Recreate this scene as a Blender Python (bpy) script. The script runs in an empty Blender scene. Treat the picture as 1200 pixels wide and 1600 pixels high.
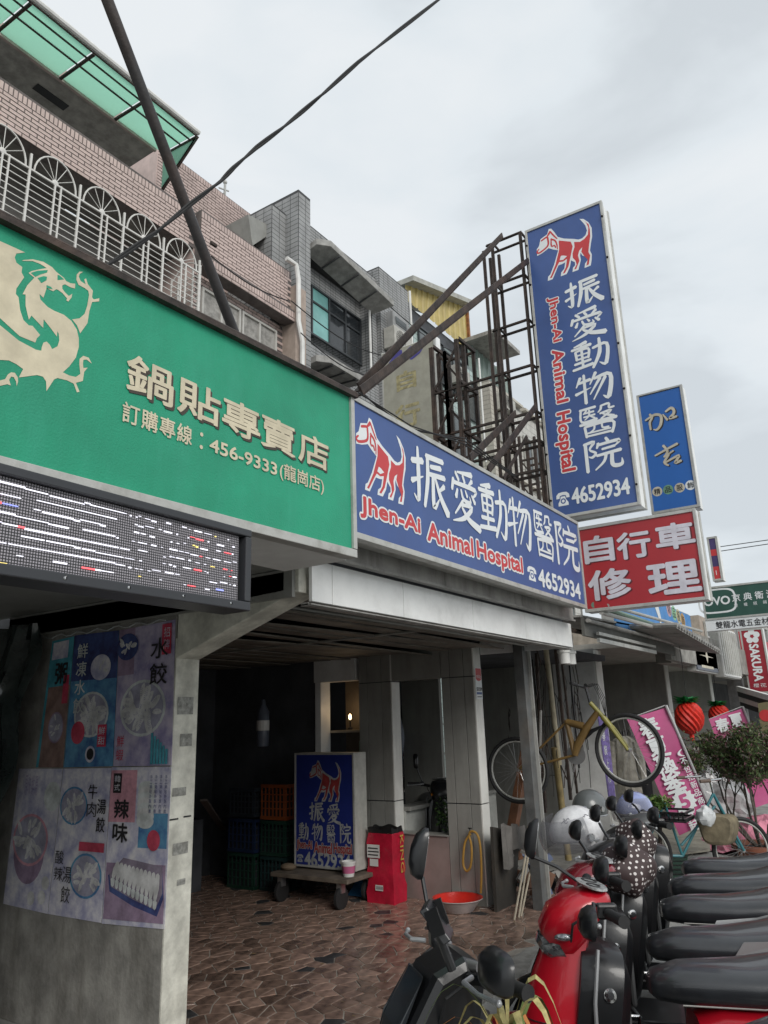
import bpy, bmesh, math, random
from mathutils import Vector, Matrix, noise
from mathutils.geometry import tessellate_polygon
random.seed(7)
SC = bpy.context.scene
COL = SC.collection
R_ = math.radians
# ---------------------------------------------------------------- camera
EYE = Vector((0, 0, 1.7))
FPX = 1166.0
RM = Matrix(((0.5579622713, 0.2087192200, 0.8031901338),
             (-0.8293174188, 0.1754361124, 0.5305231280),
             (-0.0301781713, -0.9621114580, 0.2709812165)))
cam = bpy.data.cameras.new('camera')
cam.sensor_fit = 'VERTICAL'; cam.sensor_height = 36.0; cam.sensor_width = 27.0
cam.lens = 36.0 * FPX / 1600.0
cam.clip_start = 0.05; cam.clip_end = 900
camo = bpy.data.objects.new('camera', cam); COL.objects.link(camo)
cr, cd, cf = RM.col[0], RM.col[1], RM.col[2]
camo.matrix_world = Matrix(((cr[0], -cd[0], -cf[0], EYE[0]), (cr[1], -cd[1], -cf[1], EYE[1]), (cr[2], -cd[2], -cf[2], EYE[2]), (0, 0, 0, 1)))
SC.camera = camo
# ---------------------------------------------------------------- world: overcast sky
SUN_EL, SUN_AZ = R_(35), R_(236)       # azimuth: direction the light comes from, from +X ccw is below
w = bpy.data.worlds.new('World'); SC.world = w; w.use_nodes = True
nt = w.node_tree; N = nt.nodes; L = nt.links
for n in list(N): N.remove(n)
out = N.new('ShaderNodeOutputWorld'); bg = N.new('ShaderNodeBackground'); bg.inputs['Strength'].default_value = 0.12
sky = N.new('ShaderNodeTexSky'); sky.sky_type = 'NISHITA'; sky.sun_disc = False
sky.sun_elevation = SUN_EL; sky.sun_rotation = R_(90) - SUN_AZ; sky.dust_density = 3
tc = N.new('ShaderNodeTexCoord'); mp = N.new('ShaderNodeMapping'); mp.inputs['Scale'].default_value = (1.2, 1.2, 3.0)
mp.inputs['Rotation'].default_value = (0.1, 0.0, 0.6)
L.new(tc.outputs['Generated'], mp.inputs['Vector'])
n1 = N.new('ShaderNodeTexNoise'); n1.inputs['Scale'].default_value = 2.1; n1.inputs['Detail'].default_value = 6; n1.inputs['Roughness'].default_value = .5
n1.inputs['Distortion'].default_value = .25
L.new(mp.outputs[0], n1.inputs['Vector'])
rp = N.new('ShaderNodeValToRGB'); e = rp.color_ramp.elements
e[0].position = .37; e[0].color = (.54, .58, .61, 1)
e[1].position = .62; e[1].color = (.70, .73, .75, 1)
ee = e.new(.5); ee.color = (.645, .69, .72, 1)
L.new(n1.outputs['Fac'], rp.inputs[0])
mul = N.new('ShaderNodeMix'); mul.data_type = 'RGBA'; mul.blend_type = 'MULTIPLY'; mul.inputs['Factor'].default_value = 1
mul.inputs[7].default_value = (8.9, 8.9, 8.9, 1)
L.new(rp.outputs[0], mul.inputs[6])
mx = N.new('ShaderNodeMix'); mx.data_type = 'RGBA'; mx.inputs['Factor'].default_value = .93
L.new(sky.outputs[0], mx.inputs[6]); L.new(mul.outputs[2], mx.inputs[7]); L.new(mx.outputs[2], bg.inputs['Color']); L.new(bg.outputs[0], out.inputs[0])
sl = bpy.data.lights.new('sun', 'SUN'); sl.energy = 1.5; sl.angle = R_(28); sl.color = (1, .97, .92)
so = bpy.data.objects.new('sun', sl); COL.objects.link(so)
sd = Vector((-.48, -.76, .56)).normalized()      # towards the sun: behind the camera, over the street
so.rotation_euler = sd.to_track_quat('Z', 'Y').to_euler()
vs = SC.view_settings; vs.view_transform = 'Standard'; vs.look = 'None'; vs.gamma = 1; vs.use_curve_mapping = False; vs.exposure = 0.22
try:
    SC.cycles.max_bounces = 6; SC.cycles.diffuse_bounces = 3; SC.cycles.glossy_bounces = 3; SC.cycles.transparent_max_bounces = 12; SC.cycles.caustics_reflective = False; SC.cycles.caustics_refractive = False
except Exception: pass

# ---------------------------------------------------------------- surveyed points: a ray of the photograph met with a plane of the place
def _ray(u, v): return RM @ Vector((u - 600.0, v - 800.0, FPX))
def PX(u, v, x): r = _ray(u, v); return EYE + r * (x / r.x)
def PY(u, v, y): r = _ray(u, v); return EYE + r * (y / r.y)
def PZ(u, v, z): r = _ray(u, v); return EYE + r * ((z - EYE.z) / r.z)

# ---------------------------------------------------------------- materials
MATS = {}
def mat(name, col, rough=.6, metal=0.0, var=.12, scale=6, grime=0.0, gcol=(.09, .08, .065), bump=.15, bscale=60, streak=False, emit=0, trans=0, alpha=1, coat=0, col2=None, rnd=0, spec=None, gscale=2.2):
    if name in MATS: return MATS[name]
    m = bpy.data.materials.new(name); m.use_nodes = True; nt = m.node_tree; N = nt.nodes; L = nt.links
    b = N['Principled BSDF']; b.inputs['Roughness'].default_value = rough; b.inputs['Metallic'].default_value = metal
    if coat: b.inputs['Coat Weight'].default_value = coat; b.inputs['Coat Roughness'].default_value = .08
    if spec is not None: b.inputs['Specular IOR Level'].default_value = spec
    if trans: b.inputs['Transmission Weight'].default_value = trans
    if alpha < 1: b.inputs['Alpha'].default_value = alpha
    tc = N.new('ShaderNodeTexCoord')
    nz = N.new('ShaderNodeTexNoise'); nz.inputs['Scale'].default_value = scale; nz.inputs['Detail'].default_value = 6; nz.inputs['Roughness'].default_value = .62
    L.new(tc.outputs['Object'], nz.inputs['Vector'])
    rp = N.new('ShaderNodeValToRGB'); c2 = col2 or tuple(c * (1 - var * 1.6) for c in col)
    rp.color_ramp.elements[0].position = .36; rp.color_ramp.elements[0].color = (*c2, 1)
    rp.color_ramp.elements[1].position = .66; rp.color_ramp.elements[1].color = (*[min(1, c * (1 + var * .5)) for c in col], 1)
    L.new(nz.outputs['Fac'], rp.inputs[0]); cur = rp.outputs[0]
    if rnd:
        oi = N.new('ShaderNodeObjectInfo'); hs = N.new('ShaderNodeHueSaturation'); mr = N.new('ShaderNodeMapRange')
        mr.inputs['To Min'].default_value = 1 - rnd; mr.inputs['To Max'].default_value = 1 + rnd
        L.new(oi.outputs['Random'], mr.inputs['Value']); L.new(mr.outputs[0], hs.inputs['Value']); L.new(cur, hs.inputs['Color']); cur = hs.outputs[0]
    if grime:
        g = N.new('ShaderNodeTexNoise'); g.inputs['Detail'].default_value = 8; g.inputs['Roughness'].default_value = .68; g.inputs['Scale'].default_value = gscale
        mpp = N.new('ShaderNodeMapping'); mpp.inputs['Scale'].default_value = (3.2, 3.2, .55) if streak else (1, 1, 1)
        L.new(tc.outputs['Object'], mpp.inputs['Vector']); L.new(mpp.outputs[0], g.inputs['Vector'])
        gr = N.new('ShaderNodeMapRange'); gr.inputs['From Min'].default_value = .47; gr.inputs['From Max'].default_value = .74; gr.inputs['To Max'].default_value = grime
        L.new(g.outputs['Fac'], gr.inputs['Value'])
        mm = N.new('ShaderNodeMix'); mm.data_type = 'RGBA'; mm.inputs[7].default_value = (*gcol, 1)
        L.new(gr.outputs[0], mm.inputs['Factor']); L.new(cur, mm.inputs[6]); cur = mm.outputs[2]
    L.new(cur, b.inputs['Base Color'])
    if bump:
        nb = N.new('ShaderNodeTexNoise'); nb.inputs['Scale'].default_value = bscale; nb.inputs['Detail'].default_value = 3
        L.new(tc.outputs['Object'], nb.inputs['Vector'])
        bp = N.new('ShaderNodeBump'); bp.inputs['Strength'].default_value = bump; bp.inputs['Distance'].default_value = .01
        L.new(nb.outputs['Fac'], bp.inputs['Height']); L.new(bp.outputs[0], b.inputs['Normal'])
    if emit:
        b.inputs['Emission Strength'].default_value = emit; b.inputs['Emission Color'].default_value = (*col, 1)
    MATS[name] = m
    return m
def paint(name, col, rough=.35, **k): return mat(name, col, rough, var=k.pop('var', .05), bump=k.pop('bump', .03), **k)

M = {}
M['concrete'] = mat('concrete', (.33, .32, .295), .85, var=.25, scale=5, grime=.55, bump=.35, bscale=40, streak=True)
M['pillar_face'] = mat('pillar_face', (.76, .75, .66), .8, var=.22, scale=7, grime=.45, bump=.3, bscale=45, gcol=(.16, .145, .11))
M['ground'] = mat('ground', (.38, .38, .36), .88, var=.25, scale=2.5, grime=.5, bump=.45, bscale=90, gcol=(.2, .19, .17))
M['grout'] = mat('grout', (.40, .365, .32), .6, var=.3, scale=7, grime=.5, bump=.4, bscale=50, gcol=(.15, .125, .105))
M['stone'] = mat('stone', (.275, .18, .14), .24, var=.4, scale=9, grime=.5, bump=.25, bscale=35, gcol=(.14, .115, .095), rnd=.44, col2=(.13, .088, .07), gscale=1.3)
M['stone_dark'] = mat('stone_dark', (.05, .05, .052), .45, var=.3, scale=9, bump=.2)
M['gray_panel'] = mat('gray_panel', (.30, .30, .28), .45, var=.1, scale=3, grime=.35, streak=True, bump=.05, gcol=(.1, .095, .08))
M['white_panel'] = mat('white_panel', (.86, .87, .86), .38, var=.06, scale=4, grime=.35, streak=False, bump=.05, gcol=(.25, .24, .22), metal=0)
M['lit_panel'] = mat('lit_panel', (.78, .78, .74), .45, var=.08, scale=3, grime=.3, streak=True, bump=.05, gcol=(.2, .19, .16))  # grey pillar panels facing the street: daylight put in as a paler colour
M['gutter'] = mat('gutter', (.36, .35, .33), .55, var=.2, scale=4, grime=.7, streak=True, bump=.1, gcol=(.07, .06, .05))
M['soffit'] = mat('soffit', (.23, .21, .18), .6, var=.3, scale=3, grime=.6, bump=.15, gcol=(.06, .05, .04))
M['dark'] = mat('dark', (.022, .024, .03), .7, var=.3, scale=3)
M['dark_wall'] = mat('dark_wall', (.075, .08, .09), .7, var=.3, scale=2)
M['black'] = mat('black', (.012, .012, .013), .45, var=.2, bump=.05)
M['rust'] = mat('rust', (.05, .036, .030), .7, var=.4, scale=12, grime=.6, bump=.4, gcol=(.10, .055, .035))
M['alu'] = mat('alu', (.55, .55, .52), .42, metal=.25, var=.12, scale=5, grime=.75, streak=False, bump=.08, gcol=(.12, .11, .085), gscale=5)
M['steel'] = mat('steel', (.42, .42, .42), .3, metal=.8, var=.1, bump=.02)
M['white'] = mat('white', (.74, .74, .72), .5, var=.06, grime=.2, gcol=(.35, .32, .26), bump=.03)
M['print_white'] = mat('print_white', (.76, .79, .80), .42, var=.03, bump=0)
M['print_red'] = mat('print_red', (.56, .045, .05), .42, var=.05, bump=0)
M['print_black'] = mat('print_black', (.03, .028, .03), .45, var=.05, bump=0)
M['sign_blue'] = mat('sign_blue', (.052, .105, .30), .42, var=.12, scale=1.2, bump=.02, grime=.12, streak=True, gcol=(.10, .11, .22))
M['sign_green'] = mat('sign_green', (.012, .315, .175), .5, var=.14, scale=1.6, bump=.22, bscale=130, grime=.22, streak=True, gcol=(.06, .42, .29))
M['sign_red'] = mat('sign_red', (.42, .028, .035), .4, var=.08, scale=2, bump=.02, grime=.1, gcol=(.3, .06, .06))
M['cream'] = mat('cream', (.66, .59, .43), .5, var=.12, scale=10, bump=.06, grime=.25, gcol=(.42, .36, .24), gscale=9)
M['rubber'] = mat('rubber', (.018, .018, .019), .7, var=.2, bump=.1)
M['seat_vinyl'] = mat('seat_vinyl', (.022, .024, .028), .30, var=.25, scale=6, bump=.10, bscale=260, grime=.35, gcol=(.045, .045, .046), coat=.55)
M['glass_dark'] = mat('glass_dark', (.03, .035, .04), .08, var=.2, bump=0, spec=.6)
M['glass_window'] = mat('glass_window', (.10, .115, .12), .12, var=.3, scale=1.5, bump=0, spec=.6)
M['glass_teal'] = mat('glass_teal', (.22, .48, .46), .15, var=.15, scale=1.5, bump=0)
M['curtain'] = mat('curtain', (.34, .33, .31), .8, var=.25, scale=9, bump=.2)
M['red_paint'] = paint('red_paint', (.46, .006, .018), .3, coat=.5, grime=.2, gcol=(.25, .02, .03))
M['darkred_paint'] = paint('darkred_paint', (.20, .008, .018), .25, coat=.7)
M['black_paint'] = paint('black_paint', (.010, .0105, .012), .34, coat=.25, grime=.25, gcol=(.035, .035, .034))
M['gray_plastic'] = paint('gray_plastic', (.075, .078, .08), .5, grime=.3, gcol=(.14, .135, .12))
M['silver_paint'] = paint('silver_paint', (.42, .43, .44), .3, metal=.4)
M['chrome'] = paint('chrome', (.7, .7, .7), .12, metal=1.0)
M['lamp_glass'] = paint('lamp_glass', (.42, .44, .46), .06, metal=.75, var=.5, scale=30)
M['amber'] = paint('amber', (.7, .25, .03), .2)

# ---------------------------------------------------------------- objects
def wloc(o):
    p = Vector((0, 0, 0))
    while o is not None: p = p + o.location; o = o.parent
    return p
def tag(o, label=None, cat=None, group=None, kind=None):
    if label: o['label'] = label
    if cat: o['category'] = cat
    if group: o['group'] = group
    if kind: o['kind'] = kind
    return o
def thing(name, label, cat, loc=(0, 0, 0), group=None):
    o = bpy.data.objects.new(name, None); COL.objects.link(o); o.location = loc; o.empty_display_size = .1
    return tag(o, label, cat, group)
def copy_tree(o, parent=None, loc=None, rz=None, label=None):
    c = o.copy(); COL.objects.link(c); c.parent = parent
    for ch in [x for x in KIDS.get(o.name, [])]:
        copy_tree(ch, c)
    KIDS.setdefault(c.name, [])
    if parent is not None: KIDS.setdefault(parent.name, []).append(c)
    if loc is not None: c.location = loc
    if rz is not None: c.rotation_euler = (0, 0, rz)
    if label: c['label'] = label
    return c
KIDS = {}
class MB:
    def __init__(s): s.v = []; s.f = []; s.mi = []; s.k = 0
    def add(s, vs, fs, k=None):
        b = len(s.v); s.v += [Vector(p) for p in vs]; s.f += [tuple(i + b for i in f) for f in fs]; s.mi += [s.k if k is None else k] * len(fs); return s
    def box(s, x0, x1, y0, y1, z0, z1, k=None):
        x0, x1 = sorted((x0, x1)); y0, y1 = sorted((y0, y1)); z0, z1 = sorted((z0, z1))
        return s.add([(x, y, z) for z in (z0, z1) for y in (y0, y1) for x in (x0, x1)], [(0, 2, 3, 1), (4, 5, 7, 6), (0, 1, 5, 4), (2, 6, 7, 3), (0, 4, 6, 2), (1, 3, 7, 5)], k)
    def obox(s, c, ax, k=None):   # centre, three half-axis vectors
        c = Vector(c); a, b, d = [Vector(t) for t in ax]
        return s.add([c + a * i + b * j + d * l for l in (-1, 1) for j in (-1, 1) for i in (-1, 1)], [(0, 2, 3, 1), (4, 5, 7, 6), (0, 1, 5, 4), (2, 6, 7, 3), (0, 4, 6, 2), (1, 3, 7, 5)], k)
    def beam(s, a, b, w, h=None, k=None, up=(0, 0, 1)):
        a, b = Vector(a), Vector(b); d = (b - a); h = w if h is None else h
        u = Vector(up); sd_ = d.cross(u)
        if sd_.length < 1e-5: sd_ = d.cross(Vector((1, 0, 0)))
        sd_.normalize(); u = sd_.cross(d).normalized()
        return s.obox((a + b) / 2, (d / 2, sd_ * w / 2, u * h / 2), k)
    def angle(s, a, b, w, t=.006, k=None, up=(0, 0, 1)):  # L-section steel
        a, b = Vector(a), Vector(b); d = (b - a).normalized(); sd_ = d.cross(Vector(up))
        if sd_.length < 1e-4: sd_ = d.cross(Vector((1, 0, 0)))
        sd_.normalize(); u = sd_.cross(d)
        s.beam(a, b, w, t, k, up); s.obox((a + b) / 2 + sd_ * (w / 2 - t / 2) + u * (w / 2), ((b - a) / 2, sd_ * t / 2, u * w / 2), k); return s
    def tube(s, pts, r, seg=8, k=None, cap=True):
        pts = [Vector(p) for p in pts]; n = len(pts); rs = r if isinstance(r, (list, tuple)) else [r] * n
        vs, fs = [], []; prev = None
        for i, p in enumerate(pts):
            t = (pts[min(i + 1, n - 1)] - pts[max(i - 1, 0)])
            if t.length < 1e-7: t = Vector((0, 0, 1))
            t.normalize()
            if prev is None: a = t.cross(Vector((0, 0, 1))); a = a if a.length > .05 else t.cross(Vector((1, 0, 0)))
            else: a = prev - t * prev.dot(t)
            a.normalize(); prev = a; b = t.cross(a)
            for j in range(seg):
                th = 2 * math.pi * j / seg; vs.append(p + (a * math.cos(th) + b * math.sin(th)) * rs[i])
        for i in range(n - 1):
            for j in range(seg):
                q = (j + 1) % seg; fs.append((i * seg + j, i * seg + q, (i + 1) * seg + q, (i + 1) * seg + j))
        if cap: fs.append(tuple(range(seg))[::-1]); fs.append(tuple((n - 1) * seg + j for j in range(seg)))
        return s.add(vs, fs, k)
    def lathe(s, prof, c=(0, 0, 0), seg=20, k=None, ax=(0, 0, 1), capb=True, capt=False):
        c = Vector(c); q = Vector((0, 0, 1)).rotation_difference(Vector(ax)); vs, fs = [], []; n = len(prof)
        for r, z in prof:
            for j in range(seg):
                th = 2 * math.pi * j / seg; vs.append(c + q @ Vector((r * math.cos(th), r * math.sin(th), z)))
        for i in range(n - 1):
            for j in range(seg):
                p = (j + 1) % seg; fs.append((i * seg + j, i * seg + p, (i + 1) * seg + p, (i + 1) * seg + j))
        if capb: fs.append(tuple(range(seg))[::-1])
        if capt: fs.append(tuple((n - 1) * seg + j for j in range(seg)))
        return s.add(vs, fs, k)
    def ball(s, c, r, seg=14, k=None, rings=8):
        c = Vector(c); r = (r, r, r) if not isinstance(r, (tuple, list)) else r; vs, fs = [], []
        for i in range(rings + 1):
            ph = math.pi * i / rings
            for j in range(seg):
                th = 2 * math.pi * j / seg
                vs.append(c + Vector((r[0] * math.sin(ph) * math.cos(th), r[1] * math.sin(ph) * math.sin(th), r[2] * math.cos(ph))))
        for i in range(rings):
            for j in range(seg):
                q = (j + 1) % seg; fs.append((i * seg + j, (i + 1) * seg + j, (i + 1) * seg + q, i * seg + q))
        return s.add(vs, fs, k)
    def prism(s, pts, vec, k=None):
        pts = [Vector(p) for p in pts]; v = Vector(vec); n = len(pts)
        return s.add(pts + [p + v for p in pts], [tuple(range(n))[::-1], tuple(range(n, 2 * n))] + [(i, (i + 1) % n, n + (i + 1) % n, n + i) for i in range(n)], k)
    def loft(s, rings, seg=20, e=2.6, k=None, cap=True):
        # rings: (cx,cy,cz, ry, rz[, tilt][, e]) superellipse sections whose plane holds Y and a vertical tilted about Y
        vs, fs = [], []; n = len(rings)
        for rg in rings:
            cx, cy, cz, ry, rz = rg[:5]; tl = rg[5] if len(rg) > 5 else 0; ex = rg[6] if len(rg) > 6 else e
            for j in range(seg):
                th = 2 * math.pi * j / seg; co, si = math.cos(th), math.sin(th)
                a = math.copysign(abs(co) ** (2 / ex), co) * ry; b = math.copysign(abs(si) ** (2 / ex), si) * rz
                vs.append(Vector((cx + b * math.sin(tl), cy + a, cz + b * math.cos(tl))))
        for i in range(n - 1):
            for j in range(seg):
                q = (j + 1) % seg; fs.append((i * seg + j, i * seg + q, (i + 1) * seg + q, (i + 1) * seg + j))
        if cap: fs.append(tuple(range(seg))[::-1]); fs.append(tuple((n - 1) * seg + j for j in range(seg)))
        return s.add(vs, fs, k)
    def torus(s, c, R, r, ax=(0, 1, 0), seg=32, sub=8, k=None, a0=0, a1=2 * math.pi):
        q = Vector((0, 0, 1)).rotation_difference(Vector(ax)); c = Vector(c); full = abs(a1 - a0 - 2 * math.pi) < 1e-6
        vs, fs = [], []; n = seg if full else seg + 1
        for i in range(n):
            a = a0 + (a1 - a0) * i / seg
            for j in range(sub):
                b = 2 * math.pi * j / sub; rr = R + r * math.cos(b)
                vs.append(c + q @ Vector((rr * math.cos(a), rr * math.sin(a), r * math.sin(b))))
        for i in range(seg):
            i2 = (i + 1) % n
            for j in range(sub):
                j2 = (j + 1) % sub; fs.append((i * sub + j, i2 * sub + j, i2 * sub + j2, i * sub + j2))
        return s.add(vs, fs, k)
    def mesh(s, name, mats, off=(0, 0, 0), smooth=False, fix=True):
        off = Vector(off); me = bpy.data.meshes.new(name); me.from_pydata([tuple(p - off) for p in s.v], [], s.f)
        for m_ in (mats if isinstance(mats, (list, tuple)) else [mats]): me.materials.append(m_)
        me.polygons.foreach_set('material_index', s.mi)
        if fix:
            bm = bmesh.new(); bm.from_mesh(me); bmesh.ops.recalc_face_normals(bm, faces=bm.faces); bm.to_mesh(me); bm.free()
        if smooth:
            me.polygons.foreach_set('use_smooth', [True] * len(me.polygons))
            try: me.set_sharp_from_angle(angle=R_(40))
            except Exception: pass
        me.update(); return me
    def build(s, name, mats, parent=None, smooth=False, bevel=0, kind=None, label=None, fix=True):
        me = s.mesh(name, mats, wloc(parent) if parent is not None else (0, 0, 0), smooth, fix)
        return place(name, me, parent, bevel, kind, label)
def place(name, me, parent=None, bevel=0, kind=None, label=None, loc=None):
    o = bpy.data.objects.new(name, me); COL.objects.link(o)
    if parent is not None: o.parent = parent; KIDS.setdefault(parent.name, []).append(o)
    if loc is not None: o.location = loc
    if bevel:
        md = o.modifiers.new('bevel', 'BEVEL'); md.width = bevel; md.segments = 2; md.limit_method = 'ANGLE'; md.angle_limit = R_(50)
    if kind: o['kind'] = kind
    if label: o['label'] = label
    return o
def box_part(name, m_, parent, x0, x1, y0, y1, z0, z1, bevel=0, **k):
    return MB().box(x0, x1, y0, y1, z0, z1).build(name, m_, parent, bevel=bevel, **k)

# ---------------------------------------------------------------- flat print: frames, lettering, brush glyphs
class Frame:
    def __init__(s, o, r, u): s.o = Vector(o); s.r = Vector(r).normalized(); s.u = Vector(u).normalized(); s.n = s.r.cross(s.u); s.k = 0
    def at(s, x, y, d=0): return s.o + s.r * x + s.u * y + s.n * d
    def px(s, u, v):
        ray = _ray(u, v); t = (s.o - EYE).dot(s.n) / ray.dot(s.n); p = EYE + ray * t - s.o; return (p.dot(s.r), p.dot(s.u))
    def lay(s): s.k += 1; return .0009 + .00014 * s.k
    def tx(s): return .0024 + .00014 * s.k
def sign_y(y): return Frame((0, y, 0), (1, 0, 0), (0, 0, 1))
def sign_x(x): return Frame((x, 0, 0), (0, -1, 0), (0, 0, 1))
def _tmesh(s):
    c = bpy.data.curves.new('t', 'FONT'); c.body = s; c.resolution_u = 3
    o = bpy.data.objects.new('t', c); m_ = bpy.data.meshes.new_from_object(o); bpy.data.objects.remove(o); bpy.data.curves.remove(c)
    r = ([Vector((v.co.x, v.co.y)) for v in m_.vertices], [tuple(p.vertices) for p in m_.polygons]); bpy.data.meshes.remove(m_); return r
def text(s, fr, rect, m_, parent, off=.0, outline=None, om=None, shear=0, rot=0, name='lettering', d=None, shadow=None, sm=None):
    """flat lettering that fills rect (x0,y0,x1,y1) of the frame; rot=-90 reads downwards; strokes thickened by off"""
    c, F = _tmesh(s)
    if not c: return None
    c = [Vector((p.x, p.y + shear * p.x)) for p in c]
    if rot == -90: c = [Vector((p.y, -p.x)) for p in c]
    x0 = min(p.x for p in c) - off; x1 = max(p.x for p in c) + off; y0 = min(p.y for p in c) - off; y1 = max(p.y for p in c) + off
    X0, Y0, X1, Y1 = rect; sx = (X1 - X0) / (x1 - x0); sy = (Y1 - Y0) / (y1 - y0); st = (sx * sy) ** .5
    base = fr.tx() if d is None else d
    def put(rad, mt, dd, nm, dx=0, dy=0, n=8):
        mb = MB(); r_ = rad * st; rings = [(0, 0)] + ([(r_ * math.cos(6.28318 * i / n), r_ * math.sin(6.28318 * i / n)) for i in range(n)] if rad > 0 else [])
        if rad > .05: rings += [(r_ * .5 * math.cos(6.28318 * i / 6), r_ * .5 * math.sin(6.28318 * i / 6)) for i in range(6)]
        for q, (ax, ay) in enumerate(rings): mb.add([fr.at(X0 + (p.x - x0) * sx + dx + ax, Y0 + (p.y - y0) * sy + dy + ay, dd + .00008 * q) for p in c], F)
        return mb.build(nm, mt, parent, fix=False)
    if shadow: put(off, sm, base - .0012, 'letter_shadow', *shadow)
    if outline: put(outline, om, base - .0014, 'letter_outline', n=14)
    return put(off, m_, base, name)
def rpx(fr, a, b):   # lower-left and upper-right pixels -> rect
    p, q = fr.px(*a), fr.px(*b); return (min(p[0], q[0]), min(p[1], q[1]), max(p[0], q[0]), max(p[1], q[1]))
def row(s, fr, rect, m_, parent, fill=.82, vertical=False, **k):
    n = len(s); X0, Y0, X1, Y1 = rect
    for i, ch in enumerate(s):
        if ch == ' ': continue
        if vertical: h = (Y1 - Y0) / n; r = (X0, Y1 - h * (i + .5 + fill / 2), X1, Y1 - h * (i + .5 - fill / 2))
        else: w_ = (X1 - X0) / n; r = (X0 + w_ * (i + .5 - fill / 2), Y0, X0 + w_ * (i + .5 + fill / 2), Y1)
        glyph(ch, fr, r, m_, parent, **k)
def poly(fr, pts, m_, parent, name='emblem', d=None):
    d = fr.lay() if d is None else d; mb = MB(); mb.add([fr.at(x, y, d) for x, y in pts], [tuple(range(len(pts)))])
    tr = tessellate_polygon([[Vector((x, y, 0)) for x, y in pts]]); mb.f = [tuple(t) for t in tr]; mb.mi = [0] * len(tr)
    return mb.build(name, m_, parent, fix=False)
def brush(mb, fr, pts, d):   # pts: (x, y, half width) in frame metres
    P = [Vector((p[0], p[1])) for p in pts]; W = [p[2] for p in pts]
    if len(P) > 2:     # Catmull-Rom
        Q, V = [], []
        for i in range(len(P) - 1):
            a, b, c, e_ = P[max(i - 1, 0)], P[i], P[i + 1], P[min(i + 2, len(P) - 1)]
            for t in (0, .25, .5, .75):
                Q.append(.5 * ((2 * b) + (c - a) * t + (2 * a - 5 * b + 4 * c - e_) * t * t + (-a + 3 * b - 3 * c + e_) * t ** 3)); V.append(W[i] + (W[i + 1] - W[i]) * t)
        Q.append(P[-1]); V.append(W[-1]); P, W = Q, V
    n = len(P); l, r = [], []
    for i in range(n):
        t = (P[min(i + 1, n - 1)] - P[max(i - 1, 0)]).normalized(); nn = Vector((-t.y, t.x)); l.append(P[i] + nn * W[i]); r.append(P[i] - nn * W[i])
    t0 = (P[1] - P[0]).normalized(); t1 = (P[-1] - P[-2]).normalized()
    vs = [P[0] - t0 * W[0] * .7] + l + r + [P[-1] + t1 * W[-1] * .7]
    fs = [(0, 1 + n, 1)] + [(1 + i, 1 + n + i, 2 + n + i, 2 + i) for i in range(n - 1)] + [(n, 2 * n, 2 * n + 1)]
    mb.add([fr.at(p.x, p.y, d) for p in vs], fs)
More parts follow.
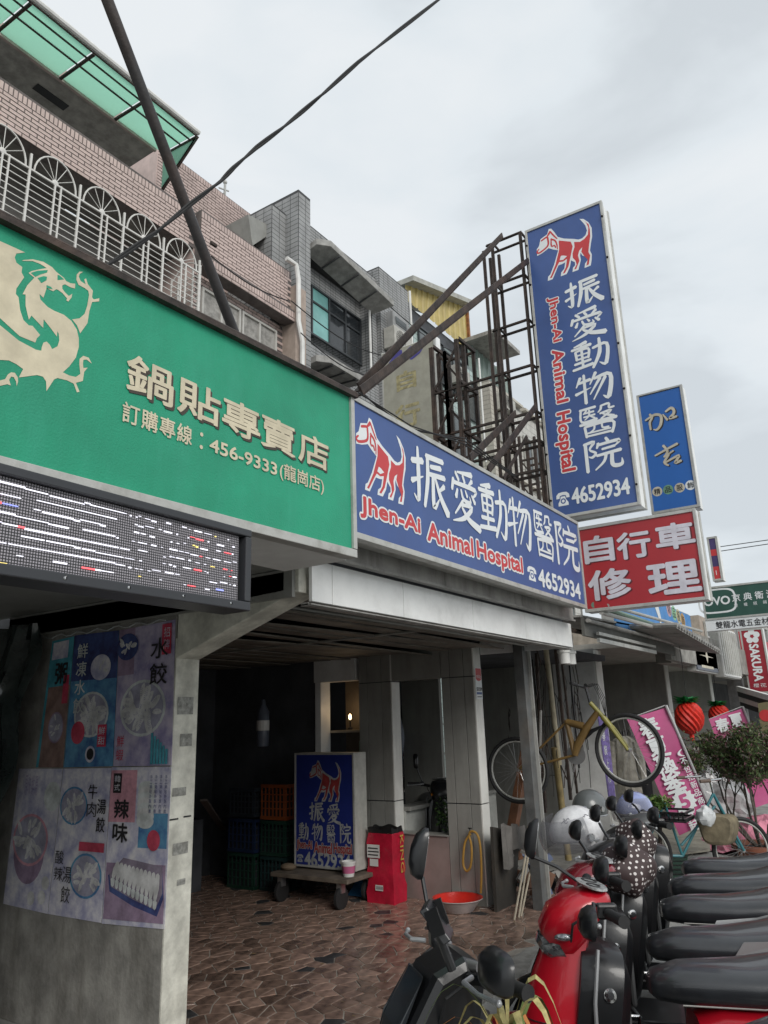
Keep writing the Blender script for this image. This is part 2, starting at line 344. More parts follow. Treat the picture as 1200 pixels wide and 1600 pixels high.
G = {
'振': [[(2,72,5),(32,79,6)],[(19,99,3),(19,60,6),(17,12,5),(5,18,1)],[(0,38,5),(32,53,1)],[(42,91,5),(92,95,5)],[(46,92,5),(44,50,6),(33,4,4)],[(54,76,4),(84,81,5)],[(48,62,4),(95,67,5)],[(60,60,5),(59,9,6),(76,26,1)],[(92,52,5),(74,38,2)],[(66,60,3),(80,30,6),(100,5,8)]],
'愛': [[(78,99,6),(28,92,2)],[(22,90,4),(32,78,4)],[(46,90,4),(52,78,4)],[(78,88,5),(64,76,2)],[(14,76,5),(8,56,4)],[(14,70,4),(88,73,5),(78,57,2)],[(26,60,3),(20,45,5)],[(38,62,3),(45,46,4),(68,45,4),(66,56,1)],[(52,64,2),(58,54,4)],[(74,60,3),(84,48,5)],[(42,42,4),(14,14,2)],[(36,34,3),(72,37,5),(44,12,5),(6,0,1)],[(38,30,3),(60,12,6),(97,2,8)]],
'動': [[(42,98,6),(8,90,2)],[(1,81,4),(54,86,5)],[(28,92,4),(28,12,4)],[(11,72,4),(13,42,4)],[(10,72,3),(46,74,4),(44,42,4)],[(14,58,2.5),(44,59,2.5)],[(14,44,3),(44,45,3)],[(6,29,4),(50,33,4)],[(0,10,4),(55,17,5)],[(58,70,4),(96,73,5),(89,8,6),(72,16,1)],[(77,99,4),(75,50,6),(54,2,4)]],
'物': [[(16,92,5),(3,62,2)],[(8,74,4),(42,79,5)],[(26,99,4),(25,1,5)],[(0,38,5),(42,51,1)],[(58,98,5),(40,62,2)],[(52,78,4),(95,80,6),(86,8,7),(71,15,1)],[(68,76,5),(38,28,2)],[(82,76,5),(46,8,2)]],
'醫': [[(5,95,3.5),(47,97,4)],[(8,94,3.5),(8,55,3.5),(48,56,4)],[(23,91,3),(14,80,2)],[(16,82,2.5),(42,83,3)],[(14,70,2.5),(44,72,3)],[(30,90,3),(28,72,3),(16,60,1.5)],[(31,70,2),(43,60,3)],[(62,96,3.5),(60,84,3.5),(52,75,1.5)],[(62,95,3),(82,97,3.5),(82,83,3.5),(95,83,3)],[(57,70,3),(86,73,4),(58,52,2.5)],[(64,67,2),(92,52,5)],[(2,45,4),(98,48,5)],[(14,36,4),(17,1,4)],[(14,36,3.5),(86,38,4.5),(83,0,4)],[(40,45,3),(38,24,3),(27,16,1.5)],[(60,45,3),(60,23,3),(76,21,3)],[(20,14,2.5),(80,15,2.5)],[(18,4,3),(82,5,3.5)]],
'院': [[(6,92,4),(33,95,5),(20,73,3),(35,58,4),(25,46,4),(15,51,.5)],[(10,94,5),(10,1,5)],[(64,101,4),(69,89,5)],[(44,87,5),(39,72,3)],[(44,82,4),(97,85,5),(86,70,2)],[(52,66,3.5),(85,69,4)],[(37,48,4),(99,53,5)],[(61,50,5),(54,26,4),(30,3,2)],[(76,50,5),(74,14,6),(84,5,6),(98,8,5),(99,26,1)]],
'加': [[(0,62,4),(20,75,5),(34,80,6),(49,70,6),(50,47,6),(44,20,6),(32,3,5),(22,8,2)],[(16,88,5),(22,70,5),(13,47,5),(13,10,4)],[(57,72,3),(68,40,5)],[(66,82,4),(84,95,6),(92,80,6),(89,62,6),(76,45,6),(98,47,5)]],
'吉': [[(3,58,4),(50,76,5),(95,92,6)],[(40,97,6),(53,66,6),(38,44,5)],[(38,44,4),(76,64,4)],[(57,51,5),(36,20,6),(50,2,4)],[(40,18,4),(95,38,6),(76,8,6),(100,13,6)]],
}
def glyph(ch, fr, rect, m_, parent, bold=1.0, **k):
    if ch in G and not k.get('plain'):
        X0, Y0, X1, Y1 = rect; sx, sy = (X1 - X0) / 100, (Y1 - Y0) / 100; sw = (sx * sy) ** .5 * bold
        mb = MB(); base = fr.tx() if k.get('d') is None else k['d']
        if k.get('shadow'):
            ms = MB(); dx, dy = k['shadow']; shb = base - .001; base = base + .0015
            for i, st in enumerate(G[ch]): brush(ms, fr, [(X0 + p[0] * sx + dx, Y0 + p[1] * sy + dy, p[2] * sw) for p in st], shb + .00008 * i)
            ms.build('letter_shadow', k['sm'], parent, fix=False)
        for i, st in enumerate(G[ch]): brush(mb, fr, [(X0 + p[0] * sx, Y0 + p[1] * sy, p[2] * sw) for p in st], base + .0001 * i)
        return mb.build('lettering', m_, parent, fix=False)
    k.pop('plain', None); return text(ch, fr, rect, m_, parent, **k)

# dog emblem, traced once in the plane of the long blue sign and reused in unit coordinates
_DS = [(262,125),(300,160),(340,280),(385,440),(470,570),(600,720),(660,800),(710,830),(755,810),(775,740),(760,620),(720,490),(690,400),(740,460),(800,600),(835,750),(835,930),(815,1050),(800,1180),(820,1280),(815,1380),(800,1490),(720,1465),(730,1380),(765,1340),(760,1270),(700,1180),(680,1100),(672,1150),(680,1250),(640,1425),(560,1395),(570,1310),(600,1290),(600,1220),(550,1130),(530,1250),(480,1360),(395,1330),(405,1250),(450,1215),(470,1090),(430,1085),(370,1060),(275,1280),(200,1250),(210,1160),(245,1140),(310,980),(380,730),(310,640),(245,540),(150,548),(62,530),(62,370),(100,340),(130,210),(235,215)]
_DF = [(395,530),(560,735),(582,860),(555,1000),(510,1220),(455,1315),(425,1300),(475,1200),(495,1040),(440,1045),(385,1000),(350,1060),(262,1240),(232,1220),(260,1170),(330,1000),(395,730)]
_DN = [(415,892),(450,920),(500,985),(440,1008),(392,965)]
_DH = [(605,790),(680,870),(740,870),(785,830),(795,700),(770,570),(745,500),(800,640),(812,760),(812,900),(790,1080),(780,1190),(800,1280),(775,1445),(745,1440),(765,1330),(720,1200),(690,1090),(705,1010),(665,1040),(645,1120),(660,1250),(610,1380),(585,1360),(620,1290),(610,1200),(575,1100),(575,1000),(605,900)]
_DB = [[(140,262,14),(225,268,16),(240,330,16),(242,450,16),(200,492,16),(95,495,16),(66,440,14),(98,405,10)],[(275,185,6),(262,230,20),(225,270,10)],[(280,205,14),(330,350,13),(375,470,8)],[(290,370,10),(285,510,14),(300,560,10)],[(285,380,14),(345,480,14),(368,600,12),(372,700,6)],[(295,560,10),(330,570,12),(350,640,10)]]
_F0 = sign_y(2.25)
def _dpx(p): return _F0.px(550 + p[0] / 10, 640 + p[1] / 10)
_a = [_dpx(p) for p in _DS]; _dx0, _dx1 = min(p[0] for p in _a), max(p[0] for p in _a); _dy0, _dy1 = min(p[1] for p in _a), max(p[1] for p in _a)
def _unit(p): x, y = _dpx(p[:2]); return ((x - _dx0) / (_dx1 - _dx0), (y - _dy0) / (_dy1 - _dy0))
def dog(fr, rect, parent, white, red, shear=0):
    X0, Y0, X1, Y1 = rect; w_, h_ = X1 - X0, Y1 - Y0
    def T(pts): return [(X0 + w_ * u[0], Y0 + h_ * (u[1] + shear * u[0])) for u in map(_unit, pts)]
    poly(fr, T(_DS), white, parent, 'dog_outline'); poly(fr, T(_DF), red, parent, 'dog_emblem'); poly(fr, T(_DH), red, parent, 'dog_emblem'); poly(fr, T(_DN), white, parent, 'dog_emblem')
    mb = MB(); d = fr.lay()
    for i, st in enumerate(_DB):
        q = T(st); brush(mb, fr, [(a[0], a[1], s_[2] / 780 * w_ * .8) for a, s_ in zip(q, st)], d + .0002 * i)
    mb.build('dog_emblem', red, parent, fix=False)
def arc(c, r, a0, a1, n=16): return [(c[0] + r * math.cos(a0 + (a1 - a0) * i / n), c[1] + r * math.sin(a0 + (a1 - a0) * i / n)) for i in range(n + 1)]
def disc(fr, c, r, m_, parent, name='disc', sy=1, n=24, d=None): return poly(fr, [(c[0] + r * math.cos(6.28318 * i / n), c[1] + r * sy * math.sin(6.28318 * i / n)) for i in range(n)], m_, parent, name, d)
def ring_poly(fr, c, rx, ry, t, m_, parent, name='ring', n=28, e=2):
    mb = MB(); d = fr.lay(); vs = []
    for q in (0, 1):
        for i in range(n):
            th = 6.28318530718 * i / n; co, si = math.cos(th), math.sin(th); a = math.copysign(abs(co) ** (2 / e), co) * (rx - q * t); b = math.copysign(abs(si) ** (2 / e), si) * (ry - q * t)
            vs.append(fr.at(c[0] + a, c[1] + b, d))
    mb.add(vs, [(i, (i + 1) % n, n + (i + 1) % n, n + i) for i in range(n)]); return mb.build(name, m_, parent, fix=False)
def phone(fr, rect, m_, bgm, parent):   # telephone symbol
    X0, Y0, X1, Y1 = rect; w_, h_ = X1 - X0, Y1 - Y0
    T = lambda q: [(X0 + w_ * a, Y0 + h_ * b) for a, b in q]
    poly(fr, T([(0,.55),(.02,.8),(.2,.97),(.5,1),(.8,.97),(.98,.8),(1,.55),(.76,.55),(.72,.74),(.5,.78),(.28,.74),(.24,.55)]), m_, parent, 'phone_symbol')
    poly(fr, T([(.12,0),(.88,0),(.88,.2),(.72,.45),(.66,.68),(.34,.68),(.28,.45),(.12,.2)]), m_, parent, 'phone_symbol')
    disc(fr, (X0 + w_ * .5, Y0 + h_ * .34), w_ * .2, bgm, parent, 'phone_symbol', sy=h_ / w_); disc(fr, (X0 + w_ * .5, Y0 + h_ * .34), w_ * .11, m_, parent, 'phone_symbol', sy=h_ / w_)
# ================================================================ SETTING
def struct(o): o['kind'] = 'structure'; return o
g = MB(); g.add([(-150, -150, 0), (250, -150, 0), (250, 150, 0), (-150, 150, 0)], [(0, 1, 2, 3)])
struct(g.build('street_ground', M['ground'], fix=False))
C1, C1b, C2, C2b = 3.05, 3.225, 6.88, 7.04     # party walls of the hospital bay
YF = 3.52                                       # line of the arcade pillars
PAVE_Y0 = 2.70
floor = MB().box(C1b - .17, 7.9, PAVE_Y0, 9.0, -.1, .012).build('arcade_floor', M['grout']); struct(floor)

# crazy paving: irregular cells, the grout stands between them
def voronoi_cells(x0, x1, y0, y1, s, seed):
    rnd = random.Random(seed); pts = {}
    nx, ny = int((x1 - x0) / s) + 3, int((y1 - y0) / s) + 3
    for i in range(-1, nx):
        for j in range(-1, ny):
            sxx = .5 * (j % 2)
            pts[(i, j)] = (x0 + (i + sxx + rnd.uniform(-.49, .49)) * s, y0 + (j + rnd.uniform(-.49, .49)) * s * .82)
    cells = []
    for (i, j), p in pts.items():
        if not (x0 < p[0] < x1 and y0 < p[1] < y1): continue
        pg = [(p[0] - s * 1.6, p[1] - s * 1.6), (p[0] + s * 1.6, p[1] - s * 1.6), (p[0] + s * 1.6, p[1] + s * 1.6), (p[0] - s * 1.6, p[1] + s * 1.6)]
        for a in range(-2, 3):
            for b in range(-2, 3):
                q = pts.get((i + a, j + b))
                if q is None or q == p: continue
                mxx, myy = (p[0] + q[0]) / 2, (p[1] + q[1]) / 2; nx_, ny_ = q[0] - p[0], q[1] - p[1]; ln = math.hypot(nx_, ny_); nx_ /= ln; ny_ /= ln
                mxx -= nx_ * .0045; myy -= ny_ * .0045
                new = []
                for k in range(len(pg)):
                    A, B = pg[k], pg[(k + 1) % len(pg)]; da = (A[0] - mxx) * nx_ + (A[1] - myy) * ny_; db = (B[0] - mxx) * nx_ + (B[1] - myy) * ny_
                    if da <= 0: new.append(A)
                    if da * db < 0: t = da / (da - db); new.append((A[0] + (B[0] - A[0]) * t, A[1] + (B[1] - A[1]) * t))
                pg = new
                if len(pg) < 3: break
            if len(pg) < 3: break
        if len(pg) >= 3: cells.append((p, pg))
    return cells
cells = voronoi_cells(C1b + .02, 7.85, PAVE_Y0 + .03, 8.7, .138, 5)
def stone_mb(p, pg, rnd, o=(0, 0)):
    n = len(pg); top = .012 + rnd.uniform(.003, .006); c = 0.95; tx, ty = rnd.uniform(-.008, .008), rnd.uniform(-.008, .008); vs = []
    for q in pg: vs.append((q[0] - o[0], q[1] - o[1], -.0))
    for q in pg: vs.append((q[0] - o[0], q[1] - o[1], top - .0018))
    for q in pg:
        x, y = p[0] + (q[0] - p[0]) * c, p[1] + (q[1] - p[1]) * c; vs.append((x - o[0], y - o[1], top + tx * (x - p[0]) + ty * (y - p[1])))
    fs = [tuple(range(2 * n, 3 * n))] + [(i, (i + 1) % n, n + (i + 1) % n, n + i) for i in range(n)] + [(n + i, n + (i + 1) % n, 2 * n + (i + 1) % n, 2 * n + i) for i in range(n)]
    return vs, fs
rnd = random.Random(3); vis = []
for p, pg in cells:
    c = RM.transposed() @ (Vector((p[0], p[1], 0)) - EYE)
    u, v = 600 + FPX * c.x / c.z, 800 + FPX * c.y / c.z
    vis.append((0 if (255 < u < 900 and 1250 < v < 1640) else 1, c.z, p, pg))
vis.sort(key=lambda t: (t[0], t[1]))
rest = MB()
for i, (_, _, p, pg) in enumerate(vis):
    dark = rnd.random() < .045
    vs_, fs_ = stone_mb(p, pg, rnd, (0, 0) if i >= 296 else p)
    if i < 296:
        me = bpy.data.meshes.new('stone'); me.from_pydata(vs_, [], fs_); me.materials.append(M['stone_dark'] if dark else M['stone']); me.update()
        place('stone', me, floor, loc=(p[0], p[1], 0))
    else: rest.add(vs_, fs_, 1 if dark else 0)
rest.build('stone_paving', [M['stone'], M['stone_dark']], floor, kind='stuff', fix=False)
# concrete slab joints and edge strip before the paving
st = MB().box(2.6, 13, PAVE_Y0 - .22, PAVE_Y0 - .002, -.05, .010).build('kerb_strip', M['concrete']); struct(st)
st = MB()
st.box(7.9, 60, PAVE_Y0, 9, -.05, .012)
struct(st.build('arcade_pavement', M['concrete']))

# ================================================================ ARCADE BUILDING (ground floor of the animal hospital)
arc_b = thing('arcade_building', 'arcade shopfront with white panel canopy over the dark brown paved passage', 'building', (C1, YF, 0))
# party wall with the posters, its end face towards the street
box_part('party_wall', M['concrete'], arc_b, C1, C1b, YF + .012, 9, 0, 2.45, .006)
box_part('wall_end', M['pillar_face'], arc_b, C1 - .002, C1b + .002, YF, YF + .011, 0, 2.22)
for (z_, h_, x_, w_) in ((1.78, .10, .02, .12), (1.60, .07, .05, .09), (1.33, .045, .01, .1), (1.02, .06, .03, .11), (.86, .03, .07, .06)):
    box_part('sticker_residue', mat('residue%d' % int(z_ * 10), (.34 + .2 * (z_ % .3), .34 + .2 * (z_ % .3), .31 + .2 * (z_ % .3)), .8, var=.3, scale=30, grime=.6, gscale=20), arc_b, C1 + x_, C1 + x_ + w_, YF - .0035, YF - .0025, z_, z_ + h_)
MB().box(C1 - .002, C1 + .06, YF - .004, YF - .0021, 1.205, 1.213).box(C1 + .1, C1 + .155, YF - .004, YF - .0021, 1.21, 1.218).build('black_mark', M['black'], arc_b, kind='stuff')
# haunch beam rising towards the street
a = [(C1 - .004, YF + .01, 2.14), (C1 - .004, 2.62, 2.44), (C1 - .004, 2.42, 2.42), (C1 - .004, 2.42, 2.66), (C1 - .004, YF + .01, 2.66)]
a = [(C1 - .004, YF, 2.10), (C1 - .004, 2.62, 2.385), (C1 - .004, 2.575, 2.385), (C1 - .004, 2.575, 2.66), (C1 - .004, YF, 2.66)]
MB().prism(a, (.18, 0, 0)).build('haunch_beam', M['pillar_face'], arc_b, bevel=.006)
# soffit boards, some sagging
sb_r = random.Random(11); y = 2.60; k = 0
while y < 7.6:
    w_ = sb_r.uniform(.24, .34); s0, s1 = sb_r.uniform(0, .022), sb_r.uniform(0, .022)
    if k in (1, 3, 6): s0 += .055
    if k in (2, 5): s1 += .03
    zb = 2.405
    mb = MB(); mb.add([(C1b, y, zb - s0), (C2, y, zb - s1), (C2, y + w_ - .012, zb - s1 * .3), (C1b, y + w_ - .012, zb - s0 * .2), (C1b, y, zb + .012 - s0), (C2, y, zb + .012 - s1), (C2, y + w_ - .012, zb + .012 - s1 * .3), (C1b, y + w_ - .012, zb + .012 - s0 * .2)],
        [(0, 3, 2, 1), (4, 5, 6, 7), (0, 1, 5, 4), (1, 2, 6, 5), (2, 3, 7, 6), (3, 0, 4, 7)])
    mb.build('soffit_board', M['soffit'], arc_b); y += w_; k += 1
box_part('roof_slab', M['dark_wall'], arc_b, C1b, 7.1, 2.62, 7.6, 2.47, 2.66)
# fascia panels
fx = [C1 + .04, C1 + .22, 4.01, 4.97, 5.93, 7.03]
for i in range(5): box_part('fascia_panel', M['white_panel'], arc_b, fx[i] + .002, fx[i + 1] - .003, 2.52, 2.545, 2.335, 2.56, .003)
box_part('fascia_panel', M['white_panel'], arc_b, 7.005, 7.03, 2.55, 3.5, 2.335, 2.56, .003)
MB().box(C1 + .04, 7.03, 2.548, 2.60, 2.315, 2.333).box(C1 + .04, 7.03, 2.525, 2.60, 2.318, 2.325).build('drip_edge', M['gutter'], arc_b)
MB().tube([(C1 + .3, 2.9, 2.37), (5.0, 2.88, 2.375), (6.8, 2.9, 2.37)], .012, 8).tube([(5.0, 2.88, 2.375), (5.0, 4.2, 2.37), (5.02, 6.8, 2.37)], .010, 8).build('conduit', M['gray_panel'], arc_b)
# grey box gutter under the long sign
for (xa, xb) in ((3.16, 4.42), (4.425, 5.72), (5.725, 6.90)): MB().box(xa, xb, 2.44, 2.515, 2.575, 2.80).build('gutter_box', M['gutter'], arc_b, bevel=.005)
MB().box(3.16, 6.9, 2.425, 2.439, 2.563, 2.578).build('gutter_lip', M['gutter'], arc_b)
# portal wall towards the bicycle shop: near pillar, inner pillar, lintel, knee wall
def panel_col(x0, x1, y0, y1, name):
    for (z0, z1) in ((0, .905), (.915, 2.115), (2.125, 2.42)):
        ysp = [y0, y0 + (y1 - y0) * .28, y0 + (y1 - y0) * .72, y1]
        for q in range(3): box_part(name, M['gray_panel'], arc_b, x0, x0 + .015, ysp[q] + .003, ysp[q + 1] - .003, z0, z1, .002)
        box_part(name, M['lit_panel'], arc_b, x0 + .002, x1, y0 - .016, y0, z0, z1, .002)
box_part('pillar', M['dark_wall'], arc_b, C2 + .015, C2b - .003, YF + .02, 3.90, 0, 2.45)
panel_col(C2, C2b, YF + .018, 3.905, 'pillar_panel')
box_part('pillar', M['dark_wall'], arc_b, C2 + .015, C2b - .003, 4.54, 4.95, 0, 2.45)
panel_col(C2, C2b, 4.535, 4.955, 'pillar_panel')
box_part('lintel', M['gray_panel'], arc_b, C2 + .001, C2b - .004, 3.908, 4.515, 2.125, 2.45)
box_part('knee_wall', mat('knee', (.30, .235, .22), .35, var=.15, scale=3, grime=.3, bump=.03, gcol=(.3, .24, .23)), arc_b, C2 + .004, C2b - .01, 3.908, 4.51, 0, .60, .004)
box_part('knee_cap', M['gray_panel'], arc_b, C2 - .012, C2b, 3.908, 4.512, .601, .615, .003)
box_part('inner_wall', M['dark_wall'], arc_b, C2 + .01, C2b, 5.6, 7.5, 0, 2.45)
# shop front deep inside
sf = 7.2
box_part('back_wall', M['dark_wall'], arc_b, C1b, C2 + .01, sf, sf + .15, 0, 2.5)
for (xa, xb) in ((3.3, 4.1), (4.2, 5.0), (5.1, 5.9)):
    fr_ = MB(); t = .045
    fr_.box(xa, xa + t, sf - .05, sf - .005, .05, 2.1).box(xb - t, xb, sf - .05, sf - .005, .05, 2.1).box(xa + t, xb - t, sf - .05, sf - .005, 2.05, 2.1).box(xa + t, xb - t, sf - .05, sf - .005, .05, .12).box(xa + t, xb - t, sf - .05, sf - .005, .95, 1.0)
    d_ = fr_.build('door_frame', mat('doorframe', (.16, .17, .17), .4, metal=.3), arc_b)
    box_part('pane', M['glass_dark'], d_, xa + t, xb - t, sf - .035, sf - .025, .12, 2.05)
# lit display window at the side, seen past the inner pillar
p = PX(537, 1020, 6.95); q = PX(573, 1050, 6.95)
wy0, wy1 = 4.99, 5.58
box_part('window_head', M['white_panel'], arc_b, C2 - .01, C2b, wy0, wy1, 2.16, 2.40)
box_part('window_post', M['white_panel'], arc_b, C2 - .012, C2b, wy1 - .10, wy1 - .02, .95, 2.158)
box_part('window_sill', M['dark_wall'], arc_b, C2 - .02, C2b, wy0, wy1 - .1, .85, .95)
box_part('niche_wall', mat('niche', (.16, .13, .10), .7), arc_b, C2b + .30, C2b + .32, wy0, wy1 - .1, .95, 2.2)
box_part('niche_shelf', mat('shelfw', (.5, .42, .32), .5), arc_b, C2b, C2b + .30, wy0, wy1 - .1, 1.60, 1.625)
box_part('niche_panel', mat('nichegreen', (.22, .34, .24), .4), arc_b, C2b + .28, C2b + .299, wy0 + .05, wy1 - .3, 1.1, 1.5)

lampb = thing('wall_lamp', 'small glowing warm lamp on the shelf of the lit window behind the grey pillar', 'lamp', (7.18, 5.30, 1.75))
MB().lathe([(.03, -.12), (.03, -.10), (.008, -.09), (.008, 0)], (7.18, 5.30, 1.75), 12).build('lamp_base', M['black'], lampb)
MB().ball((7.18, 5.30, 1.77), (.018, .018, .035), 10).build('bulb', mat('bulb', (1, .72, .35), .5, var=0, bump=0, emit=5), lampb)
pl_ = bpy.data.lights.new('lamp_light', 'POINT'); pl_.energy = .5; pl_.color = (1, .7, .4); pl_.shadow_soft_size = .05
po = bpy.data.objects.new('lamp_light', pl_); COL.objects.link(po); po.location = (7.12, 5.28, 1.86)

# ---------------------------------------------------------------- left shop: its arcade ceiling, back wall, roof edge
lb = thing('dumpling_shop', 'shaded arcade of the dumpling shop under the green sign', 'building', (0, 5, 0))
box_part('ceiling', M['gray_panel'], lb, -4, C1 - .002, 2.45, 8, 2.52, 2.64)
box_part('back_wall', M['dark_wall'], lb, -4, C1 - .002, 6.6, 6.7, 0, 2.52)
box_part('side_wall', M['dark_wall'], lb, -4.1, -4.001, 2.5, 6.6, 0, 2.52)
# cross beam behind the screen, grey panel between beam and party wall
box_part('cross_panel', M['gray_panel'], lb, C1 - .03, C1 - .004, 2.6, 5.3, 2.36, 2.515)
MB().prism([(C1 - .03, YF, 2.37), (C1 - .03, 2.66, 2.40), (C1 - .03, 2.66, 2.5), (C1 - .03, 5.3, 2.5), (C1 - .03, 5.3, 2.37)], (.02, 0, 0)).build('side_panel', mat('bluegray', (.10, .125, .125), .5, grime=.4, bump=.05), lb)
# dark vinyl curtain hanging deeper in the shop
cv = thing('vinyl_curtain', 'dark glossy vinyl sheet hanging beside the dumpling posters', 'curtain', (2.85, 4.9, 1.2))
mb = MB(); nx, nz = 26, 22; vs_ = []
for j in range(nz + 1):
    for i in range(nx + 1):
        a = i / nx; z = 2.42 - 2.3 * j / nz; y_ = 4.72 + .35 * (j / nz) + a * 1.1
        x_ = 2.88 + .03 * math.sin(a * 21 + j * .35) + .018 * math.sin(a * 50 + j * .8) * (1.6 if j < 5 else .6) + .03 * math.sin(j * .9 + a * 4)
        vs_.append((x_, y_, z))
mb.add(vs_, [(j * (nx + 1) + i, j * (nx + 1) + i + 1, (j + 1) * (nx + 1) + i + 1, (j + 1) * (nx + 1) + i) for j in range(nz) for i in range(nx)])
mb.build('vinyl_sheet', mat('vinyl', (.03, .04, .038), .09, var=.3, bump=.12, bscale=9, spec=.8), cv, smooth=True, fix=False)
rest_ = MB()
rest_.box(2.2, 2.95, 5.0, 5.9, 0, .14).box(2.35, 2.9, 4.75, 5.0, 0, .10)
tag(rest_.build('concrete_step', M['concrete'], bevel=.01), 'low worn concrete step at the foot of the poster wall', 'step')
for (x0_, y0_, x1_, y1_) in ((2.72, 4.3, 3.0, 4.9), (2.9, 3.9, 3.02, 4.2)):
    pass
# ================================================================ POSTERS on the party wall (face towards -X)
FP = sign_x(C1 - .004)
PC = {k: mat('poster_' + k, c, .25, var=.24, scale=9, grime=.25, bump=.12, bscale=14, gcol=(.16, .17, .2), **({'col2': dict(lilac=(.30, .27, .46), pale=(.40, .40, .58), blue=(.07, .16, .36), navy=(.05, .05, .14))[k]} if k in ('lilac', 'pale', 'blue', 'navy') else {})) for k, c in dict(navy=(0.07, 0.11, 0.30), lilac=(0.57, 0.51, 0.63), blue=(0.14, 0.38, 0.57), pale=(0.80, 0.78, 0.80), pink=(0.80, 0.41, 0.49), mauve=(0.41, 0.30, 0.43), teal=(0.11, 0.43, 0.54), dumpling=(0.80, 0.80, 0.80), plate=(0.76, 0.80, 0.80), red=(0.70, 0.08, 0.14), brown=(0.35, 0.23, 0.20), wood=(0.32, 0.27, 0.35), bowl=(0.46, 0.45, 0.57)).items()}
def poster(corners, label, base):
    """corners: photo pixels of the four corners (tl, tr, br, bl) on the wall plane"""
    FP.k = 0
    q = [FP.px(*c) for c in corners]; c = FP.at(sum(a[0] for a in q) / 4, sum(a[1] for a in q) / 4)
    t = thing('poster', label, 'poster', c, 'dumpling posters on the party wall')
    MB().prism([FP.at(a[0], a[1], -.0014) for a in q], FP.n * .0018).build('sheet', PC[base], t)
    def at(a, b):   # a: 0..1 left-right, b: 0..1 top-bottom
        top = Vector(q[0]).lerp(Vector(q[1]), a); bot = Vector(q[3]).lerp(Vector(q[2]), a); return top.lerp(bot, b)
    t['w'] = (Vector(q[1]) - Vector(q[0])).length
    return t, at
def dumpling(fr, c, r, ang, mats, parent, mbs):
    co, si = math.cos(ang), math.sin(ang); pts = []
    for i in range(9): th = math.pi * i / 8; pts.append((r * math.cos(th), r * .55 * math.sin(th)))
    pts += [(-r * .6, -r * .18), (0, -r * .26), (r * .6, -r * .18)]
    d = fr.lay() * 1.0; mbs[0].add([fr.at(c[0] + x * co - y * si, c[1] + x * si + y * co, d) for x, y in pts], [tuple(range(len(pts)))])
    for kk in range(5):
        a = -0.6 + kk * .3; brush(mbs[1], fr, [(c[0] + (x * co - y * si), c[1] + (x * si + y * co), r * .035) for x, y in ((math.sin(a) * r * .8, math.cos(a) * r * .5), (math.sin(a) * r * .55, math.cos(a) * r * .2))], d + .0002)
def food(at, t, cx, cy, rx, n, plate, seed, ysc=.8, base='dumpling', rings=2, rim=True):
    rr = random.Random(seed); w_ = t['w']; c = at(cx, cy); FP.k += 1
    disc(FP, c, rx * w_, PC[plate], t, 'plate_print', sy=ysc)
    if rim: disc(FP, c, rx * w_ * .90, PC['bowl'], t, 'plate_print', sy=ysc)
    m1, m2 = MB(), MB()
    for i in range(n):
        a = rr.uniform(0, 6.28); r = rx * w_ * .74 * (i / n) ** .5
        dumpling(FP, (c[0] + r * math.cos(a), c[1] + r * ysc * math.sin(a)), rx * w_ * rr.uniform(.2, .28), a + rr.uniform(-.5, .5), None, t, (m1, m2))
    m1.build('dumpling_print', [PC[base]], t, fix=False, kind='stuff'); m2.build('dumpling_print', PC['bowl'], t, fix=False, kind='stuff')
def ptxt(s, at, t, x0, y0, x1, y1, m_, vertical=True, **k):
    a, b = at(x0, y1), at(x1, y0); r = (min(a.x, b.x), min(a.y, b.y), max(a.x, b.x), max(a.y, b.y)); row(s, FP, r, m_, t, vertical=vertical, **k)
def prect(at, t, x0, y0, x1, y1, m_, name='colour_block'):
    poly(FP, [tuple(at(x0, y1)), tuple(at(x1, y1)), tuple(at(x1, y0)), tuple(at(x0, y0))], m_, t, name)
IK = PC['navy']
t, at = poster([(187, 985), (274, 968), (268, 1196), (177, 1197)], 'pale boiled dumpling poster with large black writing, top right of the wall', 'lilac')
prect(at, t, 0, 0, .3, .35, PC['mauve']); food(at, t, .48, .60, .40, 34, 'plate', 1); food(at, t, .18, .14, .2, 9, 'navy', 2, rim=False)
for i in range(6): prect(at, t, .66 + i * .05, .80 + i * .022 - .02, .70 + i * .05, .99, PC['teal'])
ptxt('水餃', at, t, .60, .10, .92, .46, M['print_black'], off=.01); prect(at, t, .80, .02, .96, .24, PC['red']); ptxt('招牌', at, t, .83, .04, .94, .21, PC['pale'], off=0); ptxt('鮮蝦', at, t, .06, .78, .2, .97, PC['red'])
t, at = poster([(117, 993), (186, 985), (176, 1197), (100, 1199)], 'dark blue dumpling poster with small dipping saucer, top middle of the wall', 'blue')
prect(at, t, 0, 0, 1, .36, PC['navy']); food(at, t, .5, .62, .38, 30, 'plate', 3); food(at, t, .66, .27, .22, 3, 'pale', 4, rim=False)
disc(FP, at(.55, .91), .05, PC['pale'], t, 'saucer_print'); disc(FP, at(.55, .91), .035, M['print_black'], t, 'saucer_print'); disc(FP, at(.26, .75), .07, PC['red'], t, 'saucer_print')
ptxt('鮮凍水餃', at, t, .12, .06, .36, .62, PC['plate'], off=.01); prect(at, t, .68, .70, .86, .86, PC['red']); ptxt('鮮甜', at, t, .70, .71, .84, .85, PC['pale'])
t, at = poster([(82, 1002), (116, 994), (99, 1199), (56, 1199)], 'narrow poster with red seal and dark plate, top left of the wall', 'teal')
prect(at, t, .1, .38, 1, 1, PC['brown']); food(at, t, .58, .7, .34, 7, 'mauve', 5, ysc=1.2); ptxt('粥', at, t, .35, .18, .85, .38, M['print_black'], off=.02); prect(at, t, .72, .3, .95, .52, PC['red']); prect(at, t, .1, .02, .8, .16, PC['pale'])
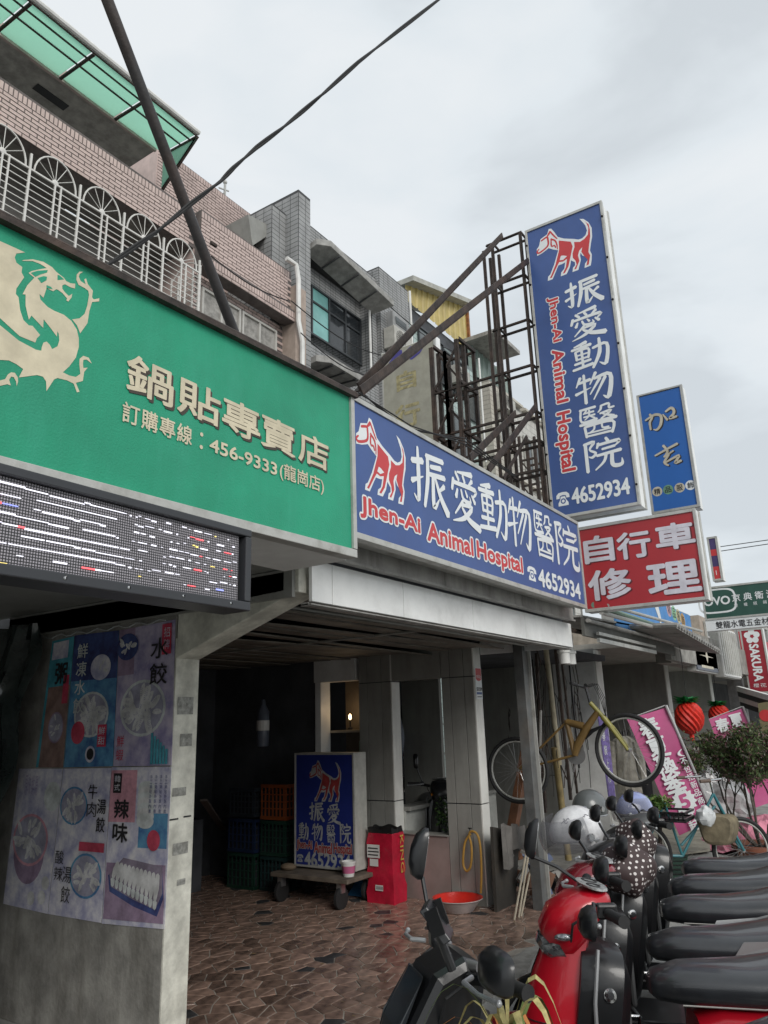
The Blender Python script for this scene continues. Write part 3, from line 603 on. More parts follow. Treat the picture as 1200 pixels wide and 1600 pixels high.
t, at = poster([(175, 1199), (268, 1198), (257, 1452), (159, 1443)], 'potsticker poster with a long plate of fried dumplings, bottom right', 'pale')
prect(at, t, 0, .02, .45, .36, PC['pink']); prect(at, t, .52, .3, .98, .52, PC['blue'])
for i in range(7): c = at(.62, .14 + i * .035); disc(FP, c, .075, PC['dumpling'] if i % 2 else PC['plate'], t, 'stack_print', sy=.55)
prect(at, t, .02, .62, .98, .97, PC['mauve'])
poly(FP, [tuple(at(a, b)) for a, b in ((.06, .70), (.3, .60), (.93, .64), (.97, .82), (.88, .93), (.5, .88), (.1, .80))], PC['navy'], t, 'plate_print')
poly(FP, [tuple(at(a, b)) for a, b in ((.08, .69), (.3, .585), (.93, .63), (.95, .79), (.85, .89), (.5, .84), (.12, .77))], PC['wood'], t, 'plate_print')
m1, m2 = MB(), MB()
for i in range(11): a, b = at(.15 + i * .07, .71 + i * .012), at(.22 + i * .066, .62 + i * .006); brush(m1, FP, [(a.x, a.y, .012), ((a.x + b.x) / 2, (a.y + b.y) / 2, .022), (b.x, b.y, .014)], FP.lay() + .002); a2 = at(.15 + i * .07, .76 + i * .012); brush(m2, FP, [(a2.x, a2.y, .013), (a.x, a.y - .01, .018)], FP.lay() + .002)
m1.build('dumpling_print', PC['dumpling'], t, fix=False, kind='stuff'); m2.build('dumpling_print', PC['plate'], t, fix=False, kind='stuff')
ptxt('辣味', at, t, .1, .20, .36, .50, M['print_black'], off=.02); prect(at, t, .06, .04, .2, .17, M['print_black']); ptxt('韓式', at, t, .08, .05, .18, .16, PC['pale']); disc(FP, at(.78, .47), .055, PC['red'], t, 'seal_print')
for x_ in (.7, .78, .86, .94): ptxt('手工鍋貼外酥內嫩', at, t, x_ - .02, .05, x_ + .02, .3, PC['navy'])
t, at = poster([(99, 1201), (174, 1200), (158, 1442), (75, 1428)], 'soup dumpling poster with two blue bowls, bottom middle of the wall', 'pale')
food(at, t, .30, .26, .29, 18, 'blue', 7); food(at, t, .66, .72, .32, 18, 'blue', 8); food(at, t, .8, .55, .001, 0, 'red', 1)
prect(at, t, .5, .5, .98, .56, PC['red'])
ptxt('牛肉', at, t, .60, .10, .78, .34, M['print_black']); ptxt('湯餃', at, t, .80, .20, .97, .44, M['print_black'], off=.01)
ptxt('酸辣', at, t, .06, .56, .22, .78, M['print_black']); ptxt('湯餃', at, t, .24, .66, .40, .92, M['print_black'])
t, at = poster([(30, 1201), (98, 1201), (74, 1428), (5, 1412)], 'pale poster with a round pot of soup, bottom left of the wall', 'pale')
disc(FP, at(.45, .60), .17, PC['mauve'], t, 'pot_print', sy=1.15); food(at, t, .45, .52, .40, 20, 'pink', 9); disc(FP, at(.85, .2), .09, PC['plate'], t, 'bowl_print'); ptxt('原味鮮湯', at, t, .2, .05, .5, .2, PC['lilac'], vertical=False)
for c in ((.62, .92), (.85, .9), (.9, .8)): disc(FP, at(*c), .04, PC['dumpling'], t, 'garlic_print')
wf = MB()
for i in range(26):      # creased clear film edges over the posters
    yy = 3.62 + i * .055; wf.tube([(C1 - .012, yy, 2.335 + .012 * math.sin(i * 1.7)), (C1 - .016, yy + .06, 2.335 + .012 * math.sin((i + 1) * 1.7))], .004, 5)
tag(wf.build('film_edge', mat('film', (.5, .52, .52), .15, bump=0)), 'rolled clear film edge along the top of the poster wall', 'plastic film')

# ================================================================ GREEN SIGN
YG = 2.0
FG = sign_y(YG)
gs = thing('green_shop_sign', 'wide green shop sign with cream dragon and cream writing', 'sign', (1.5, YG, 2.5))
gx0, gx1, gz0 = -1.6, 2.775, 2.462
def gtop_(x): return 3.185 + .040 * (x - .98)
def gbot_(x): return 2.448 + .013 * (x - .98)
def slat(x0, x1, y0, y1, top, h, name, m_, bev=0):   # strip that follows the slightly tapering edge of the sign
    return MB().prism([(x0, y0, top(x0) - h[0]), (x1, y0, top(x1) - h[0]), (x1, y0, top(x1) + h[1]), (x0, y0, top(x0) + h[1])], (0, y1 - y0, 0)).build(name, m_, gs, bevel=bev)
MB().prism([(gx0, YG, gbot_(gx0) + .01), (gx1 - .03, YG, gbot_(gx1) + .01), (gx1 - .03, YG, gtop_(gx1) - .006), (gx0, YG, gtop_(gx0) - .006)], (0, .03, 0)).build('sign_face', M['sign_green'], gs)
MB().prism([(gx0, YG + .031, gbot_(gx0)), (gx1 - .01, YG + .031, gbot_(gx1)), (gx1 - .01, YG + .031, gtop_(gx1) - .012), (gx0, YG + .031, gtop_(gx0) - .012)], (0, .19, 0)).build('sign_body', M['alu'], gs)
slat(gx0, gx1, YG - .012, YG + .05, gbot_, (.030, .009), 'frame', M['alu'], .003)
MB().box(gx1 - .028, gx1, YG - .012, YG + .05, gbot_(gx1) + .012, gtop_(gx1)).build('frame', M['alu'], gs)
slat(gx0, gx1 + .01, YG - .03, YG + .12, gtop_, (.006, .016), 'top_rail', M['rust'])
MB().tube([(gx0, YG - .018, gtop_(gx0) + .020), (gx1 + .01, YG - .018, gtop_(gx1) + .020)], .009, 6).build('top_rail', M['rust'], gs)
gz0 = gbot_(gx1)
MB().box(gx0, gx1, YG + .055, 2.44, gz0 - .032, gz0 - .014).build('underside', M['white'], gs)
va = MB()
for i in range(9): va.box(1.80 + i * .028, 1.816 + i * .028, YG + .14, YG + .26, gz0 - .036, gz0 - .033)
va.build('vent_slot', M['black'], gs)
def gp(lst, ox=0, oy=360, s=5.927): return [FG.px(ox + a / s, oy + b / s) for a, b in lst]
wing = [(-900,-480),(-500,-250),(0,100),(110,150),(230,205),(150,215),(135,250),(150,300),(205,340),(198,390),(222,435),(150,540),(145,590),(170,620),(185,740),(215,830),(265,880),(300,885),(370,970),(340,1000),(325,1040),(180,980),(0,815),(-500,480),(-900,300)]
body = [(-900,480),(-500,620),(0,880),(170,1020),(330,1105),(380,1115),(385,1080),(400,1040),(430,1030),(460,1060),(480,1100),(530,1075),(547,1020),(542,960),(530,935),(525,985),(470,910),(402,825),(398,905),(290,790),(265,828),(235,700),(235,595),(207,592),(250,510),(315,440),(262,395),(290,378),(360,362),(430,350),(400,330),(370,312),(300,285),(200,283),(215,275),(300,268),(400,292),(480,340),(520,385),(590,440),(610,470),(650,490),(695,495),(693,540),(655,530),(600,500),(575,510),(575,540),(600,575),(635,608),(668,588),(660,625),(630,660),(612,650),(618,630),(575,580),(540,555),(520,545),(490,565),(430,535),(425,550),(400,625),(363,590),(372,640),(440,710),(500,745),(590,782),(660,840),(710,920),(728,1000),(728,1080),(700,1180),(640,1260),(580,1315),(640,1345),(700,1358),(742,1330),(732,1240),(735,1190),(770,1162),(820,1180),(848,1235),(800,1197),(770,1200),(766,1235),(770,1275),(810,1272),(778,1310),(765,1395),(700,1412),(735,1495),(710,1500),(680,1420),(620,1390),(530,1368),(500,1380),(428,1490),(425,1400),(395,1355),(340,1340),(172,1363),(212,1285),(150,1240),(80,1205),(0,1200),(-400,1150),(-900,1000)]
arm = [(665,825),(735,815),(780,775),(805,700),(822,600),(815,560),(780,535),(725,505),(705,460),(708,410),(735,382),(768,385),(735,405),(728,430),(745,470),(790,500),(778,455),(795,445),(812,500),(858,560),(850,620),(865,640),(918,630),(916,658),(850,665),(825,750),(808,860),(740,955),(710,880)]
claw = [(-300,1400),(0,1390),(45,1378),(70,1335),(100,1315),(135,1320),(162,1360),(165,1400),(152,1445),(146,1400),(125,1360),(100,1355),(82,1385),(98,1438),(65,1425),(0,1440),(-300,1470)]
for pl in (wing, body, arm, claw): poly(FG, gp(pl), M['cream'], gs, 'dragon_emblem')
for pl in ([(530,412),(550,418),(592,455),(530,462)], [(282,395),(345,375),(440,368),(432,392),(370,410),(325,432)], [(345,442),(400,425),(432,430),(428,462),(380,490)], [(428,508),(470,525),(485,545),(428,536)]): poly(FG, gp(pl), M['sign_green'], gs, 'dragon_detail')
SHB = mat('print_brown', (.06, .045, .035), .6, bump=0)
def gtext(s, r, off=.02, **k): text(s, FG, r, M['cream'], gs, off=off, **k)
for ch, a, b in (('鍋', (189, 632), (273, 590)), ('貼', (272, 650), (344, 621)), ('專', (345, 679), (404, 652)), ('賣', (405, 713), (462, 677)), ('店', (463, 728), (510, 690))):
    pass
xs = [(192, 268), (275, 343), (346, 406), (407, 461), (465, 512)]
tops = [(190, 572), (512, 690)]
def gl(u, v0, v1): return v0 + (v1 - v0) * (u - 190) / (512 - 190)
zt = FG.px(230, 578)[1]; zb = FG.px(230, 622)[1]
pa = [FG.px(u, v) for u, v in ((190, 563), (190, 614), (510, 678), (510, 732))]
ztop = (pa[0][1] + pa[2][1]) / 2; zbot = (pa[1][1] + pa[3][1]) / 2
for ch, (ua, ub) in zip('鍋貼專賣店', xs):
    x0_ = FG.px(ua, 640)[0]; x1_ = FG.px(ub, 660)[0]
    text(ch, FG, (x0_, zbot, x1_, ztop), M['cream'], gs, off=.017, shadow=(.010, -.009), sm=SHB)
pb = [FG.px(u, v) for u, v in ((188, 634), (188, 662), (500, 740), (500, 768))]
zt2 = (pb[0][1] + pb[2][1]) / 2; zb2 = (pb[1][1] + pb[3][1]) / 2
xa_, xb_ = FG.px(188, 650)[0], FG.px(300, 690)[0]
row('訂購專線', FG, (xa_, zb2, xb_, zt2), M['cream'], gs, fill=.9, off=.016)
c = FG.px(314, 694); disc(FG, (c[0], (zt2 + zb2) / 2 + .025), .008, M['cream'], gs, 'lettering'); disc(FG, (c[0], (zt2 + zb2) / 2 - .025), .008, M['cream'], gs, 'lettering')
x0_, x1_ = FG.px(326, 700)[0], FG.px(432, 728)[0]; text('456-9333', FG, (x0_, zb2 + .008, x1_, zt2 - .012), M['cream'], gs, off=.022)
x0_, x1_ = FG.px(436, 735)[0], FG.px(505, 752)[0]; text('(龍崗店)', FG, (x0_, zb2 - .005, x1_, zt2 + .002), M['cream'], gs, off=.014)

# ================================================================ LED SCREEN
ld = thing('led_message_screen', 'black dot matrix LED screen with broken white and coloured lines, under the green sign', 'LED screen', (1.2, 1.97, 2.2))
YL = 1.95; FL = sign_y(YL - .004)
p0 = PY(388, 830, YL); p1 = PY(380, 955, YL); lx1 = p0.x; lz1 = p0.z; lz0 = p1.z
m_led = bpy.data.materials.new('led_matrix'); m_led.use_nodes = True; nt = m_led.node_tree; Nn, Ll = nt.nodes, nt.links
bs = Nn['Principled BSDF']; bs.inputs['Roughness'].default_value = .55; tc = Nn.new('ShaderNodeTexCoord'); sp = Nn.new('ShaderNodeSeparateXYZ'); Ll.new(tc.outputs['Object'], sp.inputs[0])
def mth(op, a, b=None, nt_=nt):
    n = nt_.nodes.new('ShaderNodeMath'); n.operation = op
    for i, q in enumerate((a, b)):
        if q is None: continue
        if isinstance(q, (int, float)): n.inputs[i].default_value = q
        else: nt_.links.new(q, n.inputs[i])
    return n.outputs[0]
pit = .0085
dx = mth('ABSOLUTE', mth('SUBTRACT', mth('FRACT', mth('MULTIPLY', sp.outputs[0], 1 / pit)), .5)); dz = mth('ABSOLUTE', mth('SUBTRACT', mth('FRACT', mth('MULTIPLY', sp.outputs[2], 1 / pit)), .5))
dot = mth('LESS_THAN', mth('MAXIMUM', dx, dz), .31)
mxc = Nn.new('ShaderNodeMix'); mxc.data_type = 'RGBA'; mxc.inputs[6].default_value = (.022, .022, .025, 1); mxc.inputs[7].default_value = (.36, .34, .37, 1); Ll.new(dot, mxc.inputs[0]); Ll.new(mxc.outputs[2], bs.inputs['Base Color'])
bd = .075
MB().box(-1.6, lx1 - .05, YL, YL + .02, lz0 + .035, lz1 - .03).build('led_matrix', m_led, ld)
bz = MB(); bz.box(-1.6, lx1, YL - .02, YL + .12, lz1 - .028, lz1); bz.box(-1.6, lx1, YL - .02, YL + .12, lz0, lz0 + .033); bz.box(lx1 - .03, lx1, YL - .02, YL + .12, lz0 + .034, lz1 - .029)
bz.build('bezel', paint('bezel', (.035, .037, .042), .4), ld, bevel=.004)
MB().box(-1.6, lx1 - .031, YL + .021, YL + .12, lz0 + .034, lz1 - .029).build('back_box', M['black'], ld)
sc = MB()
for i in range(14): sc.lathe([(.006, 0), (.004, .003)], (lx1 - .1 - i * .22, YL - .0205, lz0 + .018), 8, ax=(0, -1, 0))
sc.build('screw', M['chrome'], ld)
lr = random.Random(21); ecol = [mat('led_' + n_, c, .5, var=0, bump=0, emit=s_) for n_, c, s_ in (('white', (.9, .9, 1), .8), ('red', (1, .12, .14), 1.1), ('green', (.15, 1, .4), .9), ('blue', (.3, .35, 1), 1.0), ('yellow', (1, .8, .2), 1.0))]
rows_ = 9; H_ = lz1 - lz0 - .06; mbs = [MB() for _ in ecol]
for r_i in range(rows_):
    z = lz1 - .042 - H_ * (r_i + .2) / rows_ * 1.02; x = -.9; q_ = 0
    while x < lx1 - .07:
        left = x < 1.42; ln = lr.choice((.02, .045, .07, .10)) if left else lr.choice((.006, .010, .02, .035)); ci = 0
        if 2 <= r_i <= 7 and x < 1.12: ci = lr.choice((0, 0, 0, 0, 1, 1, 4, 2, 3)); ln = ln * .45 if ci else ln
        if (x > 1.72 or r_i > 6) and lr.random() < .25: ci = lr.choice((2, 3, 1, 4))
        q_ = (q_ + lr.choice((0, 0, 1))) % 3; th = lr.choice((.0012, .0017, .0024)) if left else lr.choice((.0008, .0014, .0022))
        if lr.random() < (.93 if left else .72) * (1 if r_i < 7 else .6): mbs[ci].box(x, min(x + ln, lx1 - .06), YL - .0032, YL - .001, z - q_ * .0028 - th, z - q_ * .0028 + th)
        x += ln + (lr.choice((0, 0, .002, .006)) if left else lr.uniform(.003, .022))
for mb, m_ in zip(mbs, ecol): mb.build('lit_line', m_, ld, kind='stuff')

# ================================================================ LONG BLUE SIGN
YB = 2.25; FB = sign_y(YB)
bsn = thing('long_blue_sign', 'long blue horizontal sign with red dog over the white panel canopy', 'sign', (4.9, YB, 2.7))
bx0, bx1 = 3.135, 6.745; bz0, bz1 = 2.685, 3.44
bz1 = (PY(555, 628, YB).z + PY(903, 815, YB).z) / 2; bz0 = (PY(560, 835, YB).z + PY(914, 950, YB).z) / 2; bx0 = 3.0; bx1 = (PY(903, 815, YB).x + PY(914, 950, YB).x) / 2
box_part('sign_face', M['sign_blue'], bsn, bx0 + .02, bx1 - .02, YB, YB + .02, bz0 + .02, bz1 - .02)
box_part('sign_body', M['alu'], bsn, bx0, bx1 - .01, YB + .021, YB + .16, bz0 + .005, bz1 - .005)
f_ = MB(); f_.box(bx0, bx1, YB - .01, YB + .17, bz1 - .019, bz1 + .012); f_.box(bx0, bx1, YB - .01, YB + .05, bz0 - .015, bz0 + .019); f_.box(bx1 - .019, bx1, YB - .01, YB + .05, bz0 + .02, bz1 - .02); f_.box(bx0, bx0 + .019, YB - .01, YB + .05, bz0 + .02, bz1 - .02)
f_.build('frame', M['alu'], bsn, bevel=.002)
a, b = FB.px(556, 740), FB.px(634, 740)
ys = [FB.px(550 + p_[0] / 10, 640 + p_[1] / 10) for p_ in _DS]
dog(FB, (min(q[0] for q in ys), min(q[1] for q in ys), max(q[0] for q in ys), max(q[1] for q in ys)), bsn, M['print_white'], M['print_red'])
cz = [((645, 795), (697, 712)), ((703, 829), (748, 741)), ((748, 834), (790, 770)), ((795, 853), (829, 785)), ((834, 866), (862, 808)), ((866, 883), (902, 832))]
chx = [(643, 697), (703, 748), (749, 791), (794, 829), (835, 864), (867, 902)]
ct, cb = [FB.px(650, 699)[1], FB.px(870, 822)[1]], [FB.px(690, 802)[1], FB.px(895, 893)[1]]
zt_ = FB.px(655, 702)[1]; zb_ = FB.px(690, 803)[1]; zt2_ = FB.px(880, 818)[1]; zb2_ = FB.px(900, 894)[1]
for i, (ch, (ua, ub)) in enumerate(zip('振愛動物醫院', chx)):
    vv_ = (756, 786, 801, 822, 840, 858)[i]; x0_ = FB.px(ua, vv_)[0]; x1_ = FB.px(ub, vv_)[0]
    glyph(ch, FB, (x0_, (zb_ + zb2_) / 2, x1_, (zt_ + zt2_) / 2), M['print_white'], bsn, bold=.92)
def latin(fr, words, parent, off=.035, out_=.10, rot=0):
    for s_, r in words: text(s_, fr, r, M['print_red'], parent, off=off, outline=out_, om=M['print_white'], rot=rot)
lz_t = FB.px(575, 774)[1]; lz_b = FB.px(600, 821)[1]
def fbx(u, v): return FB.px(u, v)[0]
zl0, zl1 = (FB.px(570, 808)[1] + FB.px(810, 896)[1]) / 2, (FB.px(570, 778)[1] + FB.px(765, 855)[1]) / 2 + .01
hh = zl1 - zl0
latin(FB, [('Jhen-Ai', (fbx(562, 800), zl0, fbx(657, 830), zl1)), ('Animal', (fbx(667, 840), zl0, fbx(739, 855), zl1)), ('Hospital', (fbx(745, 870), zl0 - hh * .26, fbx(816, 880), zl1))], bsn)
zn0, zn1 = (FB.px(830, 908)[1] + FB.px(903, 934)[1]) / 2, (FB.px(830, 886)[1] + FB.px(903, 912)[1]) / 2
phone(FB, (fbx(824, 895), zn0 + .01, fbx(838, 900), zn1), M['print_white'], M['sign_blue'], bsn)
text('4652934', FB, (fbx(840, 900), zn0 - .015, fbx(906, 920), zn1 + .01), M['print_white'], bsn, off=.03)

# ================================================================ VERTICAL BLUE SIGN
XV = 6.95; FV = sign_x(XV)
vs_n = thing('vertical_blue_sign', 'tall blue double sided sign with red dog high above the long sign', 'sign', (XV, 2.2, 3.6))
ya, yb = 2.583, 1.70; vz0, vz1 = 3.62, 6.98
c4 = [PX(820, 358, XV), PX(940, 317, XV), PX(862, 805, XV), PX(1003, 797, XV)]
ya = (c4[0].y + c4[2].y) / 2; yb = (c4[1].y + c4[3].y) / 2; vz1 = (c4[0].z + c4[1].z) / 2; vz0 = (c4[2].z + c4[3].z) / 2
box_part('sign_face', M['sign_blue'], vs_n, XV, XV + .02, yb + .02, ya - .02, vz0 + .03, vz1 - .03)
box_part('sign_body', M['white_panel'], vs_n, XV + .021, XV + .21, yb + .01, ya - .01, vz0 + .01, vz1 - .01)
box_part('sign_face', M['sign_blue'], vs_n, XV + .211, XV + .23, yb + .02, ya - .02, vz0 + .03, vz1 - .03)
f_ = MB()
for xx in (XV - .012, XV + .20):
    f_.box(xx, xx + .045, yb, yb + .025, vz0, vz1).box(xx, xx + .045, ya - .025, ya, vz0, vz1).box(xx, xx + .045, yb + .026, ya - .026, vz1 - .03, vz1).box(xx, xx + .045, yb + .026, ya - .026, vz0, vz0 + .03)
f_.build('frame', M['alu'], vs_n, bevel=.002)
bt = MB()
for i in range(7):
    for yy in (yb + .012, ya - .012): bt.lathe([(.012, 0), (.009, .012)], (XV - .013, yy, vz0 + .2 + i * (vz1 - vz0 - .4) / 6), 8, ax=(-1, 0, 0))
bt.build('bolt', M['rust'], vs_n)
def V(u, v): return FV.px(u, v)
a, b, c_, d_ = V(840, 400), V(927, 345), V(865, 432), V(931, 415)
dog(FV, (V(839, 395)[0], (V(862, 436)[1] + V(925, 416)[1]) / 2 + .0, V(930, 400)[0], (V(860, 372)[1] + V(912, 352)[1]) / 2 + .12), vs_n, M['print_white'], M['print_red'])
ccs = [(888, 478, 434), (893, 530, 482), (893, 585, 537), (903, 630, 582), (912, 685, 636), (915, 735, 690)]
xl_, xr_ = (V(884, 455)[0] + V(912, 715)[0]) / 2, (V(940, 455)[0] + V(970, 715)[0]) / 2
zT, zB = V(912, 434)[1], V(940, 740)[1]; n_ = 6; st_ = (zT - zB) / n_
for i, ch in enumerate('振愛動物醫院'):
    z1_ = zT - st_ * i; glyph(ch, FV, (xl_ - .01, z1_ - st_ * .90, xr_ + .01, z1_ - st_ * .02), M['print_white'], vs_n, bold=1.0)
xl2, xr2 = (V(850, 470)[0] + V(876, 735)[0]) / 2, (V(874, 470)[0] + V(899, 735)[0]) / 2
za, zb3, zc_, zd_, ze_, zf_ = V(862, 464)[1], V(868, 538)[1], V(872, 545)[1], V(880, 632)[1], V(884, 642)[1], V(887, 740)[1]
latin(FV, [('Jhen-Ai', (xl2 + .03, zb3 + .02, xr2, za)), ('Animal', (xl2 + .03, zd_ + .02, xr2, zc_)), ('Hospital', (xl2 - .03, zf_ + .02, xr2, ze_))], vs_n, rot=-90)
zn0, zn1 = (V(893, 785)[1] + V(985, 777)[1]) / 2, (V(893, 758)[1] + V(985, 750)[1]) / 2
phone(FV, (V(869, 775)[0], zn0 + .01, V(890, 775)[0], zn1 - .02), M['print_white'], M['sign_blue'], vs_n)
text('4652934', FV, (V(893, 775)[0], zn0, V(985, 765)[0], zn1), M['print_white'], vs_n, off=.03)

# ================================================================ RED SIGN
XR = 7.05; FR = sign_x(XR)
rs = thing('red_sign', 'red box sign with four large white characters and a phone free face, under the tall blue sign', 'sign', (XR, 1.8, 2.7))
rs['label'] = 'red box sign with five large white characters beneath the tall blue sign'
c4 = [PX(901, 825, XR), PX(1085, 794, XR), PX(915, 958, XR), PX(1108, 936, XR)]
ya = (c4[0].y + c4[2].y) / 2; yb = (c4[1].y + c4[3].y) / 2; z1 = (c4[0].z + c4[1].z) / 2; z0 = (c4[2].z + c4[3].z) / 2
box_part('sign_face', M['sign_red'], rs, XR, XR + .02, yb + .02, ya - .02, z0 + .03, z1 - .03)
box_part('sign_body', M['white_panel'], rs, XR + .021, XR + .17, yb + .004, ya - .004, z0 + .004, z1 - .004)
f_ = MB(); f_.box(XR - .012, XR + .03, yb, yb + .025, z0, z1).box(XR - .012, XR + .03, ya - .025, ya, z0, z1).box(XR - .012, XR + .03, yb + .026, ya - .026, z1 - .03, z1).box(XR - .012, XR + .03, yb + .026, ya - .026, z0, z0 + .03)
f_.box(XR + .12, XR + .18, yb - .006, yb + .02, z0, z1)
f_.build('frame', M['alu'], rs, bevel=.002)
def rr_(a, b): return rpx(FR, a, b)
sgrey = mat('letter_shade', (.12, .015, .02), .5, bump=0)
for ch, a, b in (('自', (914, 882), (957, 833)), ('行', (966, 876), (1014, 826)), ('車', (1026, 862), (1083, 812)), ('修', (921, 940), (984, 884)), ('理', (1014, 932), (1091, 872))):
    text(ch, FR, rr_(a, b), mat('sign_offwhite', (.66, .64, .70), .45, bump=0), rs, off=.028, shadow=(.014, -.010), sm=sgrey)

# ================================================================ LIGHT BLUE SIGN of the clothes shop
XJ = 9.4; FJ = sign_x(XJ)
js = thing('sky_blue_sign', 'bright blue upright sign with two cream brush characters and four small discs', 'sign', (XJ, 1.8, 4))
c4 = [PX(994, 618, XJ), PX(1063, 602, XJ), PX(1021, 800, XJ), PX(1095, 795, XJ)]
ya = (c4[0].y + c4[2].y) / 2; yb = (c4[1].y + c4[3].y) / 2; z1 = (c4[0].z + c4[1].z) / 2; z0 = (c4[2].z + c4[3].z) / 2
JB = mat('sign_sky', (.03, .14, .46), .42, var=.08, scale=1, bump=0)
box_part('sign_face', JB, js, XJ, XJ + .02, yb + .02, ya - .02, z0 + .03, z1 - .03)
box_part('sign_body', M['white_panel'], js, XJ + .021, XJ + .22, yb, ya, z0, z1)
f_ = MB(); f_.box(XJ - .012, XJ + .03, yb - .01, yb + .02, z0, z1).box(XJ - .012, XJ + .03, ya - .02, ya + .01, z0, z1).box(XJ - .012, XJ + .03, yb + .021, ya - .021, z1 - .02, z1).box(XJ - .012, XJ + .03, yb + .021, ya - .021, z0, z0 + .03)
f_.build('frame', M['alu'], js)
PCR = mat('print_cream', (.58, .53, .42), .5, bump=0)
glyph('加', FJ, rpx(FJ, (1011, 676), (1056, 634)), PCR, js, bold=.9, shadow=(.015, -.012), sm=M['print_black']); glyph('吉', FJ, rpx(FJ, (1025, 732), (1060, 690)), PCR, js, bold=.9, shadow=(.015, -.012), sm=M['print_black'])
for ch, c_, mm in zip('精品服飾', ((1027, 768), (1044, 765), (1062, 762), (1079, 758)), ('beige', 'green', 'beige', 'white')):
    m2 = {'beige': PCR, 'green': mat('disc_green', (.16, .33, .22), .5, bump=0), 'white': M['print_white']}[mm]
    q = FJ.px(*c_); disc(FJ, q, .062, m2, js, 'disc'); text(ch, FJ, (q[0] - .038, q[1] - .038, q[0] + .038, q[1] + .038), M['print_black'], js, off=.01)
# ================================================================ BRICKWORK
def brick_mesh(l, h, d, m_):
    return MB().add([(0, 0, 0), (l, 0, 0), (l, 0, h), (0, 0, h), (0, d, 0), (l, d, 0), (l, d, h), (0, d, h)], [(0, 1, 2, 3), (0, 4, 5, 1), (3, 2, 6, 7), (0, 3, 7, 4), (1, 5, 6, 2)]).mesh('brick', m_, fix=False)
def bricks(parent, x0, x1, z0, z1, y, m_, L=.205, H=.052, P=(.222, .07), lim=0, holes=(), seed=0, soldier=True, only=None):
    """running bond on the plane y, faces towards -Y; the first lim bricks inside `only` are objects, the others one part"""
    rr = random.Random(seed); ms = [brick_mesh(L, H, .02, m_[0]), brick_mesh(L / 2 - .008, H, .02, m_[0]), brick_mesh(H, L * .62, .02, m_[0])]
    rest = MB(); cnt = 0; o = wloc(parent); z = z0; r_ = 0; ztop = z1 - (L * .62 + .02 if soldier else 0)
    def put(kind, x, z, w_, h_):
        nonlocal cnt
        for hx0, hx1, hz0, hz1 in holes:
            if x + w_ > hx0 and x < hx1 and z + h_ > hz0 and z < hz1: return
        j = rr.uniform(0, .004)
        if cnt < lim and (only is None or only[0] < x < only[1]):
            place('brick', ms[kind], parent, loc=Vector((x, y - .012 + j, z)) - o); cnt += 1
        else: rest.add([(x, y - .012 + j, z), (x + w_, y - .012 + j, z), (x + w_, y - .012 + j, z + h_), (x, y - .012 + j, z + h_), (x, y, z), (x + w_, y, z), (x + w_, y, z + h_), (x, y, z + h_)], [(0, 1, 2, 3), (0, 4, 5, 1), (3, 2, 6, 7), (0, 3, 7, 4), (1, 5, 6, 2)], 0)
    while z + H <= ztop:
        x = x0 + (P[0] / 2 if r_ % 2 else 0)
        if r_ % 2: put(1, x0, z, L / 2 - .008, H)
        while x + L <= x1: put(0, x, z, L, H); x += P[0]
        z += P[1]; r_ += 1
    if soldier:
        x = x0
        while x + H <= x1: put(2, x, z, H, L * .62); x += P[1]
    if rest.v: rest.build('brickwork', m_, parent, kind='stuff', fix=False)
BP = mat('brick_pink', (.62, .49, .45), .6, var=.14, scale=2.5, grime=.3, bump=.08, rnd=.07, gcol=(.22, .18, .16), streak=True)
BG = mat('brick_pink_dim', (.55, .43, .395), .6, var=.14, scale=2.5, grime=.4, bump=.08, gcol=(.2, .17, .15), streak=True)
GR = mat('brick_joint', (.15, .13, .125), .9, var=.2)
GT = mat('tile_grey', (.33, .335, .335), .5, var=.12, scale=2, grime=.5, streak=True, bump=.08, gcol=(.11, .11, .11))
GJ = mat('tile_joint', (.07, .072, .075), .9)
BM_ = lambda a, b: (a + b) / 2
YP = 9.0
def Y9(u, v, y=9.0): return PY(u, v, y)
pb_ = thing('pink_tiled_building', 'pink brick tiled apartment building with white arched window grilles and green canopy', 'building', (7, YP, 6))
bt_ = (Y9(0, 122).z + Y9(280, 312).z) / 2; bb_ = (Y9(0, 190).z + Y9(300, 388).z) / 2; xr = Y9(306, 340).x; xe = Y9(446, 440).x
box_part('parapet_core', GR, pb_, -6, xr, YP, YP + .2, bb_, bt_ - .005)
bricks(pb_, Y9(-60, 120).x, xr, bb_, bt_, YP, [BP], lim=175, seed=1, only=(Y9(-5, 120).x, xr))
bricks(pb_, -4, Y9(-60, 120).x - .05, bb_, bt_, YP, [BP], seed=2)
# right bay: parapet, ledge, wall with windows
rt = (Y9(312, 322, 8.85).z + Y9(436, 414, 8.85).z) / 2; rl = (Y9(330, 410, 8.85).z + Y9(448, 484, 8.85).z) / 2
box_part('parapet_core', GR, pb_, xr, xe, 8.85, 9.1, rl, rt - .005)
bricks(pb_, xr, xe, rl, rt, 8.85, [BP], lim=118, seed=3)
box_part('ledge', GR, pb_, xr, xe + .1, 8.74, 9.0, rl - .26, rl - .002)
bricks(pb_, xr, xe + .1, rl - .25, rl, 8.74, [BP], seed=4, soldier=True)
box_part('wall', GR, pb_, xr, xe, 9.06, 9.3, 3.4, rl - .26)
wx0, wx1 = Y9(316, 470).x, Y9(433, 530).x; wz1 = (Y9(325, 452).z + Y9(433, 517).z) / 2; wz0 = (Y9(330, 485).z + Y9(430, 553).z) / 2
wz0 = wz1 - 1.0
bricks(pb_, xr, xe, wz0 - .9, rl - .27, 9.06, [BG], seed=5, soldier=False, holes=((wx0, wx1, wz0, wz1),))
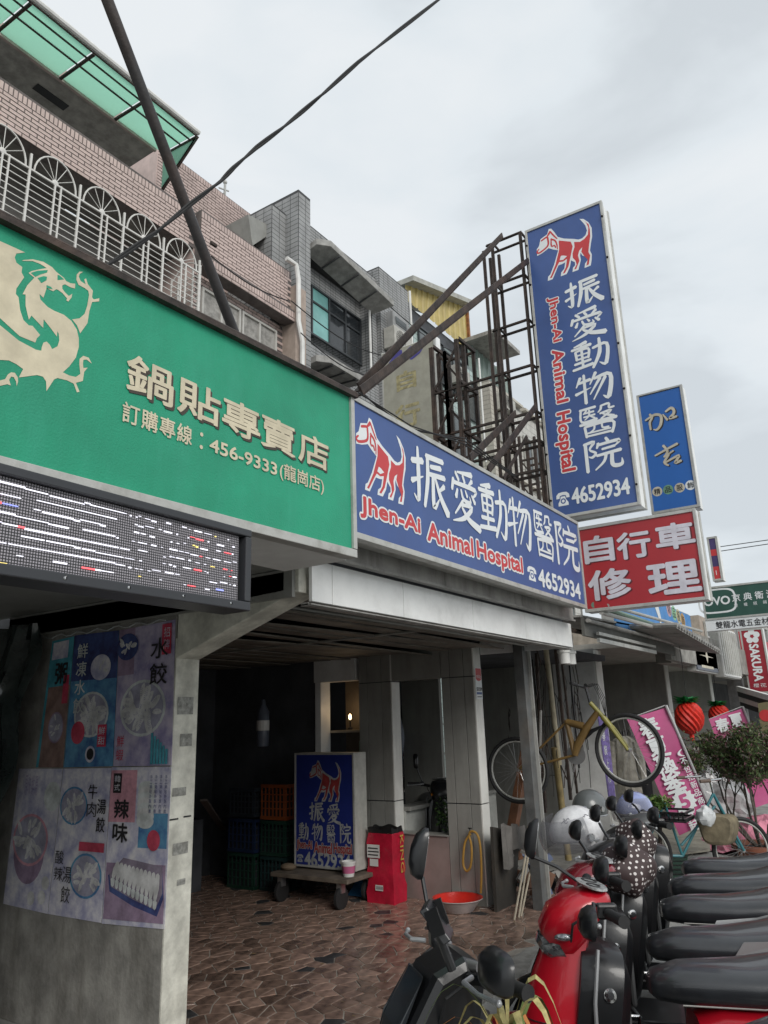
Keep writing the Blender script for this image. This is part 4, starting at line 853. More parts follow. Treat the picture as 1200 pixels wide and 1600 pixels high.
def window(parent, x0, x1, z0, z1, y, n=2, fm=None, glass=None, cur=None, deep=.05, rows=1, teal=None):
    fm = fm or M['alu']; f_ = MB(); t = .045
    f_.box(x0, x1, y - deep, y, z1 - t, z1).box(x0, x1, y - deep, y, z0, z0 + t).box(x0, x0 + t, y - deep, y, z0 + t, z1 - t).box(x1 - t, x1, y - deep, y, z0 + t, z1 - t)
    w_ = (x1 - x0) / n
    for i in range(1, n): f_.box(x0 + w_ * i - t / 2, x0 + w_ * i + t / 2, y - deep * .9, y, z0 + t, z1 - t)
    for r_ in range(1, rows): zz = z0 + (z1 - z0) * (.68 if rows == 2 else r_ / rows); f_.box(x0 + t, x1 - t, y - deep * .8, y - .002, zz - t / 2, zz + t / 2)
    w_o = f_.build('window', fm, parent)
    for i in range(n):
        g_ = glass or M['glass_window']
        if teal is not None and i == teal: g_ = M['glass_teal']
        box_part('pane', g_, w_o, x0 + w_ * i + t / 2, x0 + w_ * (i + 1) - t / 2, y - .012, y - .006, z0 + t, z1 - t)
    return w_o
wf_ = paint('window_white', (.50, .49, .46), .5, grime=.3)
window(pb_, wx0, wx0 + (wx1 - wx0) * .49, wz0, wz1, 9.05, 2, wf_, M['curtain']); window(pb_, wx0 + (wx1 - wx0) * .51, wx1, wz0, wz1, 9.05, 2, wf_, M['curtain'])
MB().box(wx0 - .05, wx1 + .05, 8.93, 9.04, wz0 - .10, wz0 - .01).build('window_sill', wf_, pb_)
# corner pilaster, drain pipe
bx_ = Y9(439, 480).x
MB().box(xe - .02, xe + .30, 8.70, 9.3, 3.4, rt - .35).build('corner_pilaster', mat('pilaster', (.42, .34, .29), .7, grime=.4, streak=True, gcol=(.2, .16, .13)), pb_, bevel=.01)
px_ = xe - .06; MB().tube([(px_ - .3, 8.66, rt + .05), (px_ - .05, 8.62, rt + .02), (px_, 8.6, rt - .3), (px_, 8.6, rl - .3), (px_ + .12, 8.6, rl - .7), (px_ + .12, 8.6, wz0 - .3), (px_ - .2, 8.6, wz0 - .5)], .05, 8).build('drain_pipe', M['white'], pb_, smooth=True)
# set back upper walls
st_ = (Y9(268, 248, 10.4).z + Y9(412, 344, 10.4).z) / 2; sx0, sx1 = Y9(246, 260, 10.4).x, Y9(412, 344, 10.4).x
box_part('upper_wall', GR, pb_, sx0, sx1, 10.4, 11.5, bt_ - .6, st_ - .004)
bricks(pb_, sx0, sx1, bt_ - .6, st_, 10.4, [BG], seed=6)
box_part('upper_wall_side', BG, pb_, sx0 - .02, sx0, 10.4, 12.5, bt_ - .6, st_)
# roof slab soffit over the balcony, recess wall
cz_ = (PY(0, 55, 9.3).z + PY(243, 232, 9.3).z) / 2; sx_e = PY(243, 232, 9.3).x
MB().box(-6, sx_e, 9.32, 13, cz_ - .02, cz_ + .18).build('roof_slab', mat('slab', (.42, .40, .37), .85, var=.2, grime=.45, gcol=(.13, .12, .1)), pb_)
MB().box(-6, sx_e, 9.27, 9.318, cz_ - .05, cz_ + .2).build('slab_edge', BG, pb_)
box_part('balcony_wall', mat('recess', (.10, .095, .088), .9), pb_, -6, sx_e - .3, 12, 12.2, bt_ - .8, cz_)
v0, v1 = PZ(57, 133, cz_ - .03), PZ(108, 166, cz_ - .03)
MB().box(v0.x, v1.x, min(v0.y, v1.y), min(v0.y, v1.y) + .16, cz_ - .03, cz_ - .021).build('ceiling_slot', M['black'], pb_)
# green canopy
cg = mat('canopy_green', (.30, .52, .42), .35, var=.25, scale=3, grime=.45, bump=.05, gcol=(.2, .34, .27), alpha=.86)
_ri = PY(47, 76, 9.27).x; _rr = _ray(87, 38); yo = _ri * _rr.y / _rr.x; _ri2 = PY(243, 232, 9.27).x; _rr2 = _ray(309, 206); yo = (yo + _ri2 * _rr2.y / _rr2.x) / 2; print('canopy outer', yo); zo = (PY(87, 38, yo).z + PY(306, 206, yo).z) / 2; xo = PY(308, 207, yo).x
_n = cg.node_tree; _t = _n.nodes.new('ShaderNodeBsdfTranslucent'); _t.inputs['Color'].default_value = (.60, .86, .74, 1); _m = _n.nodes.new('ShaderNodeMixShader'); _m.inputs[0].default_value = .78
_n.links.new(_n.nodes['Principled BSDF'].outputs[0], _m.inputs[1]); _n.links.new(_t.outputs[0], _m.inputs[2]); _n.links.new(_m.outputs[0], _n.nodes['Material Output'].inputs[0])
can = thing('green_canopy', 'translucent green panel canopy on steel bars above the pink brick balcony', 'canopy', (6, 8.5, cz_))
def cpt(x, a): return Vector((x, 9.27 + (yo - 9.27) * a, cz_ + (zo - cz_) * a))
xs_ = []; x = xo
while x > -4: xs_.append(x); x -= 1.02
for i in range(len(xs_) - 1):
    a, b = xs_[i + 1], xs_[i]
    for (u0, u1) in ((0, .52), (.54, .98)):
        MB().prism([cpt(a + .03, u0), cpt(b - .03, u0), cpt(b - .03, u1), cpt(a + .03, u1)], (0, 0, .012)).build('canopy_panel', cg, can)
    MB().beam(cpt(b, 0) - Vector((0, 0, .03)), cpt(b, 1) - Vector((0, 0, .03)), .038, .038).build('canopy_bar', M['rust'], can)
for u_ in (.53, .80, 1.0): MB().beam(cpt(-4, u_) - Vector((0, 0, .015)), cpt(xo, u_) - Vector((0, 0, .015)), .022).build('canopy_rail', M['rust'], can)
MB().tube([cpt(-4, 1.03) + Vector((0, 0, .05)), cpt(xo + .02, 1.03) + Vector((0, 0, .05))], .045, 8).build('canopy_gutter', M['white'], can)
# end piece of the canopy that returns along the side
MB().prism([cpt(xo, 0), cpt(xo, 1), cpt(xo, 1) + Vector((0, 0, -.03)), cpt(xo, 0) + Vector((0, .0, -.75))], (.012, 0, 0)).build('canopy_side', cg, can)
MB().beam(cpt(xo + .02, 1), cpt(xo + .02, 0) + Vector((0, 0, -.75)), .04).build('canopy_bar', M['rust'], can)
# recess behind the grille: windows and dark wall
box_part('recess_wall', mat('recess2', (.16, .15, .14), .8, grime=.4), pb_, -6, xr, 9.9, 10.1, 3.4, bb_)
box_part('recess_ceiling', mat('recess3', (.2, .19, .175), .8), pb_, -6, xr, 9.2, 9.9, bb_ + .02, bb_ + .1)
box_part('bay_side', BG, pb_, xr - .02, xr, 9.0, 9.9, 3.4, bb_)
for i, a in enumerate((3.1, 4.5, 5.9)):
    window(pb_, a, a + 1.25, 7.2, 9.2, 9.89, 2, wf_, M['curtain'] if i != 1 else M['glass_window'])
# white grille cage with sunburst arches
YGm = 8.55
gr = thing('white_window_grille', 'white steel window grille with sunburst arches below the pink brick band', 'window grille', (6, YGm, 8)); WM = paint('grille_white', (.66, .65, .62), .4, grime=.12, gcol=(.4, .3, .22))
hub = [Y9(u, v, YGm) for u, v in ((4, 240), (84, 286), (158, 330), (222, 368), (284, 405))]
hz = sum(h.z for h in hub) / 5; pitch = (hub[4].x - hub[0].x) / 4; xh = [hub[0].x + pitch * i for i in range(-2, 5)]
end = Y9(313, 440, YGm).x; ht = .5
for i, x in enumerate(xh):
    mb = MB(); Rr = pitch * .42
    pts = [(x + Rr * math.cos(t), YGm, hz - .02 + Rr * 1.28 * math.sin(t)) for t in [math.pi * q / 14 for q in range(15)]]
    mb.tube(pts, .013, 5); mb.build('arch_bar', WM, gr)
    mb = MB()
    for q in range(1, 6):
        t = math.pi * q / 6; mb.tube([(x, YGm, hz), (x + Rr * math.cos(t) * .97, YGm, hz + Rr * 1.25 * math.sin(t) * .97)], .006, 4)
    mb.ball((x, YGm, hz - .0), (.05, .015, .05), 10, rings=6)
    mb.build('sunburst', WM, gr, kind='stuff')
    for xx in (x, x + pitch * .12): MB().box(xx - .011, xx + .011, YGm - .011, YGm + .011, hz - 2.2, hz).build('upright', WM, gr)
    MB().box(x + pitch * .5 - .014, x + pitch * .5 + .014, YGm - .014, YGm + .014, hz - 2.2, hz + .22).build('upright', WM, gr)
for j in range(18):
    z = hz - .02 - j * .105; MB().beam((xh[0] - 1, YGm, z), (end, YGm, z), .024 if j == 0 else .011).build('rail', WM, gr)
for j in range(16):
    z = hz - .02 - j * .105; MB().beam((end, YGm, z), (end, 9.3, z), .012).build('side_rail', WM, gr)
for q in range(5): MB().box(end - .012, end + .012, YGm + q * .18, YGm + q * .18 + .02, hz - 2.2, hz + .15).build('side_upright', WM, gr)
MB().tube([(end, YGm + .7 * q / 10, hz + .1 + .22 * math.sin(math.pi * q / 10)) for q in range(11)], .012, 5).build('side_arch', WM, gr)

# ================================================================ GREY TILED BUILDING
gb = thing('grey_tiled_building', 'grey tiled building with concrete window hoods between the pink and yellow buildings', 'building', (12, YP, 8))
g0 = Y9(431, 330).x; g1 = Y9(455, 330).x; g2 = Y9(474, 330).x; gt1 = Y9(445, 322).z; gt2 = Y9(468, 312).z
def tiled(parent, x0, x1, z0, z1, y, yb_, pw=.23, ph=.11, nm='wall', tm=None, jm=None):
    """a grey box whose street face carries separate tiles"""
    box_part(nm, jm or GJ, parent, x0, x1, y + .006, yb_, z0, z1); mb = MB(); z = z0; r_ = 0
    while z + ph <= z1 + .001:
        x = x0
        while x + pw * .35 < x1:
            xe_ = min(x + pw, x1); mb.add([(x + .006, y, z + .006), (xe_ - .006, y, z + .006), (xe_ - .006, y, z + ph - .006), (x + .006, y, z + ph - .006)], [(0, 1, 2, 3)]); x += pw
        z += ph; r_ += 1
    # side face too (seen from the left)
    z = z0
    while z + ph <= z1 + .001:
        yy = y
        while yy + pw <= yb_: mb.add([(x0 - .006, yy + .006, z + .006), (x0 - .006, yy + pw - .006, z + .006), (x0 - .006, yy + pw - .006, z + ph - .006), (x0 - .006, yy + .006, z + ph - .006)], [(0, 3, 2, 1)]); yy += pw
        z += ph
    mb.build('tiling', tm or GT, parent, kind='stuff', fix=False)
tiled(gb, g0 + .05, g1, 4, gt1, 9.15, 11.5, nm='fin')
tiled(gb, g1 + .01, g2, 4, gt2, 8.80, 10.0, nm='fin')
MB().prism([(g0 - .5, 9.3, gt1 - .55), (g0 + .05, 9.3, gt1 - .45), (g0 + .05, 9.3, gt1 - .75), (g0 - .35, 9.3, gt1 - 1.2)], (0, 1.2, 0)).build('roof_hood', M['gray_panel'], gb)
xt0, xt1 = Y9(587, 430).x, Y9(632, 450).x; gtop = (Y9(478, 344).z + Y9(575, 427).z) / 2
tiled(gb, g2 + .01, xt0, (Y9(478, 385).z), gtop, 9.0, 11, pw=.2, ph=.075, nm='parapet')
wt = (Y9(478, 438).z + Y9(563, 515).z) / 2; wb = (Y9(478, 515).z + Y9(565, 580).z) / 2
whi = Y9(478, 385).z
tiled(gb, g2 + .01, xt0, (PY(478, 434, 9.35).z + PY(563, 506, 9.35).z) / 2 + .02, whi - .01, 9.36, 11, nm='lintel', pw=.2, ph=.075)
WY = 9.35; a1 = PY(563, 540, WY); a1.x = PY(563, 540, WY).x
window(gb, g2 + .05, a1.x, (PY(478, 516, WY).z + PY(563, 574, WY).z) / 2, (PY(478, 434, WY).z + PY(563, 506, WY).z) / 2, WY, 4, paint('frame_dark', (.04, .045, .05), .4), M['glass_dark'], rows=2, teal=1)
sill = (PY(478, 520, 9.0).z + PY(590, 605, 9.0).z) / 2; sl0 = (PY(478, 560, 9.0).z + PY(560, 620, 9).z) / 2
tiled(gb, g2 + .01, xt0, sl0 - .1, sill, 9.0, 9.3, pw=.2, ph=.075, nm='spandrel')
tiled(gb, a1.x + .02, xt0, sill, whi, 9.0, 11, pw=.2, ph=.075, nm='inner_pier')
def hood(v_, z, y0=7.95, x0=None, x1=None, nm='window_hood', z2=None):
    zr = z if z2 is None else z2; MB().prism([(x0, 9.9, z), (x1, 9.9, zr), (x1, y0, zr - .02), (x0 + .45, y0, z - .02), (x0, 8.5, z)], (0, 0, .16)).build(nm, mat('hood', (.30, .295, .28), .8, var=.2, grime=.5, streak=False, gcol=(.13, .125, .11)), gb, bevel=.01)
    for q in range(4): xx = x0 + .6 + (x1 - x0 - .8) * q / 3; zq = z + (zr - z) * (xx - x0) / (x1 - x0); MB().box(xx, xx + .03, y0 + .1, 9.8, zq - .04, zq - .012).build('hood_rib', GJ, gb)
def hood2(rl, fl, fr, rr_):
    A = PY(*rl, 9.0); D = PY(*rr_, 9.0); r = _ray(*fl); yf = A.x * r.y / r.x; yf = max(7.9, min(8.7, yf)); B = PY(*fl, yf); C_ = PY(*fr, yf)
    MB().prism([(A.x, 9.0, A.z), (D.x, 9.0, D.z), (C_.x, yf, C_.z), (A.x + .25, yf, B.z), (A.x, yf + .2, B.z)], (0, 0, .15)).build('window_hood', mat('hood', (.36, .355, .34), .8, var=.2, grime=.5, streak=False, gcol=(.13, .125, .11)), gb, bevel=.01)
    for q in range(3): f_ = .22 + .28 * q; p0, p1 = A.lerp(D, f_), B.lerp(C_, f_); p1.x = p0.x; MB().beam(p0 + Vector((0, 0, -.02)), p1 + Vector((0, 0, -.02)), .03, .03).build('hood_rib', GJ, gb)
hood2((477, 396), (506, 376), (616, 478), (582, 492)); hood2((479, 572), (506, 560), (572, 600), (545, 606))
box_part('low_wall', M['dark_wall'], gb, g2, xt0, 9.95, 10.5, 4, sl0 - .1)
tz = (Y9(590, 421).z); tiled(gb, xt0, xt1, 0, tz, 8.9, 11, nm='tower', pw=.2, ph=.075)
q0, q1 = Y9(604, 488, 8.9), Y9(629, 530, 8.9)
MB().box(q0.x, q1.x, 8.72, 8.9, q1.z, q0.z).build('box_frame', GT, gb, bevel=.01); MB().box(q0.x + .12, q1.x - .1, 8.705, 8.719, q1.z + .12, q0.z - .12).build('box_pane', M['glass_window'], gb)

# ================================================================ YELLOW SHEET HOUSE, GREEN SHEET HUT, FAR BLOCKS
def corrug(parent, x0, x1, z0, z1a, z1b, y, m_, pitch=.26, d=.04, nm='sheet_wall'):
    mb = MB(); x = x0
    while x < x1 - .01:
        e_ = min(x + pitch, x1); t0 = z1a + (z1b - z1a) * (x - x0) / (x1 - x0); t1 = z1a + (z1b - z1a) * (e_ - x0) / (x1 - x0); q = [x, x + (e_ - x) * .7, x + (e_ - x) * .8, x + (e_ - x) * .9, e_]; dd = [0, 0, -d, -d, 0]
        for i in range(4):
            ta, tb = t0 + (t1 - t0) * (q[i] - x) / (e_ - x), t0 + (t1 - t0) * (q[i + 1] - x) / (e_ - x)
            mb.add([(q[i], y + dd[i], z0), (q[i + 1], y + dd[i + 1], z0), (q[i + 1], y + dd[i + 1], tb), (q[i], y + dd[i], ta)], [(0, 1, 2, 3)])
        x = e_
    return mb.build(nm, m_, parent, fix=False)
yh = thing('yellow_sheet_house', 'rooftop house of yellow corrugated sheet with pale sloping roof edge', 'building', (17, 9, 10))
ya0, ya1 = Y9(636, 447, 9.6), Y9(728, 480, 9.6); yb1 = Y9(728, 545, 9.6)
corrug(yh, ya0.x - .1, ya1.x, yb1.z, ya0.z, ya1.z, 9.6, mat('sheet_yellow', (.50, .40, .14), .5, var=.15, scale=1.5, grime=.4, streak=True, gcol=(.26, .2, .1), bump=.05), .33)
MB().prism([(ya0.x - .15, 9.3, ya0.z + .0), (ya1.x + .1, 9.3, ya1.z + .0), (ya1.x + .1, 9.3, ya1.z + .16), (ya0.x - .15, 9.3, ya0.z + .16)], (0, 1.4, 0)).build('roof', mat('roof_pale', (.42, .42, .38), .6, grime=.4), yh)
MB().box(ya1.x - .06, ya1.x + .04, 9.52, 9.62, yb1.z, ya1.z + .03).build('corner_strip', mat('rust_orange', (.35, .14, .05), .8, var=.4, grime=.5), yh)
MB().box(ya0.x, ya1.x - .05, 9.7, 11.0, yb1.z - 2, min(ya0.z, ya1.z) - .5).build('house_core', M['dark_wall'], yh)
lt = thing('pale_teal_block', 'pale teal tiled block with barred windows beneath the yellow sheet house', 'building', (16, 9, 5))
TL = mat('tile_teal', (.42, .52, .50), .4, var=.1, grime=.35, streak=True, gcol=(.25, .3, .28))
tx0, tx1 = xt1 + .02, Y9(745, 600, 9.2).x
tiled(lt, tx0, tx1, 0, Y9(640, 500, 9.2).z, 9.2, 12, pw=.22, ph=.16, tm=TL, jm=mat('teal_joint', (.2, .24, .24), .8))
for (u, v_, w_, h_) in ((652, 508, 1.4, 1.3), (690, 545, 1.2, 1.2), (726, 590, 1.1, 1.3), (700, 640, 1.3, 1.5)):
    p = Y9(u, v_, 9.18); window(lt, p.x, p.x + w_, p.z - h_, p.z, 9.18, 2, paint('frame_dark', (.04, .045, .05), .4), M['glass_window'])
gh = thing('green_sheet_hut', 'grey green corrugated rooftop hut with overhanging flat roof', 'building', (22, 9, 9))
h0, h1 = Y9(729, 530, 9.4), Y9(802, 548, 9.4)
corrug(gh, h0.x + .02, Y9(792, 560, 9.4).x, Y9(760, 600, 9.4).z, h0.z - .1, h0.z - .1, 9.4, mat('sheet_green', (.22, .29, .26), .5, grime=.4, streak=True, gcol=(.12, .14, .13)), .36)
MB().prism([(h0.x, 8.4, h0.z - .08), (Y9(812, 545, 8.4).x, 8.4, h0.z - .08), (Y9(812, 545, 8.4).x, 8.4, h0.z + .05), (h0.x, 8.4, h0.z + .05)], (0, 3.5, 0)).build('roof', M['gutter'], gh)
MB().box(h0.x + .1, Y9(792, 560, 9.4).x - .05, 9.5, 12, 6, h0.z - .1).build('hut_core', M['dark_wall'], gh)
cw = thing('cream_apartment_block', 'cream apartment block with grey windows behind the steel sign frame', 'building', (22, 9, 5))
CW = mat('tile_cream', (.52, .49, .43), .6, var=.1, grime=.4, streak=True, gcol=(.26, .24, .2))
c0, c1 = Y9(748, 620, 8.8), Y9(806, 660, 8.8); 
tiled(cw, tx1 + .02, c1.x + 1.2, 0, Y9(760, 590, 8.8).z, 8.8, 12, pw=.3, ph=.15, tm=CW, jm=mat('cream_joint', (.28, .26, .23), .8))
for i in range(4):
    for j in range(3):
        x_ = tx1 + .5 + i * 1.55; z_ = Y9(760, 590, 8.8).z - 1.9 - j * 2.6
        window(cw, x_, x_ + 1.15, z_, z_ + 1.35, 8.78, 2, M['alu'], M['glass_window']); MB().box(x_ - .1, x_ + 1.25, 8.45, 8.79, z_ + 1.45, z_ + 1.53).build('hood', CW, cw)
fw = thing('white_tiled_block', 'far white tiled apartment block at the end of the roof row', 'building', (30, 9, 5))
f0, f1 = Y9(800, 630, 8.6), Y9(852, 690, 8.6)
tiled(fw, f0.x, f0.x + 4.5, 0, f0.z, 8.6, 12, pw=.35, ph=.22, tm=mat('tile_white', (.55, .54, .50), .5, var=.1, grime=.4, streak=True, gcol=(.3, .28, .25)), jm=mat('white_joint', (.3, .29, .27), .8))
for i in range(2):
    for j in range(3):
        x_ = f0.x + .6 + i * 1.9; z_ = f0.z - 2.2 - j * 2.6; window(fw, x_, x_ + 1.3, z_, z_ + 1.3, 8.58, 2, M['alu'], M['glass_window'])
bz_ = thing('roof_antenna', 'thin antenna on the roof edge of the pink building', 'antenna', tuple(PY(350, 300, 10.6)))
p = PY(351, 306, 10.6); MB().beam(p - Vector((0, 0, .4)), p + Vector((0, 0, .35)), .04).beam(p + Vector((-.18, 0, .1)), p + Vector((.12, 0, .2)), .025).beam(p + Vector((-.15, 0, -.1)), p + Vector((0, 0, .1)), .02).ball(p + Vector((0, 0, .36)), .05, 8).build('mast', M['alu'], bz_)

# ================================================================ STEEL FRAMES ABOVE THE LONG SIGN
fr1 = thing('steel_sign_frame', 'rusty brown steel lattice that carries the tall blue sign', 'steel frame', (XV + .1, 3.2, 4.5))
XA, XB = XV + .03, XV + .20
yE = PX(822, 420, XA).y + .02; yT2 = PX(780, 500, XA).y; yT2b = PX(768, 500, XA).y; yT1 = PX(722, 640, XA).y; yT1b = PX(681, 640, XA).y
def post(x, y, z0, z1, w_=.028, nm='post'): MB().angle((x, y, z0), (x, y, z1), w_, .006, up=(0, 1, 0)).build(nm, M['rust'], fr1)
zt2 = PX(775, 385, XA).z; zt1 = PX(700, 535, XA).z
for x in (XA, XB):
    post(x, yE, 3.3, PX(822, 360, XA).z); post(x, yT2, 2.9, zt2); post(x, yT2b + .02, PX(770, 525, XA).z - 3, zt2); 
    post(x, yT1, 2.7, zt1, .042); post(x, yT1b, 2.7, zt1, .042); post(XA, (yT1 + yT1b) / 2, 2.7, zt1 - .1, .03)
for v_ in (360, 429, 501, 574, 648, 694, 740):
    z = PX(822, v_, XA).z
    for x in (XA, XB):
        far = yT1b if z < zt1 - .1 else yT2b
        MB().angle((x, yE, z), (x, far, z), .032, .005).build('rail', M['rust'], fr1)
    for y_ in (yE, yT2): MB().beam((XA, y_, z), (XB, y_, z), .02).build('cross_piece', M['rust'], fr1)
for z in (zt1, zt1 - .55, zt1 - 1.15, zt1 - 1.7):
    for y_ in (yT1, yT1b): MB().angle((XA, y_, z), (XB + .25, y_, z), .035, .005).build('cross_piece', M['rust'], fr1)
    MB().angle((XB + .25, yT1, z), (XB + .25, yT1b, z), .035, .005).build('rail', M['rust'], fr1)
for y_ in (yT1, yT1b): post(XB + .25, y_, 2.7, zt1, .035)
for i in range(3):
    z = zt1 - .55 * (i + 1); MB().beam((XB, yT1, z), (XB, yT1b, z + .5), .022).build('diagonal', M['rust'], fr1); MB().beam((XA, yT1b, z), (XA, yT1, z + .5), .022).build('diagonal', M['rust'], fr1)
fb_ = thing('roof_brace', 'long upper steel brace that runs to the top of the lattice frame', 'steel brace', tuple(PY(556, 614, 2.5)))
s_ = PY(558, 612, 2.5); MB().angle(s_, PX(783, 372, XA), .055, .012).build('brace_bar', M['rust'], fb_)
fb2 = thing('roof_brace', 'long lower steel brace that runs to the side of the tall blue sign', 'steel brace', tuple(PY(562, 618, 2.42)))
MB().angle(PY(562, 618, 2.42), PX(824, 411, XA - .03), .055, .012).build('brace_bar', M['rust'], fb2)
for a_, b_, lbl in (((731, 722, 2.5), (803, 650), 'short steel brace at the left behind the long blue sign, leaning right'), ((760, 740, 2.5), (836, 638), 'short steel brace in the middle behind the long blue sign, ending at the tall sign'), ((786, 750, 2.7), (822, 684), 'thin short steel brace at the right, lowest of the braces by the tall sign')):
    t = thing('roof_brace', lbl, 'steel brace', tuple(PY(*a_[:2], a_[2]))); MB().angle(PY(a_[0], a_[1], a_[2]), PX(b_[0], b_[1], XA - .04), .06 if a_[0] < 780 else .03, .012).build('brace_bar', M['rust'], t)
# second, farther lattice
fr2 = thing('small_steel_frame', 'smaller far steel lattice seen between the braces and the tall sign', 'steel frame', (11, 3.6, 4))
for u in (812, 824, 836):
    p = PX(u, 700, 10.5); MB().box(10.48, 10.52, p.y - .02, p.y + .02, 2.6, PX(u, 682, 10.5).z).build('post', M['rust'], fr2); MB().box(10.78, 10.82, p.y - .02, p.y + .02, 2.6, PX(u, 682, 10.5).z).build('post', M['rust'], fr2)
pa_, pb2 = PX(812, 700, 10.5), PX(836, 700, 10.5)
for i in range(7):
    z = 5.6 - i * .42
    if z < 2.7: break
    MB().beam((10.5, pa_.y, z), (10.5, pb2.y, z), .03).build('rail', M['rust'], fr2); MB().beam((10.8, pa_.y, z), (10.8, pb2.y, z), .03).build('rail', M['rust'], fr2); MB().beam((10.5, pa_.y, z), (10.5, pb2.y, z - .4), .02).build('diagonal', M['rust'], fr2)
# old faded sign
XO = 8.6; FO = sign_x(XO)
os_ = thing('faded_bicycle_sign', 'old faded beige sign with pale yellow characters behind the steel lattice', 'sign', tuple(PX(640, 600, XO)))
o0, o1 = PX(598, 553, XO), PX(677, 526, XO); oz = (o0.z + o1.z) / 2
box_part('sign_face', mat('faded', (.36, .35, .29), .6, var=.1, grime=.3, streak=True, gcol=(.28, .26, .2)), os_, XO, XO + .02, o1.y, o0.y, 2.9, oz)
box_part('sign_body', M['white_panel'], os_, XO + .021, XO + .16, o1.y - .02, o0.y + .02, 2.88, oz + .02)
MB().box(XO - .012, XO + .02, o1.y - .03, o1.y - .001, 2.9, oz + .02).box(XO - .012, XO + .02, o0.y + .001, o0.y + .02, 2.9, oz + .02).build('frame', M['alu'], os_)
fy = mat('faded_yellow', (.42, .37, .20), .6, var=.3, scale=14, bump=0)
for ch, a, b in (('自', (620, 613), (650, 574)), ('行', (618, 673), (656, 624))): text(ch, FO, rpx(FO, a, b), fy, os_, off=.03)
fbl = mat('faded_blue', (.07, .06, .26), .5, bump=0)
q = FO.px(637, 552); mb = MB(); d_ = FO.lay()
for k_, (dx_, w_) in enumerate(((-.22, .06), (-.02, .07), (.17, .06))): brush(mb, FO, [(q[0] + dx_ - .12, q[1] - .10, .03), (q[0] + dx_, q[1] - .02, w_), (q[0] + dx_ + .1, q[1] + .07, .04)], d_ + .001 * k_)
mb.build('logo', fbl, os_, fix=False)

# ================================================================ POLE AND CABLES
bp_ = thing('leaning_black_pole', 'long black steel pole leaning from the green sign up to the upper left', 'pole', tuple(PY(369, 528, 2.3)))
MB().tube([PY(370, 530, 2.3), PY(160, -20, 2.15)], .024, 12).build('pole_tube', mat('pole_black', (.035, .032, .033), .5, var=.3, grime=.5, gcol=(.10, .06, .045)), bp_, smooth=True)
p = PY(325, 384, 2.27); MB().beam(p + Vector((-.01, -.028, .0)), p + Vector((.025, -.028, .0)), .012, .015).build('clamp', M['rust'], bp_)
cb_ = thing('overhead_cable', 'thick twisted black cable crossing the sky from the green sign', 'cable', tuple(PY(165, 415, 2.1)))
cp = [PY(150, 425, 2.12), PY(190, 400, 2.1), PY(245, 362, 2.06), PY(300, 317, 2.0), PY(345, 283, 1.95), PY(365, 262, 1.92), PY(400, 231, 1.88), PY(440, 201, 1.82), PY(475, 172, 1.77), PY(510, 142, 1.7), PY(560, 97, 1.62), PY(620, 50, 1.55), PY(690, -4, 1.45), PY(800, -90, 1.3)]
for s_ in range(2):
    pts = []
    for i in range(len(cp) - 1):
        for q in range(6):
            f_ = i + q / 6; a = cp[i].lerp(cp[i + 1], q / 6); th = f_ * 1.9 + s_ * math.pi; pts.append(a + Vector((math.cos(th) * .0045, 0, math.sin(th) * .0045)))
    MB().tube(pts, .0062, 6).build('strand', M['rubber'], cb_, smooth=True)
for dv, lb in ((0, 'upper'), (7, 'lower')):
    t = thing('thin_wire', lb + ' of two thin wires strung across the sky at the right', 'wire', tuple(PX(1120, 855 + dv, 16)))
    MB().tube([PX(1120, 855 + dv, 16), PX(1205, 843 + dv * .9, 15.5), PX(1400, 812, 14)], .008, 4).build('wire_line', M['rubber'], t)

# ================================================================ FACADE CLUTTER: air conditioners, pipes, cables
def aircon(label, p, w_=.8, h_=.55, d_=.32):
    t = thing('air_conditioner', label, 'air conditioner', tuple(p)); x, y, z = p
    box_part('case', mat('ac_case', (.48, .47, .43), .5, grime=.4, gcol=(.22, .2, .17)), t, x, x + w_, y - d_, y, z, z + h_, .012)
    mb = MB()
    for i in range(4): mb.torus((x + w_ * .36, y - d_ - .004, z + h_ / 2), .06 + i * .05, .004, (0, 1, 0), 24, 4)
    for i in range(8): a = math.pi * i / 8; mb.beam((x + w_ * .36 - .21 * math.cos(a), y - d_ - .004, z + h_ / 2 - .21 * math.sin(a)), (x + w_ * .36 + .21 * math.cos(a), y - d_ - .004, z + h_ / 2 + .21 * math.sin(a)), .006)
    mb.build('fan_grille', M['black'], t, kind='stuff')
    for q in (.12, w_ - .16): MB().box(x + q, x + q + .04, y - d_ - .02, y, z - .04, z - .002).build('bracket', M['rust'], t)
    MB().tube([(x + w_, y - .1, z + .15), (x + w_ + .1, y - .05, z + .1), (x + w_ + .12, y - .03, z - .9)], .025, 8).build('hose', M['white'], t, smooth=True)
aircon('air conditioner on the grey wall beneath the square box window', Y9(600, 545, 8.88))
aircon('air conditioner on the teal tiled wall right of the faded beige sign', Y9(700, 600, 9.18))
aircon('air conditioner on the cream block behind the steel lattice', Y9(775, 640, 8.78))
for (a_, b_, y_, r_, lb) in (((576, 440), (590, 600), 8.98, .03, 'thin drain pipe at the corner of the grey tower'), ((640, 455), (652, 600), 9.1, .035, 'drain pipe between the grey tower and the teal wall'), ((748, 560), (756, 720), 8.7, .03, 'drain pipe on the cream block')):
    t = thing('drain_pipe', lb, 'pipe', tuple(Y9(*b_, y_))); p, q = Y9(*a_, y_), Y9(*b_, y_); MB().tube([p, Vector((p.x, y_, q.z))], r_, 8).build('pipe_shaft', M['white'], t, smooth=True)
fc = MB(); rr = random.Random(77)
